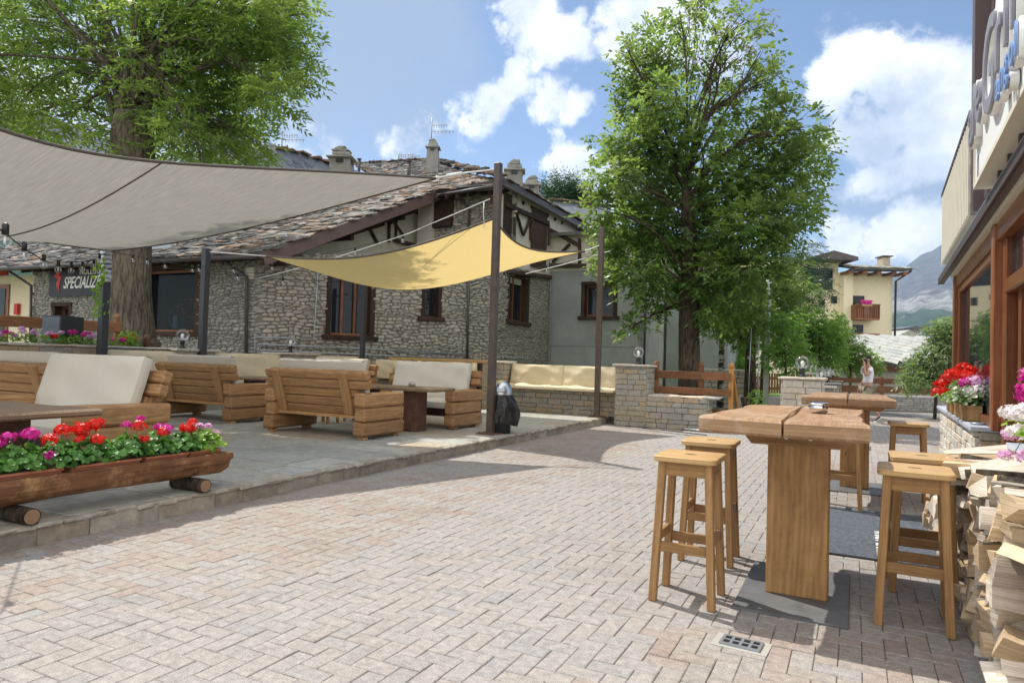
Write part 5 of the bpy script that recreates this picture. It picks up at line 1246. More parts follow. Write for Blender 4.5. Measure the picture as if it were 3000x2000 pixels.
t = thing('garden_pole', 'thin dark pole in the lawn right of the concrete wall', 'pole', atg(1947, 24)); m = MB(); p = atg(1947, 24); m.tube([p, p+Vector((0, 0, 7))], .045, 8); m.build('shaft', M['fasciad'], t)
# roof geometry
ZE = 7.2
R0 = Vector((-13.2, 12.4, 3.88)); E0 = Vector((-13.1, 19.9, ZE)); E1 = Vector((-10.25, 19.35, ZE)); E2 = Vector((-10.25, 28.3, 7.1))
def zA(y): return 3.88+.4427*(y-12.4)
def onA(px, py):
    r_ = ray(px, py); t_ = (3.88-.4427*12.4-CH)/(r_.z-.4427*r_.y); return Vector((0, 0, CH))+r_*t_
T1 = onA(1262, 470); T2 = onA(1045, 484); T3 = onA(1140, 545); T4 = onA(900, 560); T5 = onA(600, 600)
def roofpoly(name, pts, mat, th=.12):
    pts = [Vector(p) for p in pts]; m = MB(); n = len(pts); nn = Vector((0, 0, 0))
    for i in range(n): nn += (pts[i]-pts[0]).cross(pts[(i+1) % n]-pts[0])
    nn.normalize(); nn = nn if nn.z > 0 else -nn
    v_ = [tuple(p) for p in pts]+[tuple(p-nn*th) for p in pts]; m.add(v_, [tuple(range(n)), tuple(range(n, 2*n))[::-1]]+[(i, i+n, (i+1) % n+n, (i+1) % n) for i in range(n)], None, .4)
    return m.build(name, M[mat], house)
E1p = Vector((E1.x, E1.y, zA(E1.y)))
PA = [Vector((-32, 12.4, 3.88)), R0, E0, E1p, T1, T2, T3, T4, T5, Vector((-32, T5.y+6, zA(T5.y+6)))]
roofpoly('front_roof', PA, 'roofslab')
TC = Vector((T1.x, T1.y+6, T1.z))
E2b = Vector((-13.5, 28.3, 8.9)); T1s = T1-Vector((0, 0, 1.2)); E2b.z = 8.2; roofpoly('side_roof', [E1, E2, E2b, T1s], 'roofslab')
def inside(p, poly):
    c = False; n = len(poly)
    for i in range(n):
        a, b = poly[i], poly[(i+1) % n]
        if (a[1] > p[1]) != (b[1] > p[1]) and p[0] < (b[0]-a[0])*(p[1]-a[1])/(b[1]-a[1])+a[0]: c = not c
    return c
def slabs(name, poly, O, ex, ey, mat, rowd=.2, wd=(.25, .6), th=(.025, .055), over=.1, colorfn=None, vis=None):
    """stone slabs laid in rows over polygon; ex along row, ey up-slope (unit vectors)"""
    ex, ey = Vector(ex).normalized(), Vector(ey).normalized(); ez = ex.cross(ey).normalized()
    if ez.z < 0: ez = -ez
    P2 = [((p-O).dot(ex), (p-O).dot(ey)) for p in poly]; x0, x1 = min(p[0] for p in P2), max(p[0] for p in P2); y0, y1 = min(p[1] for p in P2), max(p[1] for p in P2)
    m = MB(); y = y0
    while y < y1:
        x = x0+rnd.uniform(-.3, 0)
        while x < x1:
            w_ = rnd.uniform(*wd); c = (x+w_/2, y+rowd/2)
            if inside(c, P2) and (vis is None or vis(O+ex*c[0]+ey*c[1])):
                q = Matrix.Identity(4); pos = O+ex*c[0]+ey*(c[1]+rnd.uniform(-.06, .06))+ez*(rnd.uniform(.02, .07))
                for i in range(3): q[i][0], q[i][1], q[i][2], q[i][3] = ex[i], ey[i], ez[i], pos[i]
                h = rnd.uniform(*th); v = rnd.random(); v = colorfn(pos, v) if colorfn else v
                m.box((0, 0, 0), (w_*rnd.uniform(.95, 1.12), rowd*rnd.uniform(1.5, 1.9), h), ch=h*.3, jit=.02, Mx=q, rot=(R(rnd.uniform(-7, -1)), R(rnd.uniform(-4, 4)), R(rnd.uniform(-9, 9))), v=v)
            x += w_
        y += rowd*rnd.uniform(.85, 1.1)
    return m.build(name, M[mat], house)
slope = Vector((0, 1, .4427)).normalized()
PAc = [Vector((-31.5, 12.3, 3.84)), R0+Vector((.08, -.1, -.04)), E0+Vector((.1, -.1, -.04)), E1p+Vector((.1, -.1, -.04)), T1, T2, T3, T4, T5, Vector((-31.5, T5.y+6, zA(T5.y+6)))]
slabs('roof_slabs', PAc, R0, (1, 0, 0), slope, 'roofslab', rowd=.155, wd=(.2, .48), colorfn=lambda p, v: v if (p.x > -15.5 or rnd.random() < .3) else v*.13)  # most slabs on the left get a darker colour: tree shade painted in
nC = (E2b-E1); eyC = (T1s-E1); eyC = (eyC-Vector((0, 1, 0))*eyC.y).normalized()
slabs('side_roof_slabs', [E1+Vector((.08, 0, 0)), E2+Vector((.08, 0, 0)), E2b, T1s], E1, (0, 1, 0), eyC, 'roofslab', rowd=.155, wd=(.2, .48))
# hip / ridge caps
m = MB()
for a, b in ((E1, T1), (T1, T2), (T2, T3)):
    n = int((b-a).length/.35)
    for i in range(n):
        p = a.lerp(b, (i+.5)/n)+Vector((0, 0, .1)); m.box(p, (.45, .4, .05), ch=.01, jit=.02, rot=(rnd.uniform(-.2, .2), rnd.uniform(-.2, .2), rnd.uniform(0, 3)), v=rnd.random())
m.build('ridge_slabs', M['roofslab'], house)
# fascias and gutters
def fas(a, b, h=.24, th=.05, mat='fascia', name='fascia'):
    m = MB(); m.beam(Vector(a)-Vector((0, 0, h/2)), Vector(b)-Vector((0, 0, h/2)), th, h); return m.build(name, M[mat], house)
fas(R0+Vector((.06, -.1, -.02)), E0+Vector((.06, 0, -.02)), .34); fas(E0+Vector((.05, -.06, -.02)), E1+Vector((.06, -.08, -.02)), .2, mat='fasciad'); fas(E1+Vector((.08, -.05, -.02)), E2+Vector((.08, 0, -.02)), .24, mat='fasciad'); fas(Vector((-30, 12.34, 4.0)), R0+Vector((0, -.06, .02)), .2, mat='fasciad')
for P in ([Vector((-28, 12.22, 3.84)), R0+Vector((-.1, -.2, -.14))], [E0+Vector((0, -.2, -.26)), E1+Vector((.12, -.2, -.26))], [E1+Vector((.2, -.1, -.3)), E2+Vector((.2, 0, -.3))]): m = MB(); m.tube(P, .06, 8); m.build('gutter', M['fasciad'], house)
# soffit rafters
def raft(a, b, w_=.1, h=.12): m = MB(); m.beam(a, b, w_, h, ch=.01); m.build('rafter', M['darkbeam'], house)
for i in range(8): y = 19.7+i*.7; raft((-10.3, y, ZE-.42), (-11.6, y, ZE+.05))
for i in range(7): x = -12.9+i*.42; raft((x, 19.5, ZE-.4), (x, 20.6, ZE+.05))
for i in range(3): p = R0.lerp(E0, .12+i*.33); raft(p+Vector((-.15, 0, -.52)), p+Vector((-2.2, 0, -.52)), .16, .2)
for i in range(18): x = -24+i*.6; raft((x, 12.45, 3.74), (x, 13.1, 3.88))
# upper gable wall (plane x=-14, under the rake) with half timber, upper front wall y=20.3, upper side wall
FG = frame((-14.25, 12.6, 0), (0, 1))
m = MB(); m.prism([(0.4, 3.3), (8.0, 3.3), (8.0, 7.0), (0.4, 3.6)], 0, .3, 'y', FG); m.build('gable_plaster', M['palestucco'], house)
def topg(x): return 3.55+.4427*x-.12
m = MB()
def GB(F, px0, py0, px1, py1, w_=.16, off=-.06): 
    a = onwall(F, px0, py0); b = onwall(F, px1, py1); w_ *= .72; m.beam(F @ Vector((a[0], off, a[1])), F @ Vector((b[0], off, b[1])), w_, w_, ch=.02, upv=(0, 0, 1) if abs(px1-px0) > abs(py1-py0)*.7 else (1, 0, 0), jit=.02)
for q in ((830, 745, 1260, 600, .2), (855, 735, 1120, 655, .2), (900, 690, 965, 690, .2), (1072, 655, 1102, 712, .14), (1137, 640, 1135, 710, .14), (1143, 640, 1178, 692, .12), (1237, 590, 1235, 690, .18), (1255, 580, 1256, 670, .22), (1120, 622, 1140, 655, .24)): GB(FG, *q)
m.build('timber_frame', M['darkbeam'], house)
m = MB(); m.bb((-13.95, 20.0, 3.9), (-13.38, 20.5, ZE-.15)); m.bb((-13.4, 20.56, 4.0), (-10.6, 27.5, ZE-.2)); m.build('inner_wall', M['palestucco'], house)
hg = rect(FG, 1160, 632, 1232, 700); window(FG, (hg[0], hg[1], hg[2], hg[3]), 'gable', bars=1, surround=.06, deep=.1)
FU = frame((-13.4, 20.25, 0), (1, 0)); m = MB(); m.bb((0, 0, 4.2), (3.1, .3, ZE-.1), Mx=FU); m.build('upper_mortar', M['rmortar'], house)
hu = rect(FU, 1262, 582, 1310, 650)
s = MB(); rubble(s, FU, 3.1, ZE-.3, [hu], z0=4.3, sc_=1.0); s.build('upper_stone_wall', M['rubble'], house)
m = MB(); m.bb((hu[0]-.1, -.1, hu[2]), (hu[1]+.1, .02, hu[3]), Mx=FU); m.bb((hu[0]-.3, -.2, hu[2]-.2), (hu[1]+.25, 0, hu[2]), Mx=FU, ch=.02); m.bb((hu[1]+.1, -.14, hu[2]), (hu[1]+.28, 0, hu[3]+.1), Mx=FU, ch=.02); m.build('shutter', M['darkbeam'], house)
m = MB(); m.tube([wp(FU, 1344, 548, -.3), wp(FU, 1346, 575, -.25), wp(FU, 1378, 615, -.08), wp(FU, 1376, 690, -.08)], .05, 8); m.build('downpipe', M['fasciad'], house)
# upper side wall above W3
m = MB(); m.bb((0, -.02, 4.5), (W3+4, .3, ZE-.2), Mx=F3); m.build('upper_side_plaster', M['palestucco'], house)
for (x0, x1) in ((1470, 1497), (1553, 1598)):
    m = MB(); a, b = onwall(F3, x0, 700)[0], onwall(F3, x1, 700)[0]; m.bb((a, -.06, 4.7), (b, -.03, ZE-.35), Mx=F3); m.build('dark_shutter', M['darkbeam'], house)
m = MB()
for q in ((1499, 600, 1499, 690, .14), (1550, 640, 1550, 705, .16), (1500, 608, 1526, 690, .12), (1548, 640, 1526, 690, .12), (1600, 655, 1600, 720, .12), (1478, 795, 1606, 812, .18), (1475, 600, 1600, 655, .2)): GB(F3, *q, off=-.1)
m.build('timber_frame', M['darkbeam'], house)
m = MB(); m.bb((0.01, -.03, 4.75), (W4-.004, -.002, 6.14), Mx=F4); m.build('upper_front_plaster', M['palestucco'], house)
m = MB()
for q in ((1612, 672, 1700, 720, .18), (1672, 715, 1622, 770, .14), (1700, 700, 1700, 775, .14), (1612, 780, 1720, 778, .2)): GB(F4, *q, off=-.1)
m.build('timber_frame', M['darkbeam'], house)
roofpoly('wing_roof', [(-10.3, 23.3, 6.15), (-6.3, 23.3, 6.15), (-6.3, 27.5, 6.3), (-10.3, 27.5, 7.0)], 'roofslab')
m = MB(); m.bb((W4*.55, -.12, 2.0), (W4*.55+.12, -.0, 2.35), Mx=F4); m.build('wall_box', M['black'], house)
m = MB(); p0 = onwall(F4, 1610, 806); m.bb((0, -.012, p0[1]-.02), (W4, .0, p0[1]+.0), Mx=F4); p0 = onwall(F4, 1610, 1010); m.bb((0, -.02, p0[1]-.015), (W4, .0, p0[1]+.015), Mx=F4); m.build('plaster_joint', M['greystucco'], house)
# chimneys
def chimney(px, py_base, py_top, dep, w_, label='stone'):
    b = at(px, py_base, dep); tz = at(px, py_top, dep).z; m = MB(); hh = tz-b.z; m.add([(sx*w_*.56*k, sy*w_*.5*k, z) for z, k in ((-.6, 1.05), (hh*.72, .82)) for sx, sy in ((-1, -1), (1, -1), (1, 1), (-1, 1))], [(0, 1, 5, 4), (1, 2, 6, 5), (2, 3, 7, 6), (3, 0, 4, 7), (4, 5, 6, 7)], Matrix.Translation(b) @ Matrix.Rotation(R(25), 4, 'Z'), .6)
    c = m.build('chimney', plain('chimney render', (.26, .25, .23), .95, bump=1., bscale=12, var=.25), house)
    m = MB(); T = Matrix.Translation(b+Vector((0, 0, hh*.72))) @ Matrix.Rotation(R(25), 4, 'Z')
    m.box((0, 0, .03), (w_*1.25, w_*1.15, .06), Mx=T, ch=.01, jit=.01); m.box((0, 0, .10+hh*.06), (w_*.8, w_*.7, .12), Mx=T, ch=.02, jit=.02)
    for i in range(5): m.box((rnd.uniform(-.12, .12)*w_, 0, .16+hh*.1+i*.035), (w_*(.7-i*.08), w_*.6, .07), Mx=T, ch=.02, jit=.02)
    m.build('chimney_cap', M['greyrubble'], c)
    m = MB(); m.box((0, -w_*.43, -hh*.09), (w_*.34, w_*.1, hh*.11), Mx=T); m.box((w_*.45, 0, -hh*.09), (w_*.1, w_*.3, hh*.11), Mx=T); m.build('smoke_opening', M['black'], c)
chimney(1000, 540, 440, 24.5, .75); chimney(1268, 478, 420, 30, .5); chimney(1506, 560, 482, 25, .62); chimney(1557, 590, 530, 27, .6)
for px, y0_, y1_ in ((1051, 500, 475), (1197, 520, 473)):
    p = onA(px, y0_+15); q = Vector((p.x, p.y, p.z+.85)); m = MB(); m.tube([p, q], .075, 8); m.tube([q, q+Vector((0, 0, .04))], .12, 8); m.build('vent_pipe', M['fasciad'], house)
def antenna(px, yb, yt, dep, side, label):
    t = thing('tv_antenna', label, 'antenna', at(px, yb, dep), group='television antennas'); b, c = at(px, yb, dep), at(px, yt, dep); c.x, c.y = b.x, b.y; m = MB(); m.tube([b, c], .025, 6); m.build('mast', M['galv'], t)
    m = MB()
    for k, f in ((0, .55), (1, .3)):
        p = b.lerp(c, 1-f*.9); e = p+ri*side*(1.0-.3*k); m.tube([p, e], .014, 4)
        for i in range(6): q = p.lerp(e, .15+i*.16); m.tube([q-Vector((0, 0, .12)), q+Vector((0, 0, .12))], .009, 4)
    m.build('elements', M['galv'], t)
antenna(1263, 425, 345, 30, 1, 'tall television antenna on the chimney at the roof top'); antenna(825, 440, 380, 30, 1, 'television antenna beside the left tree crown'); antenna(1168, 468, 448, 32, 1, 'small television antenna behind the roof ridge')
# left slate roof behind
t = thing('slate_roofed_house', 'house with a dark diamond slate roof rising behind the grey sail', 'house', (-18, 20, 0))
_h = house; house = t
q1 = [at(640, 640, 22), at(560, 500, 22.5), at(600, 430, 25), at(800, 438, 27), at(870, 450, 28), at(970, 482, 29), at(1040, 500, 29.5), at(1135, 540, 31), at(1150, 600, 30)]
nn = (q1[8]-q1[0]).cross(q1[3]-q1[0]).normalized(); nn = nn if nn.z > 0 else -nn
q1 = [p-nn*((p-q1[0]).dot(nn)) for p in q1]
roofpoly('slate_roof', q1, 'slateroof')
ex = Vector((0, 0, 1)).cross(nn).normalized(); ey = nn.cross(ex); e1, e2 = (ex+ey).normalized(), (ey-ex).normalized()
P2 = [((p-q1[0]).dot(ex), (p-q1[0]).dot(ey)) for p in q1]; m = MB(); st = .55
for i in range(-40, 60):
    for j in range(-40, 60):
        cx, cy = (i-j)*st*.66, (i+j)*st*.5
        if not inside((cx, cy), P2): continue
        pts = []
        for a, b in ((0, -1.25), (.72, -.1), (.60, .5), (0, .8), (-.60, .5), (-.72, -.1)):
            pts.append(q1[0]+ex*(cx+a*st)+ey*(cy+b*st)+nn*(.03+.045*(1-b)/2+rnd.uniform(0, .01)))
        n = 6; m.add([tuple(p) for p in pts]+[tuple(p-nn*.03) for p in pts], [tuple(range(n))]+[(k, k+n, (k+1) % n+n, (k+1) % n) for k in range(n)], None, rnd.random())
m.build('diamond_slates', M['slateroof'], t)
m = MB()
for a, b in ((q1[3], q1[4]), (q1[4], q1[5]), (q1[5], q1[6]), (q1[6], q1[7])):
    n = max(1, int((b-a).length/.4))
    for i in range(n): m.box(a.lerp(b, (i+.5)/n)+nn*.08, (.5, .4, .06), ch=.01, jit=.03, rot=(rnd.uniform(-.3, .3), rnd.uniform(-.3, .3), rnd.uniform(0, 3)), v=.85)
m.build('ridge_slabs', M['roofslab'], t)
m = MB(); p = at(832, 445, 30); m.add([tuple(p+ri*a+Vector((0, 0, c))+fw*b) for a, b, c in ((-.6, 0, -.6), (.55, 0, -.6), (.0, .4, .45), (.0, 1.5, -.6))], [(0, 1, 2), (1, 3, 2), (3, 0, 2), (0, 3, 1)], None, .3); m.build('small_spire', M['slateroof'], t)
m = MB(); b0 = at(650, 620, 21.5); m.bb((-24, 15.5, 0), (-17, 18.5, 5.0)); m.build('wall', M['greystucco'], t)
house = _h
# roof piece right of the side roof
t = thing('slate_roofed_house', 'far roof of grey slates right of the twin chimneys', 'house', at(1700, 620, 34)); m = MB(); P = [at(1620, 588, 34), at(1790, 606, 34), at(1790, 700, 31), at(1620, 680, 31)]; m.add([tuple(p) for p in P]+[tuple(p-Vector((0, 0, .2))) for p in P], [(0, 1, 2, 3), (7, 6, 5, 4), (0, 4, 5, 1), (1, 5, 6, 2), (2, 6, 7, 3), (3, 7, 4, 0)], None, .5); m.build('roof', M['slateroof'], t)
m = MB(); P0, P1 = P[0], P[1]
for i in range(12): m.box(P0.lerp(P1, i/11)+Vector((0, 0, .06)), (.4, .35, .06), ch=.01, jit=.02, v=.9, rot=(0, 0, rnd.uniform(0, 3)))
m.build('ridge_slabs', M['roofslab'], t)
m = MB(); m.bb((-9, 31, 0), (-5, 34, 6.8)); m.build('wall', M['greystucco'], t)
# shop banner, white sign, cream shop far left
bn = thing('shop_banner', 'black shop banner with a red lightning mark and white letters on the stone wall', 'banner', F1 @ Vector((3, -.15, 3)))
ra = rect(F1, 160, 785, 345, 865); m = MB(); m.bb((ra[0], -.14, ra[2]), (ra[1]+.3, -.125, ra[3]), Mx=F1); m.build('cloth', M['banner'], bn)
def ftext(F, s_, px, py, hpx, mat, parent, shear=0, sx=1., bold=.0):
    x, z = onwall(F, px, py); x2, z2 = onwall(F, px, py-hpx); h = (z2-z)/.7
    text(s_, h, M[mat], F @ Matrix.Translation((x, -.15, z)) @ Matrix.Rotation(R(90), 4, 'X'), parent, ext=.004, shear=shear, sx=sx, bold=bold)
ftext(F1, 'NOLEGGIO', 247, 806, 18, 'whitep', bn, sx=.92, bold=.004); ftext(F1, 'SPECIALIZED', 199, 846, 33, 'whitep', bn, shear=.35, sx=.72, bold=.008)
def wpt(px, py): x, z = onwall(F1, px, py); return (x, z)
m = MB(); P = [wpt(*q) for q in ((186, 786), (176, 806), (174, 812), (184, 820), (178, 834), (184, 848), (189, 861), (187, 843), (190, 826), (196, 808), (185, 813), (193, 799), (187, 800))]; m.prism(P[::-1], -.155, -.142, 'y', F1); m.build('lightning_mark', M['red'], bn)
t = thing('shop_sign', 'pale blue sign plate above the shop window, half hidden by the grey sail', 'sign', F1 @ Vector((6.5, -.1, 3.6))); ra = rect(F1, 405, 690, 572, 738); m = MB(); m.bb((ra[0], -.75, ra[2]), (ra[1], -.70, ra[3]), Mx=F1); m.build('plate', plain('sign blue white', (.55, .62, .70), .4), t)
t = thing('cream_shop_building', 'cream shop building with a brown door at the far left edge', 'building', (-26, 14, 0)); m = MB(); m.bb((-32, 13.6, -.5), (-24.4, 15, 3.8)); m.build('wall', M['cream'], t)
FC = frame((-32, 13.6, 0), (1, 0)); ra = rect(FC, -30, 835, 25, 960); m = MB(); m.bb((ra[0], -.05, 0), (ra[1], -.01, ra[3]), Mx=FC); dd = m.build('door', M['mahog'], t); m = MB(); m.bb((ra[0]+.5, -.07, .4), (ra[1]-.18, -.055, ra[3]-.15), Mx=FC); m.build('pane', M['darkglass'], dd)
ra = rect(FC, -20, 797, 26, 807); m = MB(); m.bb((ra[0], -.05, ra[2]), (ra[1], -.01, ra[3]), Mx=FC); ra = rect(FC, 12, 786, 24, 796); m.bb((ra[0], -.05, ra[2]), (ra[1], -.01, ra[3]), Mx=FC); ra = rect(FC, 52, 890, 60, 922); m.bb((ra[0], -.12, ra[2]), (ra[1], -.01, ra[3]), Mx=FC); m.build('red_sign_bar', M['red'], t)

# ================================================================== TREES
def bend(a, b, k=.15, n=6, up_=0.):
    a, b = Vector(a), Vector(b); L_ = (b-a).length; o = Vector((rnd.gauss(0, 1), rnd.gauss(0, 1), rnd.gauss(0, .5)+up_))*L_*k*.5
    return [a.lerp(b, i/n)+o*math.sin(math.pi*i/n) for i in range(n+1)]
def tree(name, label, trunk, rads, clumps, leaf, limb_from, nl=7, ll=.085, lw=.032, dens=1., bark='bark', group=None, twigs=9, limb_r=.05, extra=None, shell=.5, cat='tree', droop=.5, up_=.6):
    """trunk: list of points; clumps: (centre, radius, density)"""
    t = thing(name, label, cat, trunk[0], group=group)
    m = MB(); m.tube(trunk, rads, 14)
    if extra: extra(m)
    m.build('trunk', M[bark], t)
    m = MB(); Cs, Ds = [], []
    for ci, (c, r_, d) in enumerate(clumps):
        c = Vector(c); s = limb_from(c); P = bend(s, c, .22, 7, up_); lr = limb_r*rnd.uniform(.6, 1.1); m.tube(P, [lr*(1-.75*i/7) for i in range(8)], 6, False)
        n = int(d*dens*620*r_*r_*(r_**.5)); pos, dr = inball(n, c, (r_, r_, r_*.85), shell)
        # ragged: pull some outward into sprigs
        k = nrs.rand(n) < .12; pos[k] = np.array(c)+(pos[k]-np.array(c))*(1+.35*nrs.rand(k.sum(), 1))
        D = dr*.9+nrs.normal(0, .45, (n, 3)); D[:, 2] = D[:, 2]*.6-.12*droop; Cs.append(pos); Ds.append(D)
        for _ in range(twigs):
            q = Vector(pos[nrs.randint(n)]) if n else c; m.tube(bend(P[rnd.randint(3, 6)], q, .2, 4, .3), [lr*.35, lr*.28, lr*.2, lr*.13, lr*.08], 4, False)
    m.build('limbs', M[bark], t)
    Cs, Ds = np.concatenate(Cs), np.concatenate(Ds); Q, A_ = sprays(Cs, Ds, nl, ll, lw, curl=droop); soup('crown', Q, A_, M[leaf], t); return t
# --- big ash on the left
def left_extra(m):
    B = Vector(lt[0]); B.z = 0
    for p, q, r0, r1_ in (((.25, .0, 1.9), (.62, -.1, .2), .22, .40), ((-.2, 0, 1.2), (-.55, 0, 0), .25, .4), ((.0, -.25, 1.0), (.1, -.6, 0), .2, .32)):
        m.tube([B+Vector(p), B+(Vector(p)+Vector(q))/2, B+Vector(q)], [r0*.6, (r0+r1_)*.45, r1_], 10)
    for i in range(16):
        px = 300+i*14+rnd.uniform(-8, 8); h0 = heads[rnd.randrange(5)]; e = at(px+(px-400)*.9, rnd.uniform(-160, 40), LD+rnd.uniform(-1, 1.5)); P = bend(h0, e, .10, 8, .3); m.tube(P, [.085-.008*j for j in range(9)], 7)
    for i in range(10): a = rnd.uniform(-1.2, .6); m.ball(tuple(B+Vector((.42*math.cos(a)+.1, .42*math.sin(a), rnd.uniform(.9, 1.7)))), rnd.uniform(.07, .15), 8)
LD = 16.3
lt = [at(392, 1080, LD), at(388, 1000, LD), at(385, 850, LD), at(388, 700, LD), at(395, 500, LD), at(388, 400, LD), at(392, 335, LD)]; lt[0].z = -.1
heads = [at(350, 330, LD-.1), at(430, 330, LD+.1), at(460, 290, LD-.2), at(390, 310, LD), at(340, 370, LD+.1)]
cl = []
rr = random.Random(21)
for (px, py, r_, d) in [(100, 60, 150, .5), (0, 170, 140, .5), (-120, 60, 170, .5), (60, 300, 120, .7), (180, 360, 100, .7), (190, 190, 130, .35), (-60, 330, 130, .7), (300, 40, 130, .3), (330, 180, 120, .3), (460, 60, 150, .45),
     (440, 200, 110, .35), (590, 90, 140, .9), (610, 220, 130, 1.0), (720, 60, 130, 1.0), (760, 180, 130, 1.1), (830, 100, 90, .8), (860, 200, 80, .9), (800, 290, 90, .9), (700, 320, 110, 1.0), (580, 330, 110, .9), (640, 420, 100, .9), (740, 410, 80, .7),
     (520, 410, 90, .7), (690, 470, 70, .8), (395, 300, 80, .7), (330, 410, 70, .8), (455, 425, 70, .8), (250, 250, 110, .5), (480, 330, 90, .7), (820, -20, 120, .8), (560, -80, 180, .6), (300, -120, 200, .5), (50, -120, 200, .6), (740, -120, 160, .8), (-250, 200, 200, .6), (880, 30, 50, .6), (905, 130, 45, .6), (600, 480, 60, .8), (500, 470, 50, .7)]:
    dd = LD+rr.uniform(-.8, 2.6); cl.append((at(px, py, dd), r_/2000*dd, d))
tree('ash_tree', 'big old ash tree with a thick cut trunk on the left', lt, [.70, .52, .43, .42, .45, .48, .40], cl, 'leafash', lambda c: heads[rnd.randrange(5)].lerp(at(390, 60, LD), rnd.uniform(0, .6)), nl=9, ll=.155, lw=.062, dens=.42, extra=left_extra, limb_r=.062, twigs=10, up_=1.0)
t = thing('ivy_shoot', 'bright green leafy shoot growing beside the taped post', 'plant', tuple(at(292, 850, 11.9))); m = MB(); iv = at(291, 850, 11.9)
for i in range(75):
    z = rnd.uniform(1.95, 2.95); gleaf(m, (iv.x+rnd.gauss(0, .05), iv.y+rnd.gauss(0, .05), z-.05), (rnd.gauss(0, 1), -1, .5), .035)
m.build('leaves', M['leafyel'], t)
# --- right tree
rt = [atg(2022, 19), at(2020, 1100, 19), at(2018, 950, 19), at(2020, 800, 19), at(2015, 650, 19), at(2010, 520, 19)]; rt[0].z = -.05
cl = []
for (px, py, r_, d) in [(2000, 40, 70, .55), (2100, 60, 80, .35), (2200, 60, 75, .3), (2060, -20, 60, .6), (1900, 130, 70, .9), (1870, 210, 80, 1.), (1960, 160, 80, .8), (2060, 170, 100, .32), (2180, 170, 95, .28), (2250, 150, 65, .35), (2280, 240, 70, .6),
     (1870, 310, 90, 1.), (1960, 290, 90, .9), (2080, 300, 105, .35), (2200, 310, 105, .35), (2300, 330, 80, .7), (1850, 420, 90, 1.1), (1950, 420, 100, 1.1), (2070, 430, 105, .5), (2190, 430, 105, .5), (2300, 420, 90, .8), (2390, 380, 70, .8),
     (1790, 520, 80, 1.1), (1880, 540, 100, 1.2), (2000, 560, 100, 1.1), (2130, 560, 110, 1.1), (2260, 540, 110, 1.), (2380, 500, 90, 1.), (2420, 430, 60, .7), (1760, 620, 70, 1.), (1840, 660, 100, 1.3), (1950, 680, 90, 1.2), (2080, 690, 100, 1.2), (2210, 670, 110, 1.2), (2330, 640, 100, 1.1), (2400, 590, 55, .8),
     (1800, 760, 80, 1.2), (1880, 800, 80, 1.1), (1930, 850, 70, .9), (2110, 800, 90, 1.2), (2220, 790, 90, 1.2), (2320, 760, 65, 1.), (1850, 960, 40, .7), (1900, 930, 50, .8), (2100, 900, 80, 1.), (2200, 890, 80, 1.1), (2050, 860, 60, 1.), (1960, 760, 70, 1.1), (1780, 430, 50, .7), (1830, 130, 40, .6)]:
    dd = 19+rr.uniform(-1.6, 1.6); px = 2062+(px-2075)*(.93 if py > 250 else .95); cl.append((at(px, py, dd), r_*.93/2000*dd, d*(1 if py > 250 else .85)))
def lfr(c):
    z = max(3.0, min(rt[-1].z, c.z-rnd.uniform(1.5, 3.0))); 
    for a, b in zip(rt, rt[1:]):
        if a.z <= z <= b.z+.01: return a.lerp(b, (z-a.z)/(b.z-a.z))
    return rt[-1].copy()
tree('maple_tree', 'tall green tree in the centre right rising beside the grey house wall', rt, [.34, .30, .28, .24, .19, .10], cl, 'leafmaple', lfr, nl=7, ll=.165, lw=.088, dens=.47, bark='barkd', limb_r=.05, twigs=9, droop=.45, up_=1.2)
cl = []
for (px, py, r_) in [(2150, 30, 40), (2200, 80, 40), (2260, 200, 40), (2190, 150, 30), (2300, 300, 40), (2240, 60, 40), (2130, 100, 30)]: dd = 18.6; cl.append((at(px, py, dd), r_/2000*dd))
crown_tree = [o for o in COL.objects if o.name.startswith('maple_tree')][0]
Cs = np.concatenate([inball(30, c, r_)[0] for c, r_ in cl]); Q, A_ = sprays(Cs, nrs.normal(0, 1, Cs.shape)-np.array([0, 0, .6]), 6, .05, .03); soup('seed_clusters', Q, A_, M['leafbrown'], crown_tree)
def birchmat():
    m, t, p = newmat('birch bark'); g = N(t, 'ShaderNodeTexCoord'); mp = N(t, 'ShaderNodeMapping'); mp.inputs['Scale'].default_value = (2, 2, 7); L(t, g.outputs['Object'], mp.inputs[0])
    n = N(t, 'ShaderNodeTexNoise', i_Scale=2.2, i_Detail=6., i_Roughness=.6); L(t, mp.outputs[0], n.inputs['Vector']); L(t, ramp(t, n.outputs['Fac'], [(.46, (.035, .03, .03)), (.54, (.50, .49, .46))]), p.inputs['Base Color']); p.inputs['Roughness'].default_value = .9; return m
M['birch'] = birchmat()
# --- smaller trees and bushes in the garden
def simple(name, label, px, dep, cl, leaf, tr=.1, bark='barkd', nl=6, ll=.1, lw=.05, dens=1., z0=0., pytop=None, group=None, cat='tree', tw=5, droop=.5):
    b = atg(px, dep, z0); C = [(at(x, y, dep+rr.uniform(-.5, .5)), r_/2000*dep, d) for x, y, r_, d in cl]
    top = at(px, pytop if pytop else sum(c[1] for c in cl)/len(cl), dep)
    tk = [b, b.lerp(top, .5)+Vector((.04, 0, 0)), top]
    return tree(name, label, tk, [tr, tr*.8, tr*.4], C, leaf, lambda c: tk[1].lerp(tk[2], rnd.random()), nl=nl, ll=ll, lw=lw, dens=dens, bark=bark, group=group, limb_r=tr*.4, twigs=tw, cat=cat, droop=droop)
simple('garden_tree', 'smaller tree with a rough brown trunk right of the tall tree', 2197, 21, [(2150, 820, 80, 1), (2240, 830, 90, 1), (2190, 920, 80, 1.1), (2280, 900, 80, 1), (2120, 930, 70, 1), (2330, 850, 70, .9), (2180, 980, 60, .9), (2280, 980, 60, .9)], 'leafmaple', .19, pytop=850)
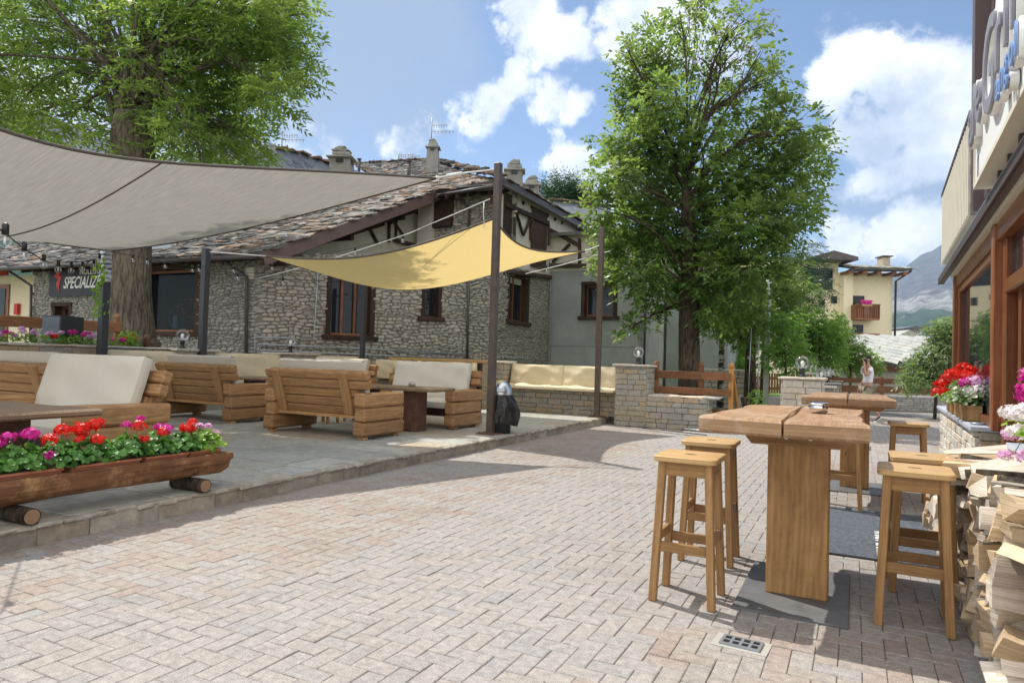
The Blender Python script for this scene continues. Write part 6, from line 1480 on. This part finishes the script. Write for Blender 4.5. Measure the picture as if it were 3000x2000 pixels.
simple('larch_tree', 'dark conifer with long flat branches beside the cream hotel', 2236, 24, [(2300, 800, 60, 1), (2360, 760, 60, 1), (2380, 850, 50, 1.1), (2330, 890, 60, 1.1), (2290, 930, 60, 1), (2250, 820, 60, .9)], 'leafpine', .1, nl=9, ll=.13, lw=.02, dens=1.2, pytop=800, droop=1.2)
simple('birch_tree', 'slim birch with a spotted black and white trunk in the lawn', 2112, 22, [(2100, 900, 60, .8), (2140, 960, 50, .8), (2060, 930, 50, .8)], 'leafbush', .12, pytop=900, bark='birch')
for i, (px, dep, c, lf, lab) in enumerate([
    (2300, 19, [(2290, 1000, 70, .9), (2330, 1060, 60, .8), (2260, 1050, 50, .7), (2310, 950, 50, .8)], 'leafbush', 'thin twiggy shrub with dark bent stems beside the large pillar'),
    (2400, 23, [(2390, 1010, 75, 1.2), (2330, 1020, 60, 1.1), (2440, 1040, 50, 1.2), (2370, 940, 50, 1.1), (2420, 960, 55, 1.1)], 'leafbush', 'bright green bush behind the large stone pillar'),
    (2490, 27, [(2455, 965, 40, 1.2), (2480, 1010, 50, 1.2), (2525, 1045, 40, 1.2), (2440, 990, 50, 1.2), (2450, 925, 22, .9), (2550, 1070, 40, 1.2), (2500, 1060, 50, 1.2)], 'leafmaple', 'darker green bush below the balconies of the cream hotel'),
    (2740, 20, [(2700, 1090, 60, 1.5), (2760, 1050, 70, 1.5), (2790, 980, 60, 1.5), (2750, 970, 40, 1.4), (2830, 1040, 60, 1.5), (2670, 1120, 40, 1.3), (2770, 1120, 50, 1.4), (2845, 960, 50, 1.3)], 'leafvar', 'variegated grey green bush left of the bar front')]):
    simple('garden_bush', lab, px, dep, c, lf, .05, nl=5, ll=.10, lw=.06, dens=1.3, group='bushes in the gardens', cat='bush', tw=4)
simple('pine_tree', 'conifer top showing above the roof beside the twin chimneys', 1650, 42, [(1650, 560, 45, .9), (1610, 580, 40, .9), (1695, 580, 40, .9), (1650, 610, 60, 1), (1720, 600, 30, .8), (1590, 610, 30, .8)], 'leafpine', .15, nl=9, ll=.26, lw=.05, dens=.6, pytop=560, droop=-.5)
for i, (px, dep, cs) in enumerate([(1960, 33, [(1960, 960, 60, .9), (1950, 1040, 40, .7)]), (2040, 34, [(2040, 1000, 70, 1), (2080, 960, 70, 1), (2060, 1060, 50, 1)]), (2150, 33, [(2140, 1010, 70, 1), (2180, 960, 60, 1), (2160, 1060, 50, .9)]), (2080, 36, [(2000, 880, 80, .8), (2120, 850, 90, .8)])]):
    simple('garden_tree', ['slender tree right of the concrete wall', 'leafy tree behind the tall tree trunk', 'leafy tree behind the rough brown trunk', 'pale green tree far behind the tall tree'][i], px, dep, cs, 'leafbush', .1, nl=5, ll=.16, lw=.09, dens=.8, cat='tree', group='background garden trees')
simple('small_shrub', 'small pale shrub at the lawn edge near the garden opening', 2215, 17, [(2210, 1160, 25, 1.2), (2225, 1175, 20, 1.2)], 'leafyel', .02, nl=4, ll=.06, lw=.04, dens=2.5, cat='bush')
# low garden things
t = thing('white_pole', 'pale grey straight pole standing in the garden', 'pole', atg(2243, 19.5)); p = atg(2243, 19.5); m = MB(); m.tube([p, p+Vector((.05, 0, 3.9))], .075, 12); m.build('shaft', plain('pale pole', (.42, .45, .43), .7, var=.1), t)
t = thing('net_frame', 'thin green garden net on two poles beside the pale pole', 'net', atg(2225, 18)); m = MB(); p = atg(2222, 18); m.tube([p, p+Vector((0, 0, 2.2))], .012, 5); m.tube([p+Vector((-.25, 0, 0)), p+Vector((-.2, .0, 2.4))], .012, 5); m.build('pole', M['galv'], t)
t = thing('garden_lamp', 'round lamp hanging on the rough brown trunk', 'lamp', at(2199, 1047, 20.6)); m = MB(); p = at(2199, 1047, 20.6); m.ball(tuple(p), .10, 12); m.build('glass_globe', M['globe'], t)
# dark edging beam and stump
m = MB(); a, b = atg(2180, 16.6), atg(2310, 16.6); m.beam(a+Vector((0, 0, .12)), b+Vector((0, 0, .12)), .12, .22, ch=.02); one(m, 'edging_beam', M['benchdark'], 'dark timber edging beam at the garden opening', 'beam')
m = MB(); p = atg(2190, 17.0); m.tube([p, p+Vector((.02, 0, .35)), p+Vector((-.03, 0, .62))], [.14, .12, .13], 10); one(m, 'tree_stump', M['barkd'], 'short rough tree stump at the lawn edge', 'stump')
# picket fence, garden wall behind
t = thing('picket_fence', 'brown picket fence at the back of the garden', 'fence', atg(2260, 27)); FR = frame(atg(2170, 27), ri0); m = MB()
for i in range(26): m.bb((i*.11, 0, .35+(.02*(i % 2))), (i*.11+.08, .02, 1.15), Mx=FR)
m.build('pickets', M['fencew'], t); m = MB(); m.bb((0, .02, .5), (2.8, .06, .6), Mx=FR); m.bb((0, .02, .9), (2.8, .06, 1.), Mx=FR); m.bb((1.0, -.02, .3), (1.12, .1, 1.3), Mx=FR); m.build('rail', M['fencew'], t)
t = thing('stone_wall', 'low dry stone garden wall behind the rail fence', 'wall', atg(2130, 25)); FR = frame(atg(2062, 25), ri0); m = MB(); m.bb((0, .05, 0), (1.5, .4, 1.2), Mx=FR); m.build('core', M['mortar'], t); s = MB(); courses(s, FR, 1.5, 1.2, dep=.06, rh=(.1, .22), rl=(.2, .5), rough=.02, gap=.02); s.build('stonework', M['ashlar'], t)
m = MB(); m.bb((-.05, -.05, 1.2), (1.6, .45, 1.26), Mx=FR, ch=.01); m.build('coping', M['whitestone'], t)
m = MB(); FR = frame(atg(2165, 24), ri0); m.bb((0, 0, 0), (2.0, .2, .35), Mx=FR); one(m, 'garden_kerb', M['concrete'], 'low concrete garden kerb below the picket fence', 'kerb')
# far street behind the garden: car, building with balcony
def car(label, px, dep, L_, mat, rz):
    b = atg(px, dep); t = thing('parked_car', label, 'car', b, group='cars parked behind the garden'); F = Matrix.Translation(b) @ Matrix.Rotation(YAW+rz, 4, 'Z')
    m = MB(); m.prism([(-2.1, .3), (2.1, .3), (2.15, .7), (1.9, .85), (1.2, .92), (.6, 1.42), (-1.0, 1.45), (-1.7, .98), (-2.15, .9)], -.85, .85, 'y', F); m.build('body', mat, t)
    m = MB(); m.prism([(1.05, .93), (.55, 1.36), (-.95, 1.38), (-1.5, .97)], -.86, .86, 'y', F); m.build('windows', M['darkglass'], t)
    for x in (-1.35, 1.35):
        for y in (-.8, .8): m = MB(); m.tube([(x, y-.1, .32), (x, y+.1, .32)], .32, 16, Mx=F); w_ = m.build('wheel', M['black'], t); m = MB(); m.tube([(x, y-.11, .32), (x, y+.11, .32)], .19, 12, Mx=F); m.build('rim', M['galv'], w_)
car('dark blue car parked behind the garden, left of the tall trunk', 1965, 37, 4, M['carblue'], 0); car('silver car parked behind the garden, right of the tall trunk', 2120, 38, 4, M['carsil'], 0)
t = thing('garage_building', 'pale building with garages and a red balcony behind the garden', 'building', atg(2060, 48)); FR = frame(atg(1900, 48), ri0)
m = MB(); m.bb((0, 0, 0), (9, 6, 8), Mx=FR); m.build('wall', M['cream'], t)
m = MB(); m.bb((0.6, -1.3, 3.0), (3.2, 0, 3.15), Mx=FR); 
for i in range(20): m.bb((.6+i*.13, -1.32, 3.15), (.66+i*.13, -1.28, 4.1), Mx=FR)
m.bb((.6, -1.34, 4.1), (3.2, -1.26, 4.18), Mx=FR); m.build('balcony', M['mahog'], t)
m = MB(); m.bb((1.0, -.05, 3.1), (2.2, 0, 5.1), Mx=FR); m.bb((1.0, -.05, 0), (2.4, 0, 2.3), Mx=FR); m.bb((3.4, -.05, 0), (5.5, 0, 2.2), Mx=FR); m.build('dark_opening', M['interior'], t)
m = MB(); m.bb((6.2, -.06, 0), (7.4, 0, 2.3), Mx=FR); m.build('garage_door', M['mahog'], t)

# ================================================================== RIGHT BACKGROUND
# street end wall with rails
t = thing('stone_wall', 'grey street end wall with a white coping behind the walking man', 'wall', atg(2580, 23.5)); FR = frame(atg(2395, 23.6), ri0); WL = 4.4
m = MB(); m.bb((0, .04, 0), (WL, .35, .48), Mx=FR); m.build('core', M['mortar'], t); s = MB(); courses(s, FR, WL, .48, dep=.04, rh=(.05, .09)); s.build('stonework', M['slategrey'] if 'slategrey' in M else M['greyrubble'], t)
m = MB(); m.bb((-.02, -.05, .48), (WL, .42, .53), Mx=FR, ch=.01); m.build('coping', M['whitestone'], t)
t = thing('rail_fence', 'brown two board rail fence on the street end wall', 'fence', atg(2580, 23.6)); m = MB(); m.bb((.2, .18, .92), (WL-.05, .22, 1.1), Mx=FR); m.build('rail', M['fencew'], t); m = MB(); m.bb((.2, .18, .60), (WL-.05, .22, .83), Mx=FR); m.build('rail', M['fencew'], t)
for x in (.3, 2.3, 4.1): m = MB(); m.bb((x, .22, .5), (x+.12, .32, 1.15), Mx=FR); m.build('post', M['fencew'], t)
# slate roofed shed
t = thing('slate_shed', 'low building with a pale diamond slab roof behind the street end wall', 'shed', atg(2600, 33)); FR = frame(atg(2470, 32), ri0)
z = lambda py, dep=32: 1.35+(1087-py)*dep/2000
m = MB(); m.bb((-.2, .5, -.5), (6, 4.5, z(1052)), Mx=FR); m.build('wall', M['greyrubble'], t)
m = MB(); m.bb((.2, .3, z(1086)), (6, .45, z(1072)), Mx=FR); m.build('board', M['fencew'], t)
RL = [FR @ Vector((.2, 0, z(1052))), FR @ Vector((6.2, 0, z(1052))), FR @ Vector((6.2, 3.6, z(1052)+1.25)), FR @ Vector((.2, 3.6, z(1052)+1.25))]
_h = house; house = t; roofpoly('roof_base', RL, 'fasciad'); house = _h
nn = (RL[1]-RL[0]).cross(RL[3]-RL[0]).normalized(); ex = (RL[1]-RL[0]).normalized(); ey = nn.cross(ex); P2 = [((p-RL[0]).dot(ex), (p-RL[0]).dot(ey)) for p in RL]; m = MB(); st = .72
for i in range(-25, 40):
    for j in range(-25, 40):
        cx, cy = (i-j)*st*.66, (i+j)*st*.5
        if not inside((cx, cy), [(P2[0][0]-.1, -.3), (P2[1][0]+.1, -.3), P2[2], P2[3]]): continue
        pts = [RL[0]+ex*(cx+a*st)+ey*(cy+b*st)+nn*(.02+.04*(1-b)/2) for a, b in ((0, -1.1), (.7, -.1), (.6, .5), (0, .8), (-.6, .5), (-.7, -.1))]
        m.add([tuple(p) for p in pts]+[tuple(p-nn*.03) for p in pts], [tuple(range(6))]+[(k, k+6, (k+1) % 6+6, (k+1) % 6) for k in range(6)], None, rnd.random())
m.build('diamond_slabs', M['paleroof'], t)
m = MB(); m.bb((.55, 1.2, z(1040)), (1.15, 1.7, z(1000)), Mx=FR); m.build('white_chimney', M['whitep'], t); m = MB(); m.bb((.50, 1.15, z(1000)), (1.2, 1.75, z(995)), Mx=FR); m.build('chimney_cap', M['concrete'], t)
# cream hotel
D_ = 60; t = thing('cream_hotel', 'cream coloured hotel with wooden balconies and small square windows', 'hotel', atg(2500, D_)); O = atg(2300, D_); FR = frame(O, ri0); S_ = D_/2000
X = lambda px: (px-2300)*S_
Z = lambda py: 1.35+(1083-py)*S_
m = MB(); m.bb((X(2120), 1.5, -12), (X(2475), 9, Z(757)), Mx=FR); m.bb((X(2475), .4, -12), (X(2502), 9, Z(790)), Mx=FR); m.bb((X(2502), 0.9, -12), (X(2628), 9, Z(790)), Mx=FR); m.build('wall', M['cream'], t)
m = MB(); m.prism([(X(2468), Z(795)), (X(2646), Z(788)), (X(2648), Z(781)), (X(2490), Z(781))], -.9, 0, 'y', FR); m.build('eaves_board', M['fasciad'], t)
RL = [FR @ Vector((X(2482), -1.1, Z(785))), FR @ Vector((X(2648), -1.1, Z(783))), FR @ Vector((X(2630), 3.4, Z(757))), FR @ Vector((X(2498), 3.4, Z(757)))]
_h = house; house = t; roofpoly('roof', RL, 'roofslab', .18)
slabs('roof_slabs', RL, RL[0], ri0, ((RL[3]-RL[0])-ri0*((RL[3]-RL[0]).dot(ri0))).normalized(), 'paleroof', rowd=.42, wd=(.5, .9), th=(.05, .08)); house = _h
m = MB(); m.prism([(X(2375), Z(752)), (X(2375), Z(760)), (X(2500), Z(762)), (X(2500), Z(752)), (X(2428), Z(735))], -.6, 8, 'y', FR); m.build('gable_roof', M['fasciad'], t)
m = MB(); m.bb((X(2600), 1.0, Z(778)), (X(2622), 2, Z(742)), Mx=FR); c = m.build('chimney', M['ashlar'], t); m = MB(); m.bb((X(2597), .8, Z(740)), (X(2628), 2.2, Z(737)), Mx=FR); m.build('chimney_cap', M['fasciad'], c)
for (a, b_, c, d) in ((2370, 780, 2456, 840), (2420, 875, 2433, 893), (2456, 863, 2470, 881), (2374, 868, 2387, 880), (2453, 950, 2468, 966), (2510, 862, 2542, 925), (2508, 948, 2540, 976)):
    y_ = 1.5 if c < 2475 else .9; m = MB(); m.bb((X(a)-.06, y_-.05, Z(d)-.06), (X(c)+.06, y_+.0, Z(b_)+.06), Mx=FR); wv = m.build('window', M['fasciad'], t); m = MB(); m.bb((X(a), y_-.07, Z(d)), (X(c), y_-.052, Z(b_)), Mx=FR); m.build('pane', M['darkglass'], wv)
for yb in (930, 1016):
    m = MB(); z0 = Z(yb); m.bb((X(2498), -.5, z0-.12), (X(2566), .9, z0+.02), Mx=FR)
    for i in range(13): xx = X(2499)+i*(X(2565)-X(2499))/12; m.bb((xx-.05, -.5, z0), (xx+.05, -.44, z0+1.15), Mx=FR)
    m.bb((X(2497), -.55, z0+1.15), (X(2567), -.42, z0+1.27), Mx=FR); m.bb((X(2497), -.5, z0), (X(2499), .9, z0+1.2), Mx=FR); m.bb((X(2564), -.5, z0), (X(2566), .9, z0+1.2), Mx=FR); m.build('balcony', M['mahog'], t)
b0 = FR @ Vector((X(2524), -.7, Z(893))); fb = thing('flower_box', 'flower box with pink flowers on the upper hotel balcony', 'flower box', b0); m = MB(); m.bb((X(2511), -.8, Z(896)), (X(2538), -.56, Z(889)), Mx=FR); m.build('box', M['stool'], fb); m = MB()
for i in range(60): gleaf(m, FR @ Vector((X(rnd.uniform(2511, 2538)), -.7+rnd.uniform(-.15, .15), Z(rnd.uniform(880, 889)))), (0, -1, .4), .1)
m.build('blossoms', M['petmag'], fb)
m = MB(); m.tube([FR @ Vector((X(2648), -.9, Z(790))), FR @ Vector((X(2632), .6, Z(815))), FR @ Vector((X(2630), .6, -3))], .1, 8); m.tube([FR @ Vector((X(2360), 1.35, Z(840))), FR @ Vector((X(2360), 1.35, Z(990)))], .1, 8); m.build('downpipe', M['fasciad'], t)
m = MB()
for px in (2475, 2515, 2556, 2600, 2632): m.bb((X(px)-.12, -.8, Z(801)), (X(px)+.25, .9, Z(793)), Mx=FR)
m.build('roof_beams', M['mahog'], t)
# small far houses
for (lab, x0, x1, yt, ye, dep, col) in (('small grey far house with white framed windows', 2645, 2705, 958, 962, 85, 'concrete'), ('far house with a pale slab roof right of the hotel pipe', 2632, 2680, 965, 985, 70, 'cream'), ('low far house with a pale roof edge', 2690, 2760, 985, 1000, 75, 'cream')):
    t = thing('far_house', lab, 'house', atg((x0+x1)/2, dep), group='small houses beyond the shed'); k = dep/2000; F = frame(atg(x0, dep), ri0); W_ = (x1-x0)*k; zz = lambda py: 1.35+(1088-py)*k
    m = MB(); m.bb((0, 0, -8), (W_*.9, 5, zz(ye)), Mx=F); m.build('wall', M[col], t)
    m = MB(); m.prism([(-.6, zz(ye)), (W_*.9+.6, zz(ye)), (W_*.45, zz(yt)+(.25 if ye-yt < 6 else 0))], -.6, 5, 'y', F); m.build('roof', M['paleroof' if ye-yt > 6 else 'slateroof'], t)
    for i in range(3): m = MB(); a = W_*(.15+.27*i); m.bb((a, -.06, zz(ye+26)), (a+W_*.17, -.0, zz(ye+6)), Mx=F); wv = m.build('window', M['whitep'], t); m = MB(); m.bb((a+.08, -.09, zz(ye+25)), (a+W_*.17-.08, -.065, zz(ye+7)), Mx=F); m.build('pane', M['darkglass'], wv)
# mountain
def mountain(name, sky_pts, d0, d1, pybase, mat, seed, amp=10, x_ext=None):
    from mathutils import noise
    nx, ny = 170, 70; x0, x1 = sky_pts[0][0], sky_pts[-1][0]; V, Fc = [], []
    def sk(px):
        for (a, b), (c, d) in zip(sky_pts, sky_pts[1:]):
            if a <= px <= c: f = (px-a)/(c-a); return b+(d-b)*f
        return sky_pts[-1][1]
    for j in range(ny+1):
        f = j/ny; dep = d0+(d1-d0)*f
        for i in range(nx+1):
            px = x0+(x1-x0)*i/nx; q = Vector((px*.012+seed, dep*.0035, seed)); h = noise.fractal(q, .9, 2.1, 6)
            rdg = 1-abs(noise.noise(Vector((px*.016+dep*.0009, dep*.0028, seed+5))))*2
            py = pybase+(sk(px)-pybase)*(f**.85)+(h*amp*1.6-rdg*amp*1.2)*math.sin(math.pi*min(1, f*1.02))**.5*.9; V.append(tuple(at(px, py, dep)))
    for j in range(ny):
        for i in range(nx): a = j*(nx+1)+i; Fc.append((a, a+1, a+nx+2, a+nx+1))
    m = MB(); m.add(V, Fc, None, .5, smooth=True); return struct(m, name, mat)
def rockmat():
    m, t, p = newmat('mountain rock'); g = N(t, 'ShaderNodeNewGeometry'); n = N(t, 'ShaderNodeTexNoise', i_Scale=.006, i_Detail=12., i_Roughness=.65); L(t, g.outputs['Position'], n.inputs['Vector'])
    sp = N(t, 'ShaderNodeSeparateXYZ'); L(t, g.outputs['Position'], sp.inputs[0]); mr = N(t, 'ShaderNodeMapRange'); L(t, sp.outputs['Z'], mr.inputs['Value']); mr.inputs['From Min'].default_value = 60; mr.inputs['From Max'].default_value = 520
    s_ = N(t, 'ShaderNodeMath', operation='ADD'); L(t, n.outputs['Fac'], s_.inputs[0]); L(t, mr.outputs[0], s_.inputs[1])
    c = ramp(t, s_.outputs[0], [(.45, (.03, .055, .03)), (.72, (.05, .075, .045)), (.86, (.27, .26, .24)), (1.0, (.10, .10, .10))]); n2 = N(t, 'ShaderNodeTexNoise', i_Scale=.02, i_Detail=8., i_Roughness=.7); L(t, g.outputs['Position'], n2.inputs['Vector'])
    c = mixc(t, .8, c, ramp(t, n2.outputs['Fac'], [(.35, (.5, .5, .5)), (.65, (1.4, 1.4, 1.4))]), 'MULTIPLY'); L(t, c, p.inputs['Base Color']); p.inputs['Roughness'].default_value = 1; p.inputs['Specular IOR Level'].default_value = 0; return m
mountain('mountain', [(2380, 960), (2480, 900), (2560, 850), (2632, 800), (2665, 772), (2700, 745), (2735, 733), (2760, 715), (2800, 700), (2860, 690), (2950, 680), (3150, 660)], 700, 3200, 1085, rockmat(), 3)
mountain('wooded_hill', [(-600, 250), (-200, 290), (0, 300), (120, 330), (260, 390), (420, 440), (600, 560), (800, 700), (1000, 860), (1300, 1000)], 300, 1200, 1040, rockmat(), 9, amp=8)
# hedge/wood mass far behind
# ================================================================== PERSON
def skin_mesh(name, nodes, edges, mat, F, parent=None, sub=2, smooth=True):
    """nodes: name -> ((x,y,z),(rx,ry))"""
    ks = list(nodes); idx = {k: i for i, k in enumerate(ks)}; me = bpy.data.meshes.new('tmp'); me.from_pydata([nodes[k][0] for k in ks], [(idx[a], idx[b]) for a, b in edges], [])
    o = bpy.data.objects.new('tmp', me); COL.objects.link(o); md = o.modifiers.new('s', 'SKIN'); md.use_smooth_shade = True; md.branch_smoothing = .4
    for i, k in enumerate(ks):
        r_ = nodes[k][1]; me.skin_vertices[0].data[i].radius = r_ if isinstance(r_, tuple) else (r_, r_)
    me.skin_vertices[0].data[0].use_root = True
    s_ = o.modifiers.new('u', 'SUBSURF'); s_.levels = sub; s_.render_levels = sub
    dg = bpy.context.evaluated_depsgraph_get(); m2 = bpy.data.meshes.new_from_object(o.evaluated_get(dg)); bpy.data.objects.remove(o); m2.name = name; m2.transform(F); m2.materials.clear(); m2.materials.append(mat); return link(name, m2, parent)
PD = 18.0; pb = atg(2543, PD); FPm = Matrix.Identity(4); xx = -ri0; yy = -Vector((fw.x, fw.y, 0)).normalized()
for i in range(3): FPm[i][0], FPm[i][1], FPm[i][2], FPm[i][3] = xx[i], yy[i], (0, 0, 1)[i], pb[i]
man = thing('person', 'man in a white t shirt walking left with a phone at his ear', 'person', pb)
# x forward (photo left), y towards the camera, z up
nd = {'pelvis': ((0, 0, .93), (.15, .11)), 'waist': ((.01, 0, 1.08), (.145, .10)), 'chest': ((-.02, 0, 1.30), (.17, .12)), 'neckb': ((-.0, 0, 1.47), (.075, .075)), 'neck': ((.03, 0, 1.54), (.055, .06)), 'head0': ((.055, 0, 1.63), (.078, .09)), 'head1': ((.05, 0, 1.71), (.075, .092)),
      'lsh': ((0, .18, 1.43), .062), 'lel': ((.20, .26, 1.22), .042), 'lwr': ((.19, .17, 1.47), .027), 'lpalm': ((.165, .125, 1.55), (.018, .034)),
      'rsh': ((0, -.18, 1.43), .062), 'rel': ((-.05, -.25, 1.14), .043), 'rwr': ((.08, -.25, .92), .028), 'rpalm': ((.11, -.24, .83), (.018, .036)),
      'lhip': ((0, .09, .90), .095), 'lkn': ((.20, .10, .50), .06), 'lan': ((.16, .10, .10), .04), 'lft': ((.32, .11, .04), (.045, .03)),
      'rhip': ((0, -.09, .90), .095), 'rkn': ((-.06, -.10, .48), .06), 'ran': ((-.36, -.10, .20), .04), 'rft': ((-.27, -.10, .05), (.045, .03))}
ed = [('pelvis', 'waist'), ('waist', 'chest'), ('chest', 'neckb'), ('neckb', 'neck'), ('neck', 'head0'), ('head0', 'head1'), ('chest', 'lsh'), ('lsh', 'lel'), ('lel', 'lwr'), ('lwr', 'lpalm'), ('chest', 'rsh'), ('rsh', 'rel'), ('rel', 'rwr'), ('rwr', 'rpalm'),
      ('pelvis', 'lhip'), ('lhip', 'lkn'), ('lkn', 'lan'), ('lan', 'lft'), ('pelvis', 'rhip'), ('rhip', 'rkn'), ('rkn', 'ran'), ('ran', 'rft')]
for hnd, base, s in (('l', Vector((.165, .125, 1.55)), 1), ('r', Vector((.11, -.24, .83)), -1)):
    up1 = Vector((-.02, -.02, 1)).normalized() if s == 1 else Vector((.25, .05, -1)).normalized(); sd = Vector((1, 0, 0)); cl_ = Vector((0, -1, 0)) if s == 1 else Vector((0, 1, 0))
    for i, (o_, l) in enumerate(((.026, .062), (.009, .075), (-.009, .07), (-.026, .055))):
        a = base+up1*.03+sd*o_; b = a+up1*l*.55+cl_*.008; c = b+up1*l*.3+cl_*.03
        nd['%sf%da' % (hnd, i)] = (tuple(a), .009); nd['%sf%db' % (hnd, i)] = (tuple(b), .008); nd['%sf%dc' % (hnd, i)] = (tuple(c), .007)
        ed += [('%spalm' % hnd, '%sf%da' % (hnd, i)), ('%sf%da' % (hnd, i), '%sf%db' % (hnd, i)), ('%sf%db' % (hnd, i), '%sf%dc' % (hnd, i))]
    a = base-up1*.015+sd*.03+cl_*.01; b = a+up1*.035+sd*.01+cl_*.02; nd[hnd+'ta'] = (tuple(a), .010); nd[hnd+'tb'] = (tuple(b), .008); ed += [(hnd+'palm', hnd+'ta'), (hnd+'ta', hnd+'tb')]
nd['nose'] = ((.155, 0, 1.645), .014); ed.append(('head0', 'nose'))
skin_mesh('body', nd, ed, M['skin'], FPm, man)
sh = {'p': ((0, 0, .98), (.175, .135)), 'w': ((.01, 0, 1.10), (.17, .125)), 'c': ((-.02, 0, 1.32), (.195, .14)), 'n': ((0, 0, 1.455), (.10, .09)), 'ls': ((0, .185, 1.42), .085), 'le': ((.10, .235, 1.32), .078), 'rs': ((0, -.185, 1.42), .085), 're': ((-.02, -.24, 1.28), .078)}
skin_mesh('t_shirt', sh, [('p', 'w'), ('w', 'c'), ('c', 'n'), ('c', 'ls'), ('ls', 'le'), ('c', 'rs'), ('rs', 're')], M['tee'], FPm, man)
sh = {'p': ((0, 0, .95), (.165, .125)), 'l': ((0, .09, .88), .115), 'lk': ((.15, .10, .62), .10), 'r': ((0, -.09, .88), .115), 'rk': ((-.04, -.10, .62), .10)}
skin_mesh('shorts', sh, [('p', 'l'), ('l', 'lk'), ('p', 'r'), ('r', 'rk')], M['khaki'], FPm, man)
sh = {'a': ((.045, 0, 1.735), (.092, .10)), 'b': ((-.02, 0, 1.69), (.075, .09)), 'c': ((-.03, 0, 1.65), (.03, .05))}
skin_mesh('hair', sh, [('a', 'b'), ('b', 'c')], M['hair'], FPm, man)
for s in (1, -1): m = MB(); m.ball((.128, s*.032, 1.672), .010, 8, Mx=FPm); m.build('eye', M['black'], man)
m = MB(); m.box((.135, 0, 1.598), (.012, .045, .010), Mx=FPm, ch=.003); m.build('mouth', plain('lips', (.35, .13, .11), .5), man)
m = MB(); m.ball((.04, .095, 1.64), .03, 8, Mx=FPm); m.ball((.04, -.095, 1.64), .03, 8, Mx=FPm); m.build('ear', M['skin'], man)
for k, (a, b) in enumerate((((.10, .105, .045), (.36, .11, .03)), ((-.39, -.10, .17), (-.25, -.10, .035)))):
    skin_mesh('shoe', {'h': (a, (.05, .05)), 'm': (tuple((Vector(a)+Vector(b))/2), (.05, .045)), 't': (b, (.045, .032))}, [('h', 'm'), ('m', 't')], M['shoe'], FPm, man, 1)
    m = MB(); m.beam(Vector(a)-Vector((.0, 0, .045)), Vector(b)-Vector((0, 0, .028)), .09, .018, ch=.004, Mx=FPm); m.build('shoe_sole', M['whitep'], man)
m = MB(); m.box((.135, .125, 1.60), (.012, .07, .14), Mx=FPm, rot=(.2, .1, 1.4), ch=.004); one(m, 'mobile_phone', M['black'], 'dark mobile phone held to the walking man\'s ear', 'phone')

# ================================================================== AIR
m = MB(); m.bb((-4200, -300, -14), (4200, 3700, 760)); hz_ = tag(m.build('haze', None if False else M['mortar']), kind='stuff')
hm = bpy.data.materials.new('haze air'); hm.use_nodes = True; t_ = hm.node_tree; t_.nodes.clear()
pv = N(t_, 'ShaderNodeVolumePrincipled'); pv.inputs['Color'].default_value = (.50, .70, 1, 1); pv.inputs['Density'].default_value = .00013; pv.inputs['Anisotropy'].default_value = .2
oo = N(t_, 'ShaderNodeOutputMaterial'); L(t_, pv.outputs[0], oo.inputs['Volume']); hz_.data.materials.clear(); hz_.data.materials.append(hm)
